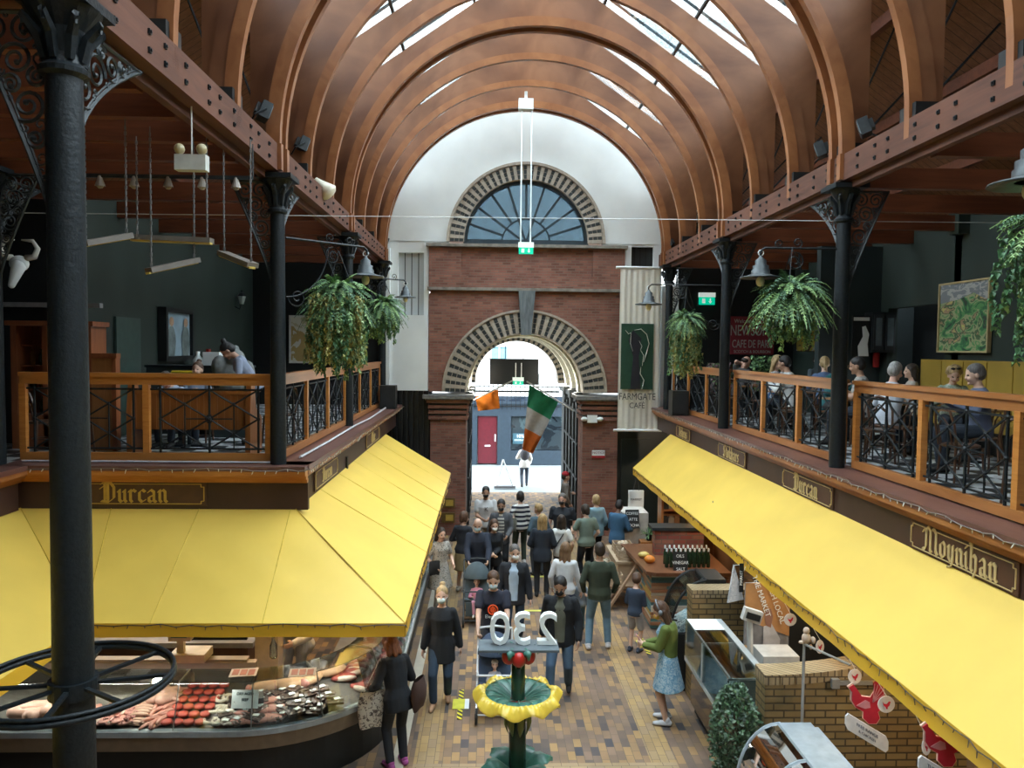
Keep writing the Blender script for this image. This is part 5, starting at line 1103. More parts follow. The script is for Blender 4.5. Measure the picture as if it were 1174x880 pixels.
# ================= right side stalls
m_ybrick=brick('yellow_wall_brick',[(.22,.15,.06),(.28,.19,.08),(.25,.17,.07),(.32,.23,.10)],(.07,.05,.025),.225,.078,'sz',.5,.010,bump=.6)
m_capb=brick('cap_brick',[(.40,.30,.17),(.34,.25,.13)],(.1,.07,.04),.075,.11,'sz',.5,.008,bump=.5)
def lowwall(x0,x1,Y,ztop,name,curve):
    n=14; zt=lambda x: ztop+curve*((x-x0)/(x1-x0))**2
    mb=MB(); 
    for i in range(n):
        a=x0+(x1-x0)*i/n; b=x0+(x1-x0)*(i+1)/n; mb.prism([(a,0),(b,0),(b,zt(b)-.11),(a,zt(a)-.11)],'Y',Y,Y+.28)
    struct(mb.build('wall_'+name,m_ybrick)); mb=MB()
    for i in range(n):
        a=x0+(x1-x0)*i/n; b=x0+(x1-x0)*(i+1)/n; mb.prism([(a-.01,zt(a)-.11),(b,zt(b)-.11),(b,zt(b)),(a-.01,zt(a))],'Y',Y-.01,Y+.29)
    struct(mb.build('trim_'+name,m_capb))
lowwall(2.93,4.7,10.7,1.60,'low_brick_far',.05); lowwall(2.98,5.2,7.95,1.56,'low_brick_near',.42)
# glass counter
def glass_counter():
    x0,x1,y0,y1=2.74,3.5,8.45,10.35
    t=thing('glass_counter','empty rectangular glass display counter before the low brick wall, beside the woman in blue','counter',((x0+x1)/2,(y0+y1)/2,0))
    MB().b2((x0+.16,y0+.05,0),(x1,y1,.14)).build('plinth',m_black,t)
    MB().b2((x0+.10,y0,.14),(x1,y1,.74)).build('front_panel',mat('bronze_gloss_panel',(.10,.06,.035),.08,spec=.8),t)
    mb=MB(); mb.b2((x0,y0,.74),(x0+.06,y1,.80)); mb.b2((x0,y0,.74),(x1,y0+.05,.80)); mb.b2((x0,y1-.05,.74),(x1,y1,.80)); mb.b2((x0+.02,y0,1.28),(x0+.045,y1,1.30)); mb.b2((x0+.42,y0,1.27),(x0+.50,y1,1.31)); mb.b2((x0,y0,1.28),(x0+.5,y0+.02,1.30)); mb.b2((x0,(y0+y1)/2+.1,1.28),(x0+.5,(y0+y1)/2+.12,1.30)); mb.b2((x0,(y0+y1)/2+.08,.78),(x0+.03,(y0+y1)/2+.14,1.28)); mb.build('steel_frame',mat('pale_steel',(.5,.55,.56),.3,metal=.4),t)
    MB().b2((x0+.06,y0+.05,.76),(x1,y1-.05,.79)).build('display_deck',mat('deck_grey',(.22,.24,.24),.3),t)
    MB().b2((x0+.005,y0,.80),(x0+.013,y1,1.28)).build('front_glass',m_cglass,t); MB().b2((x0,y0,1.30),(x0+.46,y1,1.308)).build('top_glass',m_cglass,t)
    MB().b2((x0,y0-.002,.80),(x0+.5,y0+.006,1.30)).build('end_glass',m_cglass,t); MB().b2((x0,y1,.80),(x0+.5,y1+.008,1.30)).build('end_glass',m_cglass,t)
    MB().b2((x0+.50,y0,.80),(x0+.54,y1,1.27)).build('rear_panel',mat('dark_rear',(.05,.05,.05),.3),t)
    MB().b2((x0+.54,y0,.95),(x1+.5,y1,1.0)).build('work_top',mat('dark_worktop',(.05,.05,.055),.2),t)
    n=tag(MB().b2((x0+.02,y1-.42,1.31),(x0+.42,y1-.02,1.316)).build('paper_notice',m_white,loc=(x0+.2,y1-.2,1.31)),'white paper sheet lying on the far end of the glass counter','paper')
glass_counter()
# scale and poster
p=at(868,716,9.6); t=thing('shop_scale','white shop scale with black display on a post behind the glass counter','scale',(3.3,9.6,1.0)); mw=mat('off_white_plastic',(.55,.55,.52),.4)
q=at(862,705,9.6); MB().box((q.x,9.6,q.z),(.24,.09,.16),Matrix.Rotation(.3,3,'Y')).tube([(q.x-.02,9.62,q.z-.05),(q.x+.0,9.62,1.0)],.04,8).box((q.x+.32,9.6,1.09),(.46,.4,.15)).build('scale_body',mw,t); MB().box((q.x+.0,9.54,q.z+.0),(.18,.02,.08),Matrix.Rotation(.3,3,'Y')).build('display',m_black,t)
pa,pb=at(852,778,10.05),at(906,668,10.05); t=thing('market_poster','large photo poster of a stallholder with orange top and writing, behind the scale','poster',(pa.x,10.05,pa.z)); W_,H_=pb.x-pa.x,pb.z-pa.z
mb=MB(); mb.mi=0; mb.b2((pa.x,10.05,pa.z),(pb.x,10.08,pb.z)); mb.mi=1; mb.prism([(pa.x,pa.z+H_*.62),(pb.x,pa.z+H_*.45),(pb.x,pb.z),(pa.x,pb.z)],'Y',10.04,10.05); mb.mi=2; mb.prism([(pa.x+W_*.42,pa.z+H_*.3),(pa.x+W_*.75,pa.z+H_*.2),(pa.x+W_*.8,pa.z+H_*.42),(pa.x+W_*.6,pa.z+H_*.58),(pa.x+W_*.42,pa.z+H_*.55)],'Y',10.035,10.045); mb.mi=3; mb.prism([(pa.x+W_*.48,pa.z+H_*.56),(pa.x+W_*.58,pa.z+H_*.54),(pa.x+W_*.62,pa.z+H_*.66),(pa.x+W_*.57,pa.z+H_*.74),(pa.x+W_*.47,pa.z+H_*.72),(pa.x+W_*.44,pa.z+H_*.64)],'Y',10.03,10.04); mb.mi=4; mb.prism([(pa.x,pa.z),(pa.x+W_*.5,pa.z),(pa.x+W_*.3,pa.z+H_*.3),(pa.x,pa.z+H_*.36)],'Y',10.03,10.045)
mb.build('printed_sheet',[mat('poster_grey',(.20,.20,.21),.4,var=.3,scale=6),mat('poster_orange',(.42,.22,.09),.4),mat('poster_white_coat',(.5,.5,.52),.4,var=.2),mat('poster_face',(.26,.13,.09),.4),mat('poster_amber',(.5,.27,.08),.4,var=.3)],t)
mb=MB(); mb.text('THE MARKET',(pa.x+W_*.30,10.03,pa.z+H_*.86),(.35,0,-.94),(.94,0,.35),.10,.003).text('FRESH LOCAL',(pa.x+W_*.62,10.03,pa.z+H_*.80),(.35,0,-.94),(.94,0,.35),.10,.003); mb.build('lettering',m_white,t)
struct(MB().b2((3.9,10.2,0),(4.5,10.3,2.25)).b2((4.5,10.2,0),(6.6,10.3,3.1)).build('wall_stall_dark',m_black))  # lower black part stands in for the darkness under the awning
# paper cone bag
t=thing('paper_cone','white printed paper cone hanging from the awning edge before the far brick wall','paper bag',tuple(at(845,655,10.5))); q0,q1,q2=at(842,648,10.5),at(834,691,10.5),at(853,687,10.5); mb=MB(); mb.add([q0,q1,q2,q0+Vector((0,.06,0)),q1+Vector((.01,.05,0)),q2+Vector((-.01,.05,0))],[(0,1,2),(5,4,3),(0,3,4,1),(1,4,5,2),(2,5,3,0)]); mb.build('sheet',patches('newsprint',[(.62,.64,.66),(.55,.57,.6),(.65,.66,.68),(.4,.42,.45),(.62,.64,.66)],16,.7),t); MB().tube([q0,(3.58,10.5,2.03)],.004,4).build('thread',m_white,t)
q=at(850,662,10.4); t=thing('black_name_strip','narrow black strip with white letters beside the paper cone','sign',tuple(q)); MB().box(q,(.06,.01,.40)).build('strip',m_black,t); MB().text('MARKET',q+Vector((.012,-.008,0)),(0,0,1),(-1,0,0),.055,.002).build('lettering',m_white,t); MB().tube([q,(3.58,10.4,2.03)],.004,4).build('thread',m_white,t)
# round column under gallery
c_=at(829,650,15.2); struct(MB().lathe([(.21,0),(.21,3.1)],(c_.x,15.2,0),24).build('wall_round_pier',mat('tan_round_pier',(.36,.19,.11),.45,var=.06),smooth=True))
# curved dark glass case behind the far brick wall
t=thing('curved_fish_case','curved glass display case with dark frame and silvery contents beyond the far low brick wall','counter',(3.0,11.6,0)); y0,y1=11.0,11.55
cur=[(2.70+.52*(1-math.cos(a)),.85+.80*math.sin(a)) for a in [PI/2*i/8 for i in range(9)]]
mb=MB(); mb.prism([(2.75,0),(3.5,0),(3.5,.85),(2.70,.85)],'Y',y0,y1); mb.build('base',m_black,t)
mb=MB(); mb.prism([(a,b) for a,b in cur]+[(x+.01,z-.012) for x,z in cur[::-1]],'Y',y0,y1); mb.build('curved_glass',m_cglass,t)
mb=MB()
for y in (y0,y1): mb.tube([(x,y,z) for x,z in cur],.02,6)
mb.tube([(2.70,y0,.85),(2.70,y1,.85)],.02,6); mb.tube([(3.22,y0,1.65),(3.22,y1,1.65)],.02,6); mb.b2((3.2,y0,.85),(3.5,y1,1.66)); mb.build('frame',m_black,t)
MB().prism([(2.76,.86),(3.2,.86),(3.2,1.15),(2.8,.92)],'Y',y0+.05,y1-.05).build('ice_bed',patches('ice_silver',[(.12,.18,.2),(.3,.4,.44),(.5,.58,.6),(.10,.12,.13),(.35,.45,.5)],9,.2),t)
# wooden book-like plank counter with bottles
m_topw=wood('dark_counter_top',(.12,.05,.025),(.20,.09,.045),.3,3,(3,.5,3)); t=thing('plank_counter','stall counter faced with stacked multicoloured planks and a dark wooden top','counter',(3.4,14.2,0))
X0,X1,Yf_,Yb=2.95,4.35,13.5,15.4; cols=[(.42,.22,.11),(.50,.32,.07),(.36,.17,.09),(.10,.24,.25),(.48,.30,.18),(.60,.58,.52),(.50,.28,.10),(.30,.13,.07),(.08,.17,.19)]; pm=[wood('plank_%d'%i,tuple(x*.75 for x in c),tuple(min(1,x*1.1) for x in c),.5,3,(.4,.4,4)) for i,c in enumerate(cols)]
r9=random.Random(4); k=0; zz=.02
mb=MB().b2((X0+.06,Yf_+.06,0),(X1,Yb,1.0)); mb.build('core',m_black,t)
mb=MB()
while zz<.98:
    hh=.055 if zz<.9 else .04; x=X0
    while x<X1-.02:
        l=r9.uniform(.25,.8); x2=min(X1,x+l); o_=r9.uniform(0,.03); mb.mi=(k*5+int(l*10))%9; mb.b2((x,Yf_-o_,zz),(x2-.004,Yf_+.08,zz+hh)); x=x2; k+=1
    y=Yf_
    while y<Yb-.02:
        l=r9.uniform(.3,.8); y2=min(Yb,y+l); o_=r9.uniform(0,.02); mb.mi=(k*5+int(l*10))%9; mb.b2((X0-o_,y,zz),(X0+.08,y2-.004,zz+hh)); y=y2; k+=1
    zz+=hh+.004
mb.build('plank_cladding',pm,t)
MB().prism([(X0-.1,Yf_-.05),(X0-.22,Yb),(X0+.3,Yb),(X1,Yb),(X1,Yf_-.14),(X0+.05,Yf_-.14)],'Z',1.0,1.06).build('counter_top',m_topw,t)
struct(MB().b2((X0+.28,14.55,1.06),(4.18,14.75,1.56)).build('wall_stall_brick',brick('dark_red_brick',[(.24,.06,.05),(.32,.09,.06),(.2,.06,.06),(.34,.16,.10)],(.14,.10,.08),.24,.085,'xz',.7,.01)))
struct(MB().b2((X0+.22,14.50,1.54),(4.2,14.9,1.60)).build('trim_stall_shelf',m_zinc))
bm=[glass('bottle_clear',(.55,.62,.55),.35),mat('bottle_dark_green',(.02,.04,.02),.12)]
bp=None
for i in range(20):
    x=X0+.32+.085*(i%10)+.02*(i//10); y=13.72+.22*(i//10)
    if bp is None:
        bp=thing('oil_bottle','x','bottle',(0,0,0)); MB().lathe([(.028,0),(.033,.02),(.033,.20),(.013,.26),(.013,.31)],(0,0,0),10).build('glass_body',bm[1],bp,world=False,smooth=True); MB().lathe([(.017,.29),(.019,.33),(.014,.35)],(0,0,0),8).build('swing_cap',m_white,bp,world=False); kb=[o for o in COL.objects if o.parent is bp]; o=bp
    else:
        o=bp.copy(); COL.objects.link(o)
        for ch in kb: d=ch.copy(); COL.objects.link(d); d.parent=o
    o.location=(x,y,1.06); o['label']='dark glass bottle with white cap in the rows on the plank counter'; o['category']='bottle'; o['group']='bottles on the plank counter'
card(780,644,.26,.36,13.55,'black chalk price board standing before the bottles',('OILS','VINEGAR','SALT'),m_black,'chalk_board')
p=at(745,640,14.2); tag(MB().ball((3.02,14.0,1.13),(.10,.10,.075),14,8).build('pumpkin',mat('pumpkin_orange',(.62,.20,.02),.5),loc=(3.02,14.0,1.06),smooth=True),'small orange squash at the near corner of the dark wooden top','squash')
tag(MB().ball((2.98,14.35,1.12),(.11,.08,.06),14,8).build('melon',mat('melon_yellow',(.55,.42,.12),.5),loc=(2.98,14.35,1.06),smooth=True),'pale yellow squash beside the orange one','squash')
# white stall end with chalk board, bag and crates
t=thing('white_stall_cabinet','tall white stall cabinet end below the far tip of the right awning','cabinet',(3.2,16.8,0)); pa,pb=at(713,650,16.8),at(741,588,16.8)
MB().b2((pa.x,16.8,0),(pb.x+.05,17.5,pb.z)).build('carcass',mat('stall_white',(.60,.58,.54),.6),t); 
card(725,594.5,.30,.40,16.76,'black chalk board headed COFFEE on the white cabinet',('COFFEE','LATTE','MOCHA'),m_black,'chalk_board')
pb=at(729,572,18.0); t=thing('hanging_shopping_bag','white printed shopping bag hung under the tip of the right awning','bag',tuple(pb)); MB().box(pb,(.36,.08,.42)).build('bag_body',m_white,t); MB().text('MARKET',pb+Vector((0,-.045,-.02)),(1,0,0),(0,0,1),.07,.002).tube([pb+Vector((-.07,0,.2)),(3.56,18.0,2.1),pb+Vector((.07,0,.2))],.008,5).build('print_and_handle',mat('ink_dark',(.04,.04,.05),.6),t)
m_crate=wood('pale_crate_wood',(.38,.28,.18),(.50,.38,.26),.6,3,(.4,4,4))
def crate(x,y,z,label,w_=.42,d=.34,h_=.2,rz=0):
    t=thing('wooden_crate',label,'crate',(x,y,z),rz,'pale wooden crates'); mb=MB()
    for s in (-1,1):
        for k in range(3): mb.box((0,s*d/2,.035+k*h_/3),(w_,.012,h_/3.6)); mb.box((s*w_/2,0,.035+k*h_/3),(.012,d,h_/3.6))
        for r_ in (-1,1): mb.box((s*w_/2*.95,r_*d/2*.93,h_/2),(.03,.03,h_))
    mb.box((0,0,.01),(w_,d,.012)); mb.build('slats',m_crate,t,world=False); mb=MB(); rr=random.Random(int(x*100)); 
    for _ in range(14): mb.ball((rr.uniform(-w_*.38,w_*.38),rr.uniform(-d*.36,d*.36),h_*.6+rr.uniform(0,.05)),.045,8,5)
    o=mb.build('contents',patches('crate_goods',[(.45,.36,.25),(.55,.47,.35),(.3,.2,.1),(.5,.4,.28)],5,.6),t,world=False); o['kind']='stuff'
t=thing('timber_stand','low timber stand with a slanted leg holding crates left of the plank counter','stand',(2.6,15.2,0)); mw_=wood('stand_wood',(.28,.17,.10),(.38,.25,.16),.6,3,(.4,4,4)); MB().b2((2.28,14.6,.38),(2.95,16.2,.43)).build('shelf_board',mw_,t); MB().b2((2.55,14.9,.78),(3.0,16.2,.83)).b2((2.6,14.95,.43),(2.95,16.1,.78)).build('upper_board',m_crate,t)
for x,y in ((2.32,14.65),(2.32,16.1),(2.9,16.1)): MB().b2((x,y,0),(x+.05,y+.05,.38)).build('leg',mw_,t)
MB().bar((2.35,14.55,.0),(2.95,14.55,.95),.04,.09,up=(0,1,0)).build('slanted_leg',mw_,t)
crate(2.48,14.85,.43,'pale wooden crate low down nearest the slanted leg',.34); crate(2.44,15.35,.43,'pale wooden crate low down in the middle of the stand',.3); crate(2.42,15.8,.43,'pale wooden crate low down at the far end of the stand',.3); crate(2.80,15.15,.83,'raised pale wooden crate nearest the plank counter',.36); crate(2.80,15.65,.83,'raised pale wooden crate before the white cabinet',.36)
# things hanging under the far right awning
kb=None
for i in range(26):
    y=13.4+.16*i; x=3.88; 
    if kb is None:
        ho=MB().lathe([(.01,.12),(.012,.0),(.045,-.08),(.05,-.24),(.03,-.30),(.005,-.32)],(0,0,0),8).build('hanging_pouch',mat('dark_pouch',(.03,.03,.035),.4,var=.5),loc=(0,0,0),smooth=True); kb=1; o=ho
    else: o=ho.copy(); COL.objects.link(o)
    o.location=(x,y,2.085); tag(o,'dark pouch hanging in the row under the far end of the right awning','pouch','dark pouches hanging under the right awning')
tag(MB().tube([(3.88,13,2.2),(3.88,18.2,2.2)],.01,5).tube([(3.88,13,2.2),(3.88,13,2.42)],.008,5).build('hanging_rail',m_steel,loc=(3.85,15,2.4)),'thin steel rail under the right awning carrying the dark pouches','rail')
t=thing('shelf_unit','wooden shelf unit behind the bottles under the right gallery','shelf',(3.9,16,0)); mb=MB(); 
for z in (1.2,1.6,2.0): mb.b2((3.7,16.0,z),(5.2,16.35,z+.03))
mb.b2((3.7,16.3,.0),(5.2,16.36,2.2)); mb.b2((3.68,16.0,0),(3.73,16.36,2.2)); mb.b2((4.3,16.0,0),(4.35,16.36,2.2)); mb.build('boards',m_oak,t)
k=0
for z in (.83,1.23,1.63):
    for x in (3.80,3.92,4.04,4.17,4.45,4.6): 
        k+=1; o=MB().box((0,0,.11),(.11,.12,.22)).box((0,0,.23),(.08,.02,.03)).build('paper_packet',[mat('brown_packet',(.25,.12,.05),.6),mat('black_packet',(.03,.03,.03),.5),m_beige][k%3],loc=(0,0,0)); o.location=(x,16.14,z); tag(o,'small packet on the wooden shelf unit behind the bottles','packet','packets on the shelf unit')
# shrub
t=thing('potted_shrub','dark green conical shrub between the glass counter and the near curved case','shrub',(2.72,8.1,0)); rr=random.Random(8)
MB().lathe([(.13,0),(.17,.28),(.18,.30),(.14,.30)],(2.72,8.1,0),14).build('pot',m_black,t); MB().tube([(2.72,8.1,.25),(2.72,8.1,1.2)],.025,6).build('stem',mat('bark',(.08,.05,.03),.8),t)
mb=MB()
for i in range(3600):
    z=.32+1.05*rr.random()**.9; R0=.27*(1-.35*((z-.9)/.6)**2) if z<.95 else .27*(1.45-z)/.5+.06; a=rr.uniform(0,2*PI); r_=R0*math.sqrt(rr.uniform(.35,1))*(1+.15*math.sin(a*3+z*9)); c=Vector((2.72+r_*math.cos(a),8.1+r_*math.sin(a),z)); u=Vector((rr.gauss(0,1),rr.gauss(0,1),rr.gauss(0,1))).normalized(); v=u.orthogonal().normalized(); l=rr.uniform(.018,.034); mb.mi=rr.choice((0,0,1,2)); mb.add([c-u*l,c+v*l*.5,c+u*l,c-v*l*.5],[(0,1,2,3)])
mb.build('leaves',[mat('box_leaf',(.025,.06,.025),.45),mat('box_leaf2',(.05,.11,.045),.4),mat('box_leaf3',(.10,.17,.10),.4)],t)
# near curved glass case
t=thing('curved_glass_case','curved glass display case with white steel frame at the bottom right of the view','counter',(2.95,6.8,0)); y0,y1=5.2,7.55
c0=at(893,829,7.55); c1_=at(916,830,7.55); zt=c0.z; e0=at(858,880,7.55)
cur=[(c0.x-.42*(1-math.cos(a)) if 0 else c0.x-.42*math.sin(a),zt-.62*(1-math.cos(a))) for a in [PI/2*i/8 for i in range(9)]]
m_ws=mat('white_steel',(.34,.40,.44),.3,metal=.2)
mb=MB(); mb.prism([(cur[-1][0],0),(c1_.x+.5,0),(c1_.x+.5,.6),(cur[-1][0],.6)],'Y',y0,y1); mb.build('base',m_ws,t)
mb=MB(); mb.prism(cur+[(x+.01,z-.012) for x,z in cur[::-1]],'Y',y0,y1); mb.build('curved_glass',m_cglass,t)
mb=MB()
for y in (y1,y1-.7,y1-1.4): mb.tube([(x,y,z) for x,z in cur],.016,6)
mb.tube([(c0.x,y0,zt),(c0.x,y1,zt)],.022,6); mb.tube([(cur[-1][0],y0,cur[-1][1]),(cur[-1][0],y1,cur[-1][1])],.022,6); mb.b2((c0.x,y0,zt-.02),(c1_.x+.12,y1,zt+.01)); mb.b2((c1_.x+.05,y0,.6),(c1_.x+.2,y1,zt-.04)); mb.build('white_frame',m_ws,t)
MB().b2((cur[-1][0]+.03,y0,.6),(c0.x+.2,y1-.05,.66)).build('display_deck',mat('deck_pink',(.30,.24,.2),.4,var=.3),t)
# hen signs, round badges, rail
m_hen=mat('hen_red',(.50,.02,.04),.5); m_hen2=mat('hen_pink',(.62,.25,.28),.5); m_card=mat('card_white',(.72,.70,.68),.6)
def badge(c,r_,label,rx=1.):
    c=Vector(c); t=thing('round_badge',label,'badge',tuple(c),group=None); MB().lathe([(r_,-.006),(r_,.006)],c,24,axis='Y',sx=rx).build('disc',m_card,t)
    mb=MB(); y=c.y-.012; P=lambda pts:[(c.x+a*r_*rx,c.z+b*r_) for a,b in pts]
    mb.prism(P([(-.5,.35),(-.3,.1),(.0,.05),(.3,.4),(.45,.35),(.3,-.1),(.1,-.3),(.15,-.5),(-.05,-.5),(-.1,-.3),(-.35,-.1)]),'Y',y,y+.008); mb.build('red_bird_mark',m_hen,t); return t
Yd={0:9.2,1:8.3,2:7.5,3:6.95}
for i,(px,py,Y,l,rx,r_) in enumerate(((906,710,9.2,'farthest, under the awning lip by the poster',1,.077),(940,741,8.4,'edge-on beside the plush on the post',.6,.077),(980,775,7.55,'above the first hen sign',.9,.075),(1016,807,6.98,'just right of the first hen sign',1,.08),(1062,855,6.32,'left of the second hen sign',.5,.077),(921,874,7.0,'stuck on the near curved case',1,.062))):
    p=at(px,py,Y); t=badge(p,r_,f'round white badge with a red bird mark, {l}',rx)
    if i<5: MB().tube([p+Vector((0,0,r_)),(3.56+(18.6-p.y)/18.1*.1,p.y,2.0)],.003,4).build('thread',m_white,t)
def hen(px,py,Y,label,s=1.,txt=('FREE RANGE','& CHICKEN')):
    c=at(px,py,Y); t=thing('hen_sign',label,'sign',tuple(c)); P=lambda pts:[(c.x+a*s,c.z+b*s) for a,b in pts]; y=Y
    body=[(-.17,.16),(-.13,.19),(-.09,.14),(-.05,.08),(.03,.07),(.06,.12),(.05,.20),(.09,.24),(.14,.17),(.155,.06),(.14,-.04),(.10,-.06),(.12,-.12),(.09,-.17),(.02,-.17),(-.03,-.12),(-.03,-.06),(-.10,-.02),(-.14,.04),(-.14,.12)]
    mb=MB(); mb.prism(P([(a*1.08,b*1.06) for a,b in body]),'Y',y+.004,y+.02); mb.build('pale_edge',mat('hen_edge',(.70,.45,.35),.5),t); mb=MB(); mb.prism(P(body),'Y',y-.004,y+.005); mb.build('hen_body',m_hen,t)
    mb=MB(); mb.prism(P([(-.10,.0),(-.02,.05),(.02,.03),(.03,-.02),(-.02,-.03)]),'Y',y-.010,y-.003)
    for k in range(5): a=.5+.25*k; mb.bar((c.x+.05*s,y-.008,c.z+.03*s),(c.x+(.05+.16*math.cos(a)*.8)*s,y-.008,c.z+(.03+.17*math.sin(a))*s),.008,.004,up=(0,1,0))
    mb.build('hen_feathers',m_hen2,t)
    a,b=Vector((c.x-.20*s,y-.02,c.z-.13*s)),Vector((c.x+.20*s,y-.02,c.z-.37*s)); d=(b-a).normalized(); u=Vector((0,0,1)); h=.075*s; k=.03
    Q=[a+u*h*.5,a+d*k+u*h,b-d*k+u*h,b+u*h*.5,b-u*h*.5,b-d*k-u*h,a+d*k-u*h,a-u*h*.5]
    mb=MB(); n=8; mb.add(Q+[q+Vector((0,.02,0)) for q in Q],[list(range(n))[::-1],list(range(n,2*n))]+[[i,(i+1)%n,n+(i+1)%n,n+i] for i in range(n)]); mb.build('plaque',m_card,t)
    mb=MB(); m_=(a+b)/2; mb.text(txt[0],m_+Vector((0,-.004,.012)),d,u,.042*s,.001).text(txt[1],m_+Vector((0,-.004,-.04)),d,u,.036*s,.001); mb.build('lettering',mat('ink_blue',(.05,.07,.12),.6),t)
    MB().tube([c+Vector((.1*s,0,.22*s)),(3.56+(18.6-c.y)/18.1*.1,c.y,2.0)],.003,4).build('thread',m_white,t)
hen(994,808,7.2,'red hen cut-out sign with white plaque, upper one',1.07)
hen(1080,855,6.05,'red hen cut-out sign with white plaque, lower one',1.0,('TURKEY GOOSE','& CHICKEN'))
p=at(923,830,7.75); q=at(922,738,7.75); t=thing('steel_post','thin steel post rising from the curved case with a small plush on top','post',tuple(p)); MB().tube([(q.x,7.75,0.6),(q.x,7.75,q.z)],.016,8).build('post',m_steel,t)
e=at(975,762,7.2); MB().tube([(q.x,7.75,q.z),tuple(e)],.012,6).build('rail',m_steel,t)
mb=MB(); c=Vector((q.x+.02,7.75,q.z+.06)); mb.ball(c,(.05,.04,.06),10,7).ball(c+Vector((0,0,.08)),(.035,.03,.04),10,6).ball(c+Vector((.07,0,-.02)),(.03,.03,.04),8,5).ball(c+Vector((.05,0,-.09)),(.018,.018,.03),8,5).ball(c+Vector((-.05,0,-.04)),(.03,.02,.018),8,5); tag(mb.build('plush_toy',mat('cream_plush',(.55,.42,.32),.9),loc=tuple(c),smooth=True),'small cream plush toy on top of the steel post','toy')
tag(MB().box((4.0,7.93,1.48),(.5,.03,.04)).box((3.72,7.92,1.48),(.08,.05,.10)).build('wall_bracket_rail',m_steel,loc=(4.0,7.93,1.48)),'steel rail with bracket fixed to the near brick wall','rail')
for x,y in ((5.1,9.3),(5.0,13.2),(5.0,16),(5.1,6.6)): lampat('stall_lamp',(x,y,2.75),45,(1,.82,.6),.08)
# ================= centre ornament with the numerals
m_dk=mat('dark_green_enamel',(.015,.055,.03),.25,var=.25,scale=12); m_teal=mat('teal_enamel',(.05,.16,.12),.3,var=.25,scale=12,bump=.3); m_yel=mat('yellow_enamel',(.72,.50,.06),.3,var=.12,scale=10); m_redE=mat('red_enamel',(.42,.02,.015),.3)
oc=at(594,790,6.2); ox,oy=oc.x,6.2
t=thing('leaf_fountain_ornament','green post with a frilled yellow-edged leaf dish and red berries in the centre foreground','ornament',(ox,oy,0))
zd=at(594,800,6.2).z
MB().lathe([(.075,0),(.07,zd-.3),(.058,zd),(.055,zd+.33)],(ox,oy,0),16).build('post',m_dk,t,smooth=True)
def dish(r0,r1,z,mb,fr=10,amp=.03,rise=.10):
    def f(u,v):
        a=2*PI*u; r_=r0+(r1-r0)*v; w_=1+.07*math.sin(fr*a)*v*v+.03*math.sin(3*a+1)*v; return (ox+r_*w_*math.cos(a),oy+r_*w_*math.sin(a),z+rise*math.sin(v*PI*.55)+amp*math.sin(fr*a+.5)*v**2-.05*max(0,v-.8)*5*(.5+.5*math.sin(fr*a)))
    return f
f1=dish(.05,.285,zd-.02,None,12,.014,.085); mb=MB(); mb.grid(f1,72,8); mb.grid(lambda u,v: Vector(f1(u,v))-Vector((0,0,.012)),72,8); mb.build('leaf_dish',m_teal,t,smooth=True)
f2_=lambda u,v: (lambda a,r_,q: (ox+r_*math.cos(a),oy+r_*math.sin(a),q))(2*PI*u,(.270+.085*v)*(1+.07*math.sin(9*2*PI*u)*v),zd+.058+.015*math.sin(PI*v)-.055*v*v+.030*math.sin(9*2*PI*u+.6)*v+.010*math.sin(44*2*PI*u)*(1-abs(2*v-1)))
mb=MB(); mb.grid(f2_,176,8); mb.grid(lambda u,v: Vector(f2_(u,v))-Vector((0,0,.014)),176,8); mb.build('frilled_rim',m_yel,t,smooth=True)
mb=MB()
for k in range(16): a=2*PI*k/16; mb.tube([(ox+r_*math.cos(a),oy+r_*math.sin(a),zd-.015+.07*math.sin((r_-.05)/.235*PI*.55)*1.2+.008) for r_ in (.06,.13,.2,.27)],.004,4)
mb.build('leaf_veins',mat('pale_teal',(.14,.28,.22),.4),t)
for k in range(5):
    a=-PI/2+2*PI*k/5; x,y=ox+.085*math.cos(a),oy+.085*math.sin(a); MB().ball((x,y,zd+.36),(.058,.058,.066),14,10).build('berry',m_redE,t,smooth=True)
mb=MB()
for k in range(6):
    a=-PI/2+PI/6+2*PI*k/6; d=Vector((math.cos(a),math.sin(a),0)); b=Vector((ox,oy,zd+.25)); mb.tube([b+d*.03,b+d*.06+Vector((0,0,.10)),b+d*.10+Vector((0,0,.17)),b+d*.15+Vector((0,0,.17)),b+d*.16+Vector((0,0,.12))],[.02,.035,.038,.028,.008],8,flat=.45)
mb.build('bud_leaves',m_teal,t,smooth=True)
mb=MB()
for k in range(8):
    a=2*PI*k/8+.2; d=Vector((math.cos(a),math.sin(a),0)); b=Vector((ox,oy,zd-.05)); mb.tube([b+d*.05,b+d*.10-Vector((0,0,.06)),b+d*.105-Vector((0,0,.16)),b+d*.08-Vector((0,0,.24))],[.015,.03,.028,.004],6,flat=.4)
mb.build('hanging_leaves',mat('olive_leaf',(.16,.20,.06),.4),t,smooth=True)
MB().lathe([(.05,zd-.10),(.13,zd-.06),(.10,zd-.02),(.06,zd-.0)],(ox,oy,0),14).build('red_calyx',m_redE,t,smooth=True)
zl=at(594,872,6.2).z; mb=MB()
for k in range(6):
    a=2*PI*k/6+.25; d=Vector((math.cos(a),math.sin(a),0)); s_=Vector((-d.y,d.x,0)); b=Vector((ox,oy,zl-.06))
    g=lambda u,v: b+d*(.05+.26*u)+s_*((v-.5)*.24*math.sin(PI*min(1,u*.9+.12))*(1+.15*math.sin(u*20)))+Vector((0,0,.09*math.sin(u*PI*.8)-.05*abs(v-.5)))
    mb.grid(g,10,6); mb.grid(lambda u,v: g(u,v)-Vector((0,0,.01)),10,6)
mb.build('lower_leaves',m_teal,t,smooth=True)
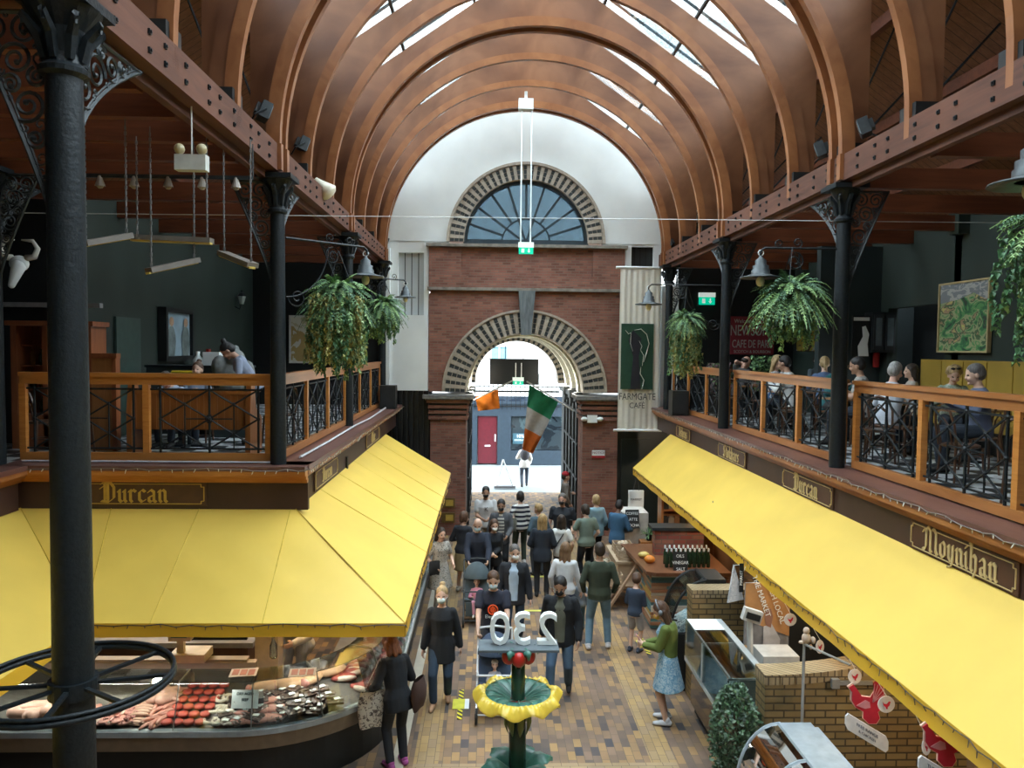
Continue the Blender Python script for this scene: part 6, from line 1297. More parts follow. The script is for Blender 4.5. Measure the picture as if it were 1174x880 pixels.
# shelf with mirrored numerals (read 230 from the other side)
pl=at(549,741,6.2); pr=at(640,741,6.2); zp=(pl.z+pr.z)/2; t=thing('numeral_shelf','grey shelf plate on the ornament carrying three white numerals','shelf',((pl.x+pr.x)/2,6.25,zp)); MB().b2((pl.x,6.1,zp-.012),(pr.x,6.34,zp+.008)).build('plate',mat('slate_plate',(.10,.125,.14),.5),t)
MB().tube([(ox,oy,zd+.30),(ox-.0,oy,zp)],.03,8).tube([(ox+.05,oy,zd+.4),(ox+.14,oy+.02,zp)],.012,6).tube([(ox-.05,oy,zd+.4),(ox-.14,oy+.02,zp)],.012,6).build('support',m_dk,t)
hh=(at(594,702,6.25).z-at(594,738,6.25).z)
for ch,px,wd_ in (('0',573,'nought'),('3',598,'three'),('2',627,'two')):
    c=at(px,738,6.24); o=MB(); o.text(ch,(c.x,6.24,zp+.012),(-1,0,0),(0,0,1),hh/.70,.035,1.0); b_=MB(); b_.text(ch,(c.x,6.16,zp+.012),(-1,0,0),(0,0,1),hh/.70*.97,.006,.96)
    t=thing('numeral',f'white numeral {wd_} seen reversed from behind, on the grey shelf','numeral',(c.x,6.24,zp+.01),group=None); o.build('numeral_body',m_white,t); 
# floor markings
def mark(px0,py0,label,w_=.22,l=.9,tag_=True):
    p=atz(px0,py0,.0); t=thing('distance_floor_sticker',label,'sticker',(p.x,p.y,.006)); MB().b2((p.x-.035,p.y-l/2,.004),(p.x+.035,p.y+l/2,.008)).build('hazard_stripe',stripes('hazard',(.62,.55,.03),(.02,.02,.02),.11,'Y',.6,.5,1.0),t)
    if tag_: MB().b2((p.x-.11,p.y-.16,.009),(p.x+.12,p.y+.14,.012)).build('yellow_notice',mat('notice_yellow',(.62,.60,.06),.5),t); MB().b2((p.x+.06,p.y-.16,.0125),(p.x+.12,p.y+.14,.013)).build('white_strip',m_white,t)
mark(528,807,'yellow distance sticker on black and yellow tape left of the front pushchair'); mark(738,738,'yellow distance sticker on hazard tape by the boy')
for i,(px,py,w_) in enumerate(((607,700,.5),(612,661,.5),(618,639,.45))): p=atz(px,py,0); tag(MB().b2((p.x-w_/2,p.y-.04,.004),(p.x+w_/2,p.y+.04,.008)).build('floor_tape',mat('yellow_tape',(.66,.62,.12),.5),loc=(p.x,p.y,.004)),f'short yellow tape line across the floor, {["nearest","middle","farthest"][i]} of three among the people','tape')
# A-board frame in the street
p0,p1,pt=atz(568,559,0),atz(589,559,0),at(577,527,27.3); t=thing('a_board','white A-frame board standing in the street','sign',((p0.x+p1.x)/2,27.3,0)); mb=MB()
for a in (p0,p1): mb.bar((a.x,27.3,0),(pt.x,27.4,pt.z),.04,.04)
mb.build('frame',m_white,t); MB().b2((p0.x-.05,27.2,0.02),(p1.x+.05,27.35,.10)).build('foot_box',mat('grey_foot',(.15,.15,.16),.6),t)
# ================= people
def vox(mb, size, name, mats, parent, it=2, pick=None, T=None):
    me=bpy.data.meshes.new('v'); me.from_pydata([tuple(v) for v in mb.v],[],mb.f)
    o=bpy.data.objects.new('v',me); COL.objects.link(o)
    m=o.modifiers.new('r','REMESH'); m.mode='VOXEL'; m.voxel_size=size; m.use_smooth_shade=True
    if it: s=o.modifiers.new('s','SMOOTH'); s.iterations=it; s.factor=.5
    dg=bpy.context.evaluated_depsgraph_get(); ev=o.evaluated_get(dg); me2=bpy.data.meshes.new_from_object(ev); bpy.data.objects.remove(o); bpy.data.meshes.remove(me)
    me2.name=name
    for q in list(me2.materials): pass
    me2.materials.clear()
    for q in (mats if isinstance(mats,(list,tuple)) else [mats]): me2.materials.append(q)
    if pick is not None:
        n=len(me2.polygons); c=np.empty(n*3); me2.polygons.foreach_get('center',c); me2.polygons.foreach_set('material_index',pick(c.reshape(-1,3)).astype(int).tolist())
    else: me2.polygons.foreach_set('material_index',[0]*len(me2.polygons))
    me2.polygons.foreach_set('use_smooth',[True]*len(me2.polygons))
    if T is not None: me2.transform(T)
    ob=bpy.data.objects.new(name,me2); COL.objects.link(ob)
    if parent is not None: ob.parent=parent; FR[ob.name]=FR.get(parent.name,Matrix.Identity(4))
    return ob
def cl(c,nm=None,var=.12): 
    k=nm or 'cloth_%02d_%02d_%02d'%tuple(int(x*99) for x in c); return mat(k,c,.85,var=var,scale=7,bump=.3)
SK={'fair':(.60,.38,.28),'pink':(.62,.35,.26),'tan':(.42,.24,.16),'brown':(.17,.085,.055)}
HC={'black':(.012,.010,.010),'dark':(.03,.018,.012),'brown':(.075,.035,.018),'lightbrown':(.18,.10,.05),'blonde':(.36,.24,.11),'grey':(.28,.27,.26),'red':(.16,.055,.022),'greyish':(.10,.09,.085)}
m_eye=mat('eye_dark',(.02,.015,.012),.4); m_lip=mat('lip_tone',(.38,.13,.11),.5)
def rings(mb, R_l, T=lambda p:p, n=16):
    b=len(mb.v)
    for z,rx,ry,yo in R_l:
        for j in range(n):
            a=2*PI*j/n; mb.v.append(Vector(T(Vector((rx*math.cos(a),yo+ry*math.sin(a),z)))))
    k=len(R_l)
    for i in range(k-1):
        for j in range(n): mb.f.append([b+i*n+j,b+i*n+(j+1)%n,b+(i+1)*n+(j+1)%n,b+(i+1)*n+j]); mb.m.append(0)
    mb.f.append([b+j for j in range(n)][::-1]); mb.f.append([b+(k-1)*n+j for j in range(n)]); mb.m+=[0,0]
def ik(S,T,a,b,pole):
    S,T,pole=Vector(S),Vector(T),Vector(pole); d=T-S; L_=d.length; mx=(a+b)*.995
    if L_>mx: T=S+d*(mx/L_); d=T-S; L_=mx
    e=d/L_; x=(a*a-b*b+L_*L_)/(2*L_); h=math.sqrt(max(1e-6,a*a-x*x)); q=pole-e*pole.dot(e); q=q.normalized() if q.length>1e-5 else e.orthogonal().normalized()
    return S+e*x+q*h, T
def hand(mb,wr,d,inw,curl=.5,spread=.12):
    """palm, four unequal bent fingers and a thumb leaving the side of the palm"""
    d=d.normalized(); n=(inw-d*inw.dot(d)).normalized(); w=d.cross(n)     # w: across the palm
    c=wr+d*.045
    for k in (-.024,-.008,.008,.024): mb.limb(wr+w*k*.6+d*.005,wr+w*k+d*.082,.017,.0145,8)
    for k,(o,l) in enumerate(((-.030,.070),(-.0105,.080),(.0105,.074),(.030,.058))):
        b0=wr+w*o+d*.082; dd=(d+w*o*spread*20*.3).normalized(); p1=b0+dd*l*.45; a=curl*.6; d1=(dd*math.cos(a)+n*math.sin(a)); p1=b0+d1*l*.45; a2=curl*1.5; d2=dd*math.cos(a2)+n*math.sin(a2); p2=p1+d2*l*.33; a3=curl*2.1; d3=dd*math.cos(a3)+n*math.sin(a3); p3=p2+d3*l*.24
        mb.limb(b0,p1,.0098,.0092,7); mb.limb(p1,p2,.0092,.0086,7); mb.limb(p2,p3,.0086,.0078,7)
    b0=wr-w*.026+d*.025+n*.004; p1=b0-w*.030+d*.026+n*.012; p2=p1+d*.030+n*.010-w*.004; mb.limb(b0,p1,.014,.0115,7); mb.limb(p1,p2,.0115,.009,7)
NP=0
def person(pos, yaw, label, H=1.72, fem=False, pose='stand', lean=0., head=(0,0), hands=None, top=('long',(.05,.05,.06)), legs=('trousers',(.02,.025,.04)), shoes=(.02,.02,.02), hair=('short','dark'), mask=None, skin='fair', inner=None, feet=None, group=None, extra=None, stout=1., curl=.5, pals=None, sunnies=False, hat=None, child=False, pelvis=None, lowres=1., poles=None):
    s=H/1.75; pos=Vector(pos); t=thing('person',label,'person',tuple(pos),R(-yaw),group); FRt=FR[t.name]
    S_=Matrix.Scale(s,4); vs=max(.0105,pos.y*.00105)*lowres/s
    hs=1.32 if child else 1.08
    pz={'stand':.93,'walk':.915,'sit':.53}[pose] if pelvis is None else pelvis
    P0=Vector((0,0,pz)); Ml=Matrix.Rotation(-R(lean),3,'X')
    U=lambda p: P0+Ml@(Vector(p)-Vector((0,0,.93)))
    sw=(.150 if fem else .168)*stout; hip=.088
    # joints
    sh={k:U((k*sw,0,1.385)) for k in (-1,1)}; hp={k:P0+Vector((k*hip,0,-.02)) for k in (-1,1)}
    if feet is None:
        feet={'stand':((-.10,.0,.08),(.10,.02,.08)),'walk':((-.09,-.24,.12),(.09,.26,.08)),'sit':((-.11,.44,.08),(.12,.40,.08))}[pose]
    if hands is None: hands=((-.25,.06,.80),(.25,.04,.80))
    fl=dict(zip((-1,1),feet)); hd=dict(zip((-1,1),hands)); kn={}; an={}; el={}; wr={}
    for k in (-1,1):
        kn[k],an[k]=ik(hp[k],Vector(fl[k]),.44,.42,(k*.12,1,.15 if pose!='sit' else .9))
        wt=Vector(hd[k]); wt=wt if poles is not None or True else wt
        el[k],wr[k]=ik(sh[k],wt,.285,.255,(k*.55,-.75,-.6))
    # ---- body
    mb=MB(); st=stout
    f_w=.86 if fem else 1.
    TR=[(.80,.10,.08,0),(.86,.155*st,.115*st,0),(.93,.168*st*(1.04 if fem else .97),.118*st,-.005),(1.05,.142*st*f_w,.10*st,0),(1.18,.155*st*f_w,.108*st,.005),(1.30,.175*st*f_w,.112*st,.008 if not fem else .02),(1.37,.165*f_w*st,.098,0),(1.42,.118,.076,-.005),(1.46,.06,.056,-.005)]
    rings(mb,TR,U)
    for k in (-1,1):
        mb.limb(sh[k],el[k],.045*st,.039,10); mb.limb(el[k],wr[k],.041,.027,10)
        d=(wr[k]-el[k]); hand(mb,wr[k],d,Vector((-k,.25,0)) if abs(d.normalized().x)<.8 else Vector((0,-1,0)),curl)
        mb.limb(hp[k],kn[k],.082*st,.056,12); mb.limb(kn[k],an[k],.055,.037,12); ft=Vector((k*.02,.13,-.045)); mb.limb(an[k]+Vector((0,-.03,-.03)),an[k]+ft,.034,.026,8)
    # head frame
    hc=U((0,.0,1.475)); Mh=Ml@Matrix.Rotation(R(head[0]),3,'Z')@Matrix.Rotation(-R(head[1]),3,'X'); Hd=lambda p: hc+Mh@((Vector(p)-Vector((0,0,1.50)))*hs)
    mb.limb(U((0,-.008,1.42)),Hd((0,.005,1.57)),.056,.050,12)
    def hball(m_,c,r): m_.ball(Hd(c),tuple(x*hs for x in r),14,10,rot=Mh)
    hball(mb,(0,.012,1.655),(.074,.092,.100)); hball(mb,(0,.042,1.605),(.056,.064,.082)); mb.limb(Hd((0,.098,1.648)),Hd((0,.114,1.614)),.010*hs,.0135*hs,8); hball(mb,(0,.088,1.548),(.026,.022,.02))
    for k in (-1,1): hball(mb,(k*.076,.012,1.622),(.011,.020,.031)); hball(mb,(k*.034,.085,1.60),(.024,.024,.024))
    Mi=Mh.inverted(); 
    def pick(c):
        q=(np.array(Mi)@((c-np.array(hc)).T)).T/hs+np.array([0,0,1.5]); out=np.zeros(len(c))
        for k in (-1,1): out[(((q[:,0]-k*.031)/.014)**2+((q[:,2]-1.645)/.0095)**2<1)&(q[:,1]>.05)]=1
        out[((q[:,0]/.024)**2+((q[:,2]-1.577)/.008)**2<1)&(q[:,1]>.06)]=2
        return out
    sk=mat('skin_'+skin,SK[skin],.55,var=.08,scale=5)
    vox(mb,vs,'body',[sk,m_eye,m_lip],t,1,pick,S_)
    # ---- hair
    hstyle,hcol=hair
    if hstyle!='bald':
        hm=mat('hair_'+hcol,HC[hcol],.6,var=.35,scale=14,stretch=(4,4,.6),bump=.4); mb=MB()
        if hstyle=='ring': hball(mb,(0,-.03,1.64),(.080,.075,.055))
        else: hball(mb,(0,-.006,1.678),(.083,.100,.090)); hball(mb,(0,-.032,1.640),(.082,.078,.088))
        if hstyle in ('long','mid'):
            L_=1.34 if hstyle=='long' else 1.46
            for k in (-1,0,1): mb.limb(Hd((k*.055,-.03 if k else -.055,1.62)),U((k*.075,-.075 if k==0 else -.05,L_+.02*abs(k))),.048,.036,10)
            for k in (-1,1): mb.limb(Hd((k*.070,.02,1.68)),Hd((k*.080,.0,1.56)),.028,.022,8)
        if hstyle=='bob':
            for k in (-1,1): mb.limb(Hd((k*.062,.015,1.68)),Hd((k*.068,.0,1.575)),.036,.030,8)
            mb.limb(Hd((0,-.05,1.65)),Hd((0,-.055,1.57)),.07,.055,10)
        if hstyle=='curly':
            rr=random.Random(5); 
            for _ in range(26):
                a=rr.uniform(0,2*PI); e=rr.uniform(-.3,1.2); c=(.085*math.cos(a)*math.cos(e),-.02+.09*math.sin(a)*math.cos(e) if math.sin(a)<.5 else -.02+.04*math.sin(a),1.665+.085*math.sin(e)); hball(mb,c,(.032,.032,.032))
        if hstyle=='bun': hball(mb,(0,-.06,1.775),(.042,.042,.036))
        if hstyle=='pony': mb.limb(Hd((0,-.10,1.68)),Hd((0,-.13,1.50)),.034,.02,8)
        vox(mb,vs,'hair',hm,t,1,None,S_)
    if mask:
        mb=MB(); hball(mb,(0,.078,1.592),(.058,.054,.046)); 
        for k in (-1,1): mb.limb(Hd((k*.052,.085,1.60)),Hd((k*.078,.02,1.625)),.004,.004,5)
        mb.build('face_mask',cl(mask,'mask_%d_%d_%d'%tuple(int(x*99) for x in mask),.05),t,smooth=True,world=False); t_=t.children if False else None
        o=COL.objects[-1] if False else LAST(t); o.data.transform(S_)
    if sunnies:
        mb=MB()
        for k in (-1,1): hball(mb,(k*.036,.050 if sunnies=='up' else .075,1.758 if sunnies=='up' else 1.648),(.028,.014,.016))
        mb.build('sunglasses',m_black,t,smooth=True,world=False); LAST(t).data.transform(S_)
    if hat:
        mb=MB(); hball(mb,(0,0,1.70),(.09,.10,.075)); mb.build('hat',cl(hat),t,smooth=True,world=False); LAST(t).data.transform(S_)
    # ---- top
    kind,tc=top; tm=tc if not isinstance(tc,tuple) else cl(tc); i_=.016 if kind in('tee','dress','long') else .028
    mb=MB(); low={'tee':.84,'long':.84,'jacket':.76,'coat':.66,'dress':.52}[kind] 
    sit=(pose=='sit')
    R2=[(z,rx+i_,ry+i_,yo) for z,rx,ry,yo in TR if z>=.86 and z<1.44]
    R2=R2+[(1.455,.075,.066,-.005)]
    if not sit:
        if kind=='dress': R2=[(.52,.27*st,.22*st,0),(.70,.235*st,.18*st,0)]+[(.86,.20*st,.15*st,0)]+R2[1:]
        elif kind in('jacket','coat'): R2=[(low,.205*st if kind=='coat' else .19*st,.175*st if kind=='coat' else .15*st,0),(.80,.195*st,.155*st,0)]+R2[1:]
        else: R2=[(low,.168*st+i_*.8,.125*st+i_,0)]+R2
        rings(mb,R2,U)
    else:
        rings(mb,[(.84,.168*st+i_,.125*st+i_,0)]+R2,U)
    slv=1. if kind in ('long','jacket','coat') else .0
    for k in (-1,1):
        r1,r2=(.050*st+i_*.75,.040+i_*.85)
        if slv: mb.limb(sh[k]+(el[k]-sh[k])*.02,el[k],r1,r2,10); mb.limb(el[k],wr[k]-(wr[k]-el[k])*.06,r2+.002,.027+i_*.9,10)
        else: mb.limb(sh[k],sh[k].lerp(el[k],.62),r1+.004,r2+.012,10)
    picks=None
    vox(mb,vs,{'tee':'shirt','long':'shirt','jacket':'jacket','coat':'coat','dress':'dress'}[kind],tm,t,2,None,S_)
    if inner:
        mb=MB(); rings(mb,[(.84,.07,.03,.118*st+.016),(1.0,.075,.03,.108*st+.014),(1.2,.085,.032,.112*st+.014),(1.34,.085,.032,.107+.008),(1.41,.07,.03,.075),(1.45,.05,.03,.05)],U); im=inner if not isinstance(inner,tuple) else cl(inner); vox(mb,vs,'inner_shirt',im,t,1,None,S_)
    # ---- legs
    lk,lc=legs; lm=lc if not isinstance(lc,tuple) else cl(lc)
    if lk in('trousers','shorts','skirt'):
        mb=MB(); rings(mb,[(.82,.15*st+.008,.11*st+.01,0),(.88,.165*st+.008,.12*st+.01,0),(.96,.162*st,.115*st+.006,0),(1.02,.15*st,.106*st,0)],U)
        for k in (-1,1):
            if lk=='trousers': mb.limb(hp[k],kn[k],.082*st+.012,.056+.014,12); mb.limb(kn[k],an[k]+(kn[k]-an[k])*.08,.055+.014,.037+.022,12)
            elif lk=='shorts': mb.limb(hp[k],hp[k].lerp(kn[k],.82),.082*st+.016,.056+.034,12)
        if lk=='skirt' and not sit: rings(mb,[(.48,.20,.17,0),(.70,.19,.15,0),(.88,.172,.13,0),(1.0,.15,.11,0)],U)
        vox(mb,vs,{'trousers':'trousers','shorts':'shorts','skirt':'skirt'}[lk],lm,t,1,None,S_)
    for k in (-1,1):
        mb=MB(); a=an[k]; mb.limb(a+Vector((0,-.045,-.035)),a+Vector((k*.012,.07,-.042)),.044,.040,10); mb.limb(a+Vector((k*.012,.07,-.045)),a+Vector((k*.022,.155,-.052)),.040,.030,10); mb.limb(a+Vector((0,-.02,.0)),a+Vector((0,-.02,-.04)),.046,.044,10)
        for v in mb.v: v.z=max(v.z,a.z-.078)
        mb.build('shoe',cl(shoes),t,smooth=True,world=False); LAST(t).data.transform(S_)
    J=dict(t=t,U=lambda p:FRt@(U(p)*s),wr={k:FRt@(wr[k]*s) for k in wr},sh={k:FRt@(sh[k]*s) for k in sh},Hd=lambda p:FRt@(Hd(p)*s),an={k:FRt@(an[k]*s) for k in an})
    return J
def LAST(t):
    global _last
    return [o for o in COL.objects if o.parent is t][-1] if False else bpy.data.objects[_lastname[0]]
_lastname=['']
_ob=MB.build
def _b(s,*a,**k):
    o=_ob(s,*a,**k); _lastname[0]=o.name; return o
MB.build=_b
def hpos(px,py,H,z0=0.): p=atz(px,py,z0+H); return Vector((p.x,p.y,z0))
def face(pos,tgt): d=Vector(tgt)-Vector(pos); return math.degrees(math.atan2(d.x,d.y))
def totebag(c,w_,h_,d,rz,label,m_,strap=None,nm='tote_bag',cat='bag'):
    t=thing(nm,label,cat,tuple(c)); Mx=Matrix.Rotation(rz,3,'Z'); mb=MB(); c=Vector(c)
    def f(u,v):
        a=2*PI*u; return c+Mx@Vector((w_/2*math.cos(a)*(.85+.15*math.sin(PI*v)),d/2*math.sin(a)*math.sin(PI*(.12+.76*v)),-h_*v+.01*math.sin(a*3)*v))
    mb.grid(f,20,8); mb.build('bag_body',m_,t,smooth=True)
    if strap: MB().tube(strap,.014,5,flat=.5).build('strap',m_,t)
    return t
navy=(.012,.016,.03); blk=(.010,.010,.012); denim=(.06,.11,.18); ldenim=(.14,.22,.30); wht=(.70,.70,.68)
# --- ground floor
J=person(atz(506,806,0),183,'woman in black jacket with white mask and blonde bun, walking alone at the left',1.68,True,'walk',top=('coat',(.008,.010,.014)),legs=('trousers',(.025,.05,.09)),shoes=(.42,.25,.15),hair=('bun','blonde'),mask=(.45,.55,.55),feet=((-.08,-.12,.10),(.10,.14,.08)),hands=((-.27,-.04,.82),(.27,.06,.80)))
m_tee=cl((.012,.014,.028),'tee_navy')
JS=person(hpos(566,650,1.78),182,'man in navy T-shirt with orange round print, pushing the front pushchair',1.78,False,'walk',6,(0,12),((-.20,.42,.98),(.20,.42,.98)),top=('tee',m_tee),legs=('trousers',(.03,.035,.05)),hair=('short','brown'),mask=(.40,.52,.56),stout=1.1,curl=1.2)
mb=MB(); c=JS['U']((0,.148,1.22)); f_=Vector((math.sin(R(182)),math.cos(R(182)),0)); rgt=Vector((-f_.y,f_.x,0)); f_.normalize()
for rad,th in ((.068,.012),(.03,.016)): mb.tube([c+f_*.012+rgt*rad*math.cos(2*PI*i/20)+Vector((0,0,rad*math.sin(2*PI*i/20))) for i in range(20)],th,5,closed=True)
mb.tube([c+f_*.012+Vector((0,0,-.05)),c+f_*.014+Vector((0,0,.05))],.013,5)
mb.build('orange_print',mat('print_orange',(.75,.09,.02),.6),JS['t']); mb=MB(); mb.text('Element',tuple(JS['U']((0,.165,1.10))),(rgt.x,rgt.y,0) if rgt.x>0 else (-rgt.x,-rgt.y,0),(0,0,1),.07,.003); mb.build('white_lettering',m_white,JS['t'])
J=person(atz(642,797,0),192,'man in open black jacket and black mask walking behind the numerals',1.80,False,'walk',4,(-4,18),((-.26,.12,.86),(.27,-.06,.82)),top=('jacket',(.008,.009,.012)),inner=(.13,.14,.11),legs=('trousers',denim),shoes=(.015,.015,.015),hair=('short','black'),mask=(.01,.01,.01),skin='tan',stout=1.05,feet=((-.1,-.16,.12),(.12,.22,.08)))
J=person(hpos(590,622,1.76),186,'man in dark jacket over light blue shirt with white mask, walking beside the pushchair father',1.76,False,'walk',2,(14,8),((-.28,.05,.80),(.27,.10,.84)),top=('jacket',(.015,.018,.025)),inner=(.40,.52,.66),legs=('trousers',(.02,.04,.07)),hair=('short','greyish'),mask=(.75,.75,.73))
J2=person(hpos(548,590,1.78),178,'bald man in navy jacket and pale blue mask pushing the rear pushchair',1.78,False,'walk',6,(-6,15),((-.18,.40,.98),(.18,.40,.98)),top=('jacket',(.012,.018,.035)),legs=('trousers',(.06,.06,.06)),hair=('ring','grey'),mask=(.35,.5,.55),curl=1.2)
person(hpos(531,586,1.66),20,'woman in black top and olive tan skirt, seen from behind beside the left pier',1.66,True,'stand',0,(-25,10),((-.18,.22,1.08),(.16,.2,1.05)),top=('long',(.012,.014,.022)),legs=('skirt',(.26,.19,.09)),shoes=(.5,.48,.45),hair=('bob','brown'))
J9=person(hpos(505,604,1.62),150,'person in speckled grey dress with black bag, beside the left awning edge',1.62,True,'stand',0,(0,10),((-.2,.2,1.0),(.2,.15,1.0)),top=('dress',patches('speckled_cloth',[(.35,.32,.28),(.42,.40,.36),(.06,.06,.06),(.4,.38,.34)],38,.9)),legs=('trousers',(.40,.38,.35)),shoes=wht,hair=('mid','dark'))
totebag(J9['wr'][1]+Vector((0,-.05,.12)),.22,.26,.1,.4,'black handbag held by the woman in the speckled dress',cl(blk,'bag_black'),None,'handbag')
mk=cl((.52,.53,.54),'tee_pale'); J=person(hpos(557,557,1.82),178,'bearded man in white lettered T-shirt standing in the gateway on the left',1.82,False,'stand',0,(0,10),((-.08,.30,1.08),(.08,.30,1.08)),top=('tee',mk),legs=('trousers',(.16,.14,.11)),hair=('short','black'),mask=(.02,.015,.012),skin='tan',stout=1.1); MB().text('K',tuple(J['U']((0,.155,1.22))+Vector((.01,-.0,0))),(1,0,0),(0,0,1),.14,.004).build('letter_print',m_black,J['t'])
J=person(hpos(575,571,1.76),185,'man in grey hoodie over striped T-shirt with black mask, in the gateway',1.76,False,'stand',2,(0,14),((-.15,.28,1.0),(.2,.24,.95)),top=('jacket',(.07,.075,.085)),inner=stripes('tee_stripe_small',(.5,.5,.46),(.08,.08,.09),.07),legs=('trousers',blk),hair=('short','black'),mask=(.01,.01,.01),skin='tan')
person(hpos(566,594,1.64),172,'woman in black cardigan and white mask clasping her hands in the queue',1.64,True,'stand',2,(4,10),((.02,.26,1.06),(.06,.28,1.06)),top=('jacket',blk),legs=('trousers',blk),hair=('mid','brown'),mask=(.8,.8,.78))
ms=stripes('navy_white_stripe',(.68,.68,.66),(.012,.015,.03),.105,'Z',.85,.52)
J=person(hpos(597,563,1.70),-8,'dark-haired woman in navy and white striped top seen from behind, with shoulder bag',1.70,True,'stand',0,(10,5),((-.22,.12,1.0),(.24,.0,.84)),top=('long',ms),legs=('trousers',(.035,.05,.035)),shoes=(.5,.5,.5),hair=('bob','black'))
totebag(J['U']((-.20,-.06,1.12)),.24,.30,.12,.1,'grey-green shoulder bag of the woman in the striped top',cl((.16,.16,.13),'bag_olive'),[J['U']((-.24,-.06,1.1)),J['U']((-.16,-.02,1.47)),J['U']((-.14,-.06,1.1))],'shoulder_bag')
person(hpos(618,577,1.60),-20,'short-haired blonde person in slate blue hooded top, seen from behind in the gateway',1.60,True,'stand',0,(30,5),((-.2,.15,1.0),(.24,.1,.9)),top=('jacket',(.06,.10,.13)),legs=('trousers',(.04,.05,.06)),hair=('short','blonde'))
person(hpos(622,589,1.68),6,'woman with long fair hair and dark navy jacket, seen from behind',1.68,True,'stand',0,(-4,2),((-.2,.2,1.0),(.2,.2,1.0)),top=('jacket',(.015,.022,.035)),legs=('trousers',blk),hair=('long','blonde'),stout=1.08)
J=person(hpos(645,565,1.80),196,'masked steward in dark polo shirt with red badge, standing at the right of the gateway',1.80,False,'stand',0,(0,8),((-.30,.04,.86),(.30,.06,.86)),top=('tee',(.012,.016,.026)),legs=('trousers',blk),hair=('short','greyish'),mask=(.012,.012,.02),skin='pink',stout=1.2)
person(hpos(640,545,1.70)+Vector((.25,.6,0)),80,'person in taupe top and red cap inside the tunnel behind the steward',1.70,False,'stand',0,(0,0),((-.3,.25,1.1),(.2,.1,.9)),top=('long',(.16,.14,.12)),legs=('trousers',blk),hair=('short','dark'),hat=(.4,.02,.03))
J=person(hpos(644,590,1.62),12,'dark-haired woman in white T-shirt with black strap, seen from behind',1.62,True,'stand',0,(15,4),((-.2,.1,.95),(.22,.14,.95)),top=('tee',wht),legs=('trousers',(.10,.10,.11)),hair=('mid','dark'))
MB().tube([J['U']((.13,.0,1.47)),J['U']((.02,-.14,1.3)),J['U']((-.14,-.12,1.02))],.012,5).build('strap',m_black,J['t'])
person(hpos(648,621,1.68),14,'woman with long light brown hair and white cardigan with blue cuffs, leading a small child',1.68,True,'walk',3,(0,6),((-.25,.12,.88),(.30,.10,.78)),top=('long',(.62,.64,.66)),legs=('trousers',(.03,.06,.18)),hair=('long','lightbrown'),stout=1.08,shoes=(.5,.5,.5))
J=person(hpos(673,578,1.70),-18,'woman in sage green T-shirt looking at her phone, seen from behind',1.70,True,'stand',2,(14,14),((-.22,.30,1.16),(.2,.12,.95)),top=('tee',(.15,.20,.165)),legs=('trousers',blk),hair=('bob','dark'),stout=1.15)
tag(MB().box(J['wr'][-1]+Vector((-.02,.04,.12)),(.075,.012,.15),Matrix.Rotation(.4,3,'X')).build('mobile_phone',m_black,loc=tuple(J['wr'][-1])),'dark phone held up by the woman in sage green','phone')
J=person(hpos(684,567,1.66),-15,'fair-haired woman in pale denim jacket beside the right pier',1.66,True,'stand',0,(20,5),((-.2,.2,1.05),(.22,.1,.9)),top=('jacket',(.20,.32,.38)),legs=('trousers',blk),hair=('bob','blonde'))
totebag(J['wr'][1]+Vector((.0,-.04,.2)),.3,.24,.12,.1,'dark handbag on the arm of the woman in the pale denim jacket',cl((.03,.02,.02),'bag_brown'),None,'handbag')
person(hpos(708,573,1.70),40,'man in blue denim jacket and khaki trousers at the white stall counter',1.70,False,'stand',4,(10,20),((-.1,.3,1.08),(.2,.3,1.05)),top=('jacket',(.04,.11,.20)),legs=('trousers',(.09,.085,.06)),hair=('short','black'),skin='brown')
person(atz(686,744,0),4,'man in dark green sweater and light jeans, seen from behind',1.80,False,'stand',0,(4,2),((-.24,.10,.92),(.24,.10,.92)),top=('long',(.035,.048,.03)),legs=('trousers',(.13,.23,.32)),shoes=(.5,.5,.52),hair=('short','dark'),stout=1.1,feet=((-.16,.0,.08),(.16,.08,.08)))
person(atz(664,725,0),8,'small child in grey-blue top and jeans between the two adults',1.02,False,'walk',0,(0,0),((-.28,.05,1.15),(.24,.05,.85)),top=('long',(.22,.26,.30)),legs=('trousers',(.08,.16,.24)),hair=('short','brown'),child=True,stout=1.05)
JB=person(atz(727,747,0),35,'boy in dark blue hoodie and pale grey shorts looking down, beside the wooden stall',1.28,False,'stand',4,(20,28),((-.12,.26,1.05),(.1,.28,1.05)),top=('long',(.03,.045,.075)),legs=('shorts',(.32,.32,.34)),shoes=(.03,.04,.06),hair=('short','brown'),child=True)
J=person(atz(764,828,0),-72,'woman in pale blue floral dress and green cardigan wearing headphones, looking down at her phone',1.66,True,'stand',3,(0,26),((-.04,.34,1.10),(.10,.32,1.08)),top=('dress',patches('blue_floral',[(.12,.26,.38),(.20,.36,.48),(.40,.52,.58),(.14,.30,.42),(.30,.44,.54)],26,.85)),legs=('none',blk),shoes=(.5,.52,.55),hair=('long','brown'),stout=1.02,curl=.9,mask=(.55,.35,.05))
mb=MB(); rings(mb,[(.98,.165,.125,-.012),(1.05,.155,.118,-.014),(1.18,.160,.122,-.015),(1.30,.172,.125,-.012),(1.38,.175,.115,-.01),(1.45,.09,.08,-.015)])
FRt=FR[J['t'].name]; s_=1.66/1.75
mm=MB(); mm.v=[Vector((v.x*s_,min(v.y,.06)*s_,v.z*s_)) for v in mb.v]; mm.f=mb.f; mm.m=mb.m
Ji=FRt.inverted(); 
for k in (-1,1):
    S0=Ji@J['sh'][k]; W0=Ji@J['wr'][k]; E0,_=ik(S0,W0,.285*s_,.255*s_,(k*.55,-.75,-.6)); mm.limb(S0,E0,.072,.058,10); mm.limb(E0,W0.lerp(E0,.12),.058,.044,10)
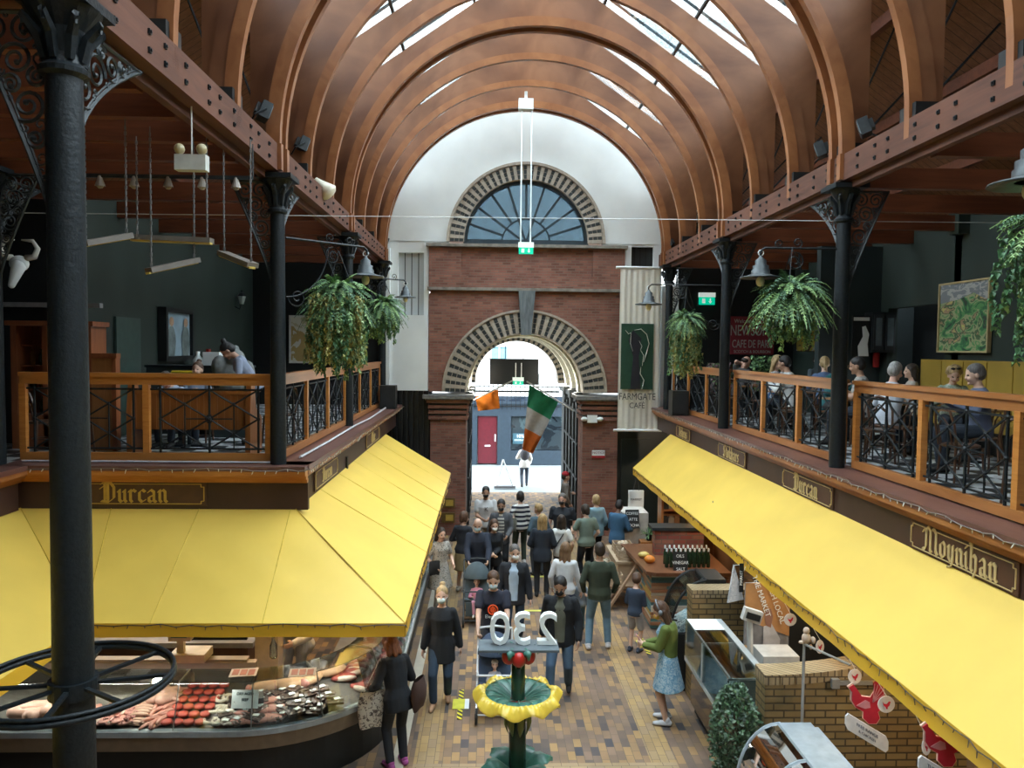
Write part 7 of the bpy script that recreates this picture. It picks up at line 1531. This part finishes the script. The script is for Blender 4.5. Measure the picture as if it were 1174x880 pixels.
vox(mm,.012,'cardigan',cl((.11,.15,.03),'cardigan_green'),J['t'],2)
mb=MB(); P=[J['Hd']((.088*math.cos(a),.005,1.66+.125*math.sin(a))) for a in [PI*i/14-.1 for i in range(15)]]; mb.tube(P,.011,6); 
for k in (-1,1): mb.ball(J['Hd']((k*.09,.008,1.635)),(.03,.035,.038),10,6)
mb.build('headphones',mat('headphone_grey',(.18,.2,.22),.4),J['t'],smooth=True)
bp=J['U']((0,-.24,1.2)); tg=thing('backpack','black backpack on the back of the woman in the green cardigan','bag',tuple(bp)); mb=MB(); mb.ball(bp,(.13,.17,.24),14,10); vox(mb,.012,'bag_body',cl(blk,'bag_black'),None,1); o=bpy.data.objects['bag_body'] if False else COL.objects[-1]
for o in list(COL.objects):
    if o.name.startswith('bag_body') and o.parent is None: o.parent=tg; o.matrix_parent_inverse=tg.matrix_world.inverted(); o.data.transform(Matrix.Translation(-bp)); 
MB().tube([J['U']((.10,-.14,1.44)),J['U']((.11,.02,1.46)),J['U']((.12,.12,1.3)),J['U']((.12,.02,1.08))],.016,5).build('strap',m_black,tg)
tag(MB().box(J['wr'][1]+Vector((-.09,0,.05)),(.012,.075,.14),Matrix.Rotation(-.6,3,'Y')).build('mobile_phone',mat('pink_phone',(.5,.2,.25),.4),loc=tuple(J['wr'][1])),'pinkish phone in the hands of the woman in the floral dress','phone')
J=person(Vector((-1.04,9.0,0)),-32,'auburn-haired woman in black with leggings leaning over the meat counter, tote on her arm',1.60,True,'stand',16,(12,16),((-.26,.22,1.02),(.14,.34,1.12)),top=('jacket',(.010,.010,.013)),legs=('trousers',(.012,.014,.022)),shoes=(.30,.06,.22),hair=('mid','red'))
mt=patches('tote_print',[(.66,.62,.54),(.66,.62,.54),(.66,.62,.54),(.12,.10,.09),(.66,.62,.54),(.66,.62,.54)],18,.8)
totebag(J['wr'][-1]+Vector((.03,-.02,-.02)),.40,.44,.12,.3,'cream tote bag with dense black print carried by the woman at the meat counter',mt,[J['wr'][-1]+Vector((-.1,0,-.05)),J['U']((-.2,-.05,1.46)),J['wr'][-1]+Vector((.14,.03,-.05))])
b2=J['U']((.24,-.18,1.12)); totebag(b2,.30,.36,.16,1.2,'small dark brown backpack behind the auburn-haired woman',cl((.05,.025,.02),'bag_oxblood'),None,'backpack')
J=person(Vector((-2.66,10.72,0)),190,'butcher in white coat bending over behind the meat counter',1.75,False,'stand',40,(0,20),((-.15,.42,1.0),(.2,.40,1.0)),top=('coat',(.58,.54,.46)),legs=('trousers',(.3,.3,.3)),hair=('short','dark'))
person(atz(601,558,0),2,'person in white jacket with dark backpack walking in the street',1.66,True,'walk',0,(0,0),((-.2,.2,1.1),(.22,.1,.9)),top=('jacket',(.72,.70,.66)),legs=('trousers',(.04,.05,.07)),hair=('short','dark'))
pp=atz(601,558,0); tag(MB().ball((pp.x,pp.y-.24,1.22),(.17,.12,.22),12,8).build('backpack',cl((.06,.06,.07),'bag_grey'),loc=(pp.x,pp.y-.24,1.1),smooth=True),'dark backpack of the person walking in the street','bag')
# --- pushchairs
def pram(c,yaw,label,frame_c,fabric,white=False):
    t=thing('pushchair',label,'pushchair',tuple(c),R(-yaw)); W=.24; mb=MB()
    for k in (-1,1):
        mb.tube([(k*W,-.42,1.02),(k*W,-.30,.80),(k*W,.12,.30),(k*W,.34,.12)],.014,6); mb.tube([(k*W,-.28,.10),(k*W,-.12,.45),(k*W,.02,.50)],.012,6); mb.tube([(k*W,-.28,.10),(k*W,.20,.22)],.010,6)
    mb.tube([(-W,-.42,1.02),(0,-.45,1.04),(W,-.42,1.02)],.017,6); mb.tube([(-W,.34,.12),(W,.34,.12)],.010,6); mb.tube([(-W,-.28,.10),(W,-.28,.10)],.010,6)
    mb.tube([(-W,.02,.58),(-W*.9,.26,.62),(W*.9,.26,.62),(W,.02,.58)],.016,6); mb.build('frame',frame_c,t,world=False)
    for k in (-1,1):
        for y,r_ in ((.34,.09),(-.28,.12)):
            MB().tube([(k*(W+.0)+0,y+r_*math.cos(2*PI*i/16),r_+.01+r_*math.sin(2*PI*i/16)) for i in range(16)],.018,6,closed=True).lathe([(.03,-.02),(.03,.02)],(k*W,y,r_+.01),8,axis='X').build('wheel',m_black,t,world=False)
    mb=MB(); mb.grid(lambda u,v: (W*.92*(2*u-1),.20-.34*v-.10*max(0,v-.5),.44+.02*math.cos(PI*(2*u-1)*.9)*-1-.04*v+max(0,v-.5)*.95),8,10); mb.grid(lambda u,v: (W*.92*(2*u-1),.19-.34*v-.10*max(0,v-.5),.40-.04*v+max(0,v-.5)*.95),8,10); mb.box((0,.24,.30),(.40,.03,.24)).box((0,.0,.20),(.40,.36,.12)); mb.build('seat',fabric,t,world=False)
    mb=MB(); 
    def hood(u,v):
        a=PI*u; b=R(12)+R(95)*v; return (W*1.02*math.cos(a),-.22+.30*math.sin(a)*math.cos(b)-.02,.72+.30*math.sin(a)*math.sin(b)+.0)
    mb.grid(hood,16,8); mb.grid(lambda u,v: tuple(x*.985+d for x,d in zip(hood(u,v),(0,-.003,.01))),16,8); mb.build('hood',fabric,t,world=False,smooth=True)
    return t
py_=JS['t'].location; c1=Vector((py_.x+.02,py_.y-.82,0)); pram(c1,181,'dark blue pushchair with silver frame holding a baby, front one',mat('silver_frame',(.62,.64,.66),.3,metal=.3),cl((.03,.05,.09),'pram_navy'))
py2=J2['t'].location; c2=Vector((py2.x+.0,py2.y-.82,0)); pram(c2,179,'grey-black pushchair holding the girl in pink, rear one',m_irong,cl((.05,.07,.08),'pram_slate'))
def sitchild(c,yaw,label,H,topc,legc,hairc,hat=None,shoes=(.5,.45,.4)):
    person(c,yaw,label,H,True,'sit',-18,(0,8),((-.14,.26,.88),(.16,.26,.86)),top=('long',topc),legs=('trousers',legc),hair=hairc,child=True,hat=hat,shoes=shoes,feet=((-.09,.42,.30),(.10,.42,.30)),pelvis=.56)
sitchild(c1+Vector((0,-.02,.12)),181,'baby in pale hat and white bib sitting in the front pushchair',.72,(.30,.28,.30),(.04,.07,.16),('bald','dark'),(.55,.48,.42))
sitchild(c2+Vector((0,-.02,.04)),179,'little fair-haired girl in pink sitting in the rear pushchair',.92,(.55,.22,.30),(.55,.25,.32),('short','blonde'))
# ================= diners on the galleries
m_chw=wood('cafe_chair_wood',(.06,.028,.015),(.12,.055,.03),.35,3,(4,4,1))
def make_chair(label):
    t=thing('cafe_chair',label,'chair',(0,0,0)); 
    MB().lathe([(.19,.43),(.21,.44),(.21,.46),(.18,.47)],(0,0,0),16).build('seat',m_chw,t,world=False)
    for x,y in ((-.15,-.15),(.15,-.15),(-.16,.16),(.16,.16)): MB().tube([(x*1.15,y*1.15,0),(x,y,.44)],[.014,.018],6).build('leg',m_chw,t,world=False)
    mb=MB(); P=[(-.18,-.16,.44),(-.19,-.2,.7),(-.14,-.23,.86),(0,-.24,.9),(.14,-.23,.86),(.19,-.2,.7),(.18,-.16,.44)]; mb.tube(P,.016,6); mb.tube([(-.11,-.17,.45),(-.11,-.21,.68),(0,-.225,.78),(.11,-.21,.68),(.11,-.17,.45)],.011,6); mb.build('backrest',m_chw,t,world=False)
    MB().tube([(.15*math.cos(2*PI*i/16),.15*math.sin(2*PI*i/16),.22) for i in range(16)],.008,5,closed=True).build('stretcher',m_chw,t,world=False); return t
def make_table(label):
    t=thing('cafe_table',label,'table',(0,0,0)); MB().box((0,0,.735),(.72,.66,.03)).build('tabletop',wood('table_oak',(.20,.10,.045),(.30,.16,.08),.4),t,world=False)
    MB().tube([(0,0,.03),(0,0,.72)],.03,8).build('pedestal',m_iron,t,world=False); mb=MB(); mb.box((0,0,.02),(.5,.07,.035)).box((0,0,.02),(.07,.5,.035)); mb.build('base',m_iron,t,world=False); return t
CH=TB=None; kidc={}
def cpy(o,loc,rz,label,group):
    c=o.copy(); COL.objects.link(c); c.location=loc; c.rotation_euler=(0,0,rz); c['label']=label; c['group']=group
    for ch in kidc[o.name]:
        d=ch.copy(); COL.objects.link(d); d.parent=c
    return c
def chair(loc,yaw,label):
    global CH
    if CH is None:
        CH=make_chair(label); kidc[CH.name]=[o for o in COL.objects if o.parent is CH]; CH.location=loc; CH.rotation_euler=(0,0,R(-yaw)); CH['group']='bentwood café chairs'; return CH
    return cpy(CH,loc,R(-yaw),label,'bentwood café chairs')
def table(loc,rz,label):
    global TB
    if TB is None:
        TB=make_table(label); kidc[TB.name]=[o for o in COL.objects if o.parent is TB]; TB.location=loc; TB.rotation_euler=(0,0,rz); TB['group']='café tables'; return TB
    return cpy(TB,loc,rz,label,'café tables')
def seated(px,py,Y,yaw,label,who,wchair=True,H=1.70,**k):
    """head top at pixel (px,py) when the person sits Y metres away"""
    p=at(px,py,Y); pos=Vector((p.x,Y,GF+.0)); hz=p.z-GF
    # seated height of the head top = (1.75-.93+.53)*H/1.75 ; scale the figure to match within reason
    Hs=max(1.5,min(1.9,hz/1.335*1.75)); pos.z=GF+max(0,min(.05,hz-1.335*Hs/1.75)) 
    pos.z=GF
    J=person(pos,yaw,label,Hs,pose='sit',**k)
    if wchair: chair((pos.x,pos.y-.0,GF),yaw,f'dark bentwood café chair under the {who}')
    return J
f2=((-.16,.34,.86),(.16,.34,.86))
X=lambda px,Y: at(px,430,Y).x
# right gallery
seated(848,403,17.6,60,'balding man in grey T-shirt resting his face on his hand behind the right railing','man resting his face on his hand',lean=12,head=(0,20),hands=((-.05,.2,1.12),(.14,.34,.86)),top=('tee',(.07,.07,.075)),hair=('ring','dark'),skin='pink')
seated(830,412,19.0,-60,'person with dark hair half hidden by the column at the far right railing','half hidden person by the column',fem=True,hands=f2,top=('long',(.05,.04,.04)),hair=('short','dark'))
seated(886,401,15.6,120,'blonde woman in white and blue jumper with her hand at her chin','blonde woman in the white and blue jumper',fem=True,lean=6,head=(-20,6),hands=((-.02,.18,1.02),(.14,.34,.86)),top=('long',patches('white_blue_knit',[(.6,.6,.6),(.62,.62,.62),(.05,.12,.28),(.6,.6,.6),(.45,.08,.08)],4,.85)),hair=('long','blonde'))
seated(908,402,14.6,-48,'dark-haired man in white shirt with sunglasses on his head','man in the white shirt',lean=8,head=(0,8),hands=f2,top=('long',(.70,.72,.72)),hair=('short','black'),skin='tan',sunnies='up')
seated(947,388,15.0,20,'woman with long fair ponytail in denim blue shirt, back turned','woman in the denim blue shirt',fem=True,lean=14,hands=f2,top=('long',(.08,.13,.24)),hair=('pony','blonde'))
seated(938,385,18.4,170,'person in pale blue mask and dark top far behind the ponytailed woman','masked diner at the back',mask=(.35,.5,.55),hands=f2,top=('long',(.1,.13,.15)),hair=('short','dark'))
seated(957,383,17.6,185,'red-haired person in dark top beside the column, back row','red haired person beside the column',hands=f2,top=('long',(.03,.03,.035)),hair=('short','red'))
seated(953,400,13.9,150,'woman in teal jumper looking down, just left of the near right column','woman in the teal jumper',fem=True,lean=10,head=(20,26),hands=f2,top=('long',(.01,.09,.10)),hair=('short','dark'),skin='fair',legs=('shorts',(.03,.03,.04)))
seated(992,403,12.4,-62,'black-haired man in pale grey T-shirt right of the near column','black-haired man in pale grey',lean=6,head=(0,8),hands=f2,top=('tee',(.28,.27,.25)),hair=('short','black'),skin='tan')
seated(1020,415,11.2,60,'white-haired man in white and pale blue shirt talking to the woman beside him','white-haired man',lean=10,head=(0,6),hands=f2,top=('long',(.55,.60,.68)),hair=('short','grey'),skin='pink')
seated(1046,418,13.2,-70,'dark-haired woman in pale top seated left of the curly-haired woman','dark-haired woman in the pale top',fem=True,head=(0,2),hands=f2,top=('long',(.42,.38,.33)),hair=('mid','dark'))
seated(1092,419,11.7,200,'curly blonde woman with sunglasses on her head and patterned blouse, before the banquette','curly blonde woman',False,fem=True,lean=6,head=(0,22),hands=f2,top=('long',patches('leafy_blouse',[(.42,.45,.38),(.25,.32,.25),(.5,.52,.45),(.15,.2,.15)],24,.85)),hair=('curly','blonde'),sunnies='up')
seated(1127,418,9.7,285,'woman with short cropped hair and blue-grey top at the right end of the banquette table','short-haired woman in blue-grey',fem=True,lean=4,head=(0,10),hands=f2,top=('long',(.10,.12,.19)),hair=('short','greyish'))
for i,(x,y,l) in enumerate(((X(868,17.3),17.6,'beside the man resting his face on his hand'),(X(897,15.1)+.15,15.1,'between the blonde woman and the man in white'),(X(974,13.0),13.0,'between the teal and pale grey diners'),(X(1034,12.0)+.1,12.1,'between the white-haired man and dark-haired woman'),(X(1108,10.7),10.7,'before the two women on the banquette'),(X(948,16.3),16.3,'of the back row near the column'),(6.3,8.2,'nearest the right edge, empty'))):
    table((x,y,GF),.1*i,f'square café table {l}')
k=0
for x,y,yaw,l in ((5.6,8.9,90,'empty, before the near right railing post'),(7.0,8.2,270,'empty, at the nearest right table'),(5.5,7.6,60,'empty, nearest the right edge of the view'),(6.1,10.9,0,'empty, between the white-haired man and the railing'),(5.6,13.9,30,'empty, behind the white-shirted man'),(6.0,16.6,180,'empty, far along the right gallery'),(5.5,10.6,200,'empty, close to the near right column')): chair((x,y,GF),yaw,f'dark bentwood café chair, {l}')
# left gallery
seated(203,418,12.1,185,'grey-haired person in pale blue shirt leaning over behind the pew','person leaning behind the pew',lean=28,head=(0,20),hands=f2,top=('long',(.36,.42,.52)),hair=('short','greyish'))
seated(227,416,12.4,180,'woman with hair tied back and denim blue shirt sitting behind the pew, facing the camera','woman facing the camera',fem=True,lean=2,head=(0,-4),hands=f2,top=('long',(.26,.33,.44)),hair=('bun','brown'))
p=at(291,398,12.2); person(Vector((p.x,12.2,GF)),255,'waitress with dark top bun and pale blue shirt bending over beside the grey statue',1.72,True,'stand',30,(0,20),((-.15,.45,1.0),(.15,.42,1.0)),top=('long',(.22,.25,.33)),legs=('trousers',blk),hair=('bun','black'),skin='tan')
table((at(212,430,11.6).x,11.75,GF),0,'square café table behind the pew on the left gallery')
p=at(118,500,10.7); chair((p.x-.35,10.6,GF),100,'dark bentwood café chair beside the pew, nearest the near column'); chair((p.x-.9,10.9,GF),40,'dark bentwood café chair at the foot of the display cabinet')
chair((X(318,12.2),12.3,GF),300,'dark bentwood café chair near the waitress at the left corner column'); 
ty=at(206,423,12.6); mb=MB(); t=thing('tubular_chair','yellow tubular metal chair back behind the pew','chair',(ty.x,12.75,GF))
mb.tube([(ty.x-.22,12.75,GF),(ty.x-.24,12.75,GF+.5),(ty.x-.24,12.75,GF+1.0),(ty.x-.18,12.75,GF+1.1),(ty.x+.18,12.75,GF+1.1),(ty.x+.24,12.75,GF+1.0),(ty.x+.24,12.75,GF+.5),(ty.x+.22,12.75,GF)],.022,8); mb.build('frame',mat('yellow_tube',(.62,.48,.03),.35),t); MB().box((ty.x,12.55,GF+.48),(.44,.42,.04)).build('seat',mat('yellow_tube',(.62,.48,.03),.35),t)
# statue, bottle, far table objects
sp_=at(268,400,13.2); t=thing('grey_statue','grey bulbous seated statue behind the pew','statue',(sp_.x,13.2,GF)); mb=MB(); x,y=sp_.x,13.2; h=sp_.z
mb.ball((x,y,h-.48),(.34,.26,.34),14,10).ball((x+.05,y-.08,h-.16),(.17,.16,.16),12,8).ball((x+.03,y,h-.02),(.07,.07,.09),10,6).ball((x-.2,y-.1,h-.3),(.15,.14,.2),10,6).ball((x+.26,y-.1,h-.42),(.13,.14,.24),10,6).ball((x+.02,y-.2,h-.62),(.22,.14,.16),10,6); vox(mb,.018,'figure',mat('grey_cast',(.16,.17,.165),.6,var=.2),t,2)
for o in list(COL.objects):
    if o.name.startswith('figure') and o.parent is t and o.type=='MESH' and o.name!='figures': o.data.transform(FR[t.name].inverted())
MB().b2((x-.3,y-.25,GF),(x+.3,y+.25,h-.72)).build('pedestal',m_dgreen2,t)
for px,py,cc,l in ((227,408,'white','white jug on the sill behind the woman facing the camera'),): 
    p=at(px,py,13.6); tag(MB().lathe([(.05,p.z-.22),(.09,p.z-.16),(.085,p.z-.06),(.03,p.z+.02),(.035,p.z+.08)],(p.x,13.6,0),12).build('white_jug',m_white,loc=(p.x,13.6,p.z-.22),smooth=True),l,'jug')
t=thing('sideboard','low dark sideboard against the green left wall behind the diners','cabinet',(-5.0,13.9,GF)); MB().b2((-5.9,13.45,GF),(-4.2,13.95,GF+1.15)).build('carcass',m_dgreen2,t); MB().b2((-5.92,13.43,GF+1.15),(-4.18,13.97,GF+1.19)).build('worktop',m_iron,t)
p=at(243,424,13.6); t=thing('box_file','white box standing on the sideboard by the statue','box',(p.x,13.6,GF+1.19)); MB().b2((p.x-.14,13.55,GF+1.19),(p.x+.14,13.8,GF+1.42)).build('box_body',m_white,t)
p=atx(239,404,-6.16); tag(MB().box(p,(.06,.12,.16)).build('fire_alarm',mat('alarm_red',(.4,.03,.02),.4),loc=tuple(p)),'small red fire call point on the green left wall','alarm')
# ================= greenery by the far right railing
def planter(px0,px1,py,Y,h,label,mats,n,seed):
    a,b=at(px0,py,Y),at(px1,py,Y); rr=random.Random(seed); t=thing('planter',label,'planter',((a.x+b.x)/2,Y,GF)); MB().b2((a.x,Y-.18,GF),(b.x,Y+.18,GF+.5)).build('trough',mat('dark_trough',(.03,.028,.025),.6),t); mb=MB()
    for i in range(n):
        c=Vector((rr.uniform(a.x,b.x),Y+rr.uniform(-.2,.2),rr.uniform(GF+.45,GF+h))); u=Vector((rr.gauss(0,1),rr.gauss(0,1),rr.gauss(0,1))).normalized(); v=u.orthogonal().normalized(); l=rr.uniform(.03,.07); mb.mi=rr.choice((0,0,1,2)); mb.add([c-u*l,c+v*l*.5,c+u*l,c-v*l*.5],[(0,1,2,3)])
    mb.build('foliage',mats,t); return t
pm_=[mat('plum_leaf',(.13,.07,.08),.6,var=.3),mat('plum_pale',(.26,.18,.16),.6,var=.3),m_f[0]]
planter(812,846,425,18.6,1.22,'planter of plum-coloured foliage behind the far right railing',pm_,900,1)
planter(862,898,425,18.2,1.42,'planter of green bushy foliage behind the blonde woman',m_f,1300,2)
p=at(854,428,18.9)
t=thing('potted_plant','small green plant in a dark pot on the white stall cabinet front','plant',(0,0,0)); q=at(744,612,16.6); t.location=(q.x,16.6,q.z); FR[t.name]=Matrix.Translation(t.location); rr=random.Random(3)
MB().lathe([(.05,q.z-.14),(.07,q.z)],(q.x,16.6,0),12).build('pot',m_black,t); mb=MB(); leafy(mb,(q.x,16.6,q.z),22,.22,rr,6,.9,.5,.02); mb.build('leaves',m_f,t)
MB().b2((q.x-.2,16.45,0),(q.x+.35,16.75,q.z-.14)).build('pot_stand',m_oak,t)
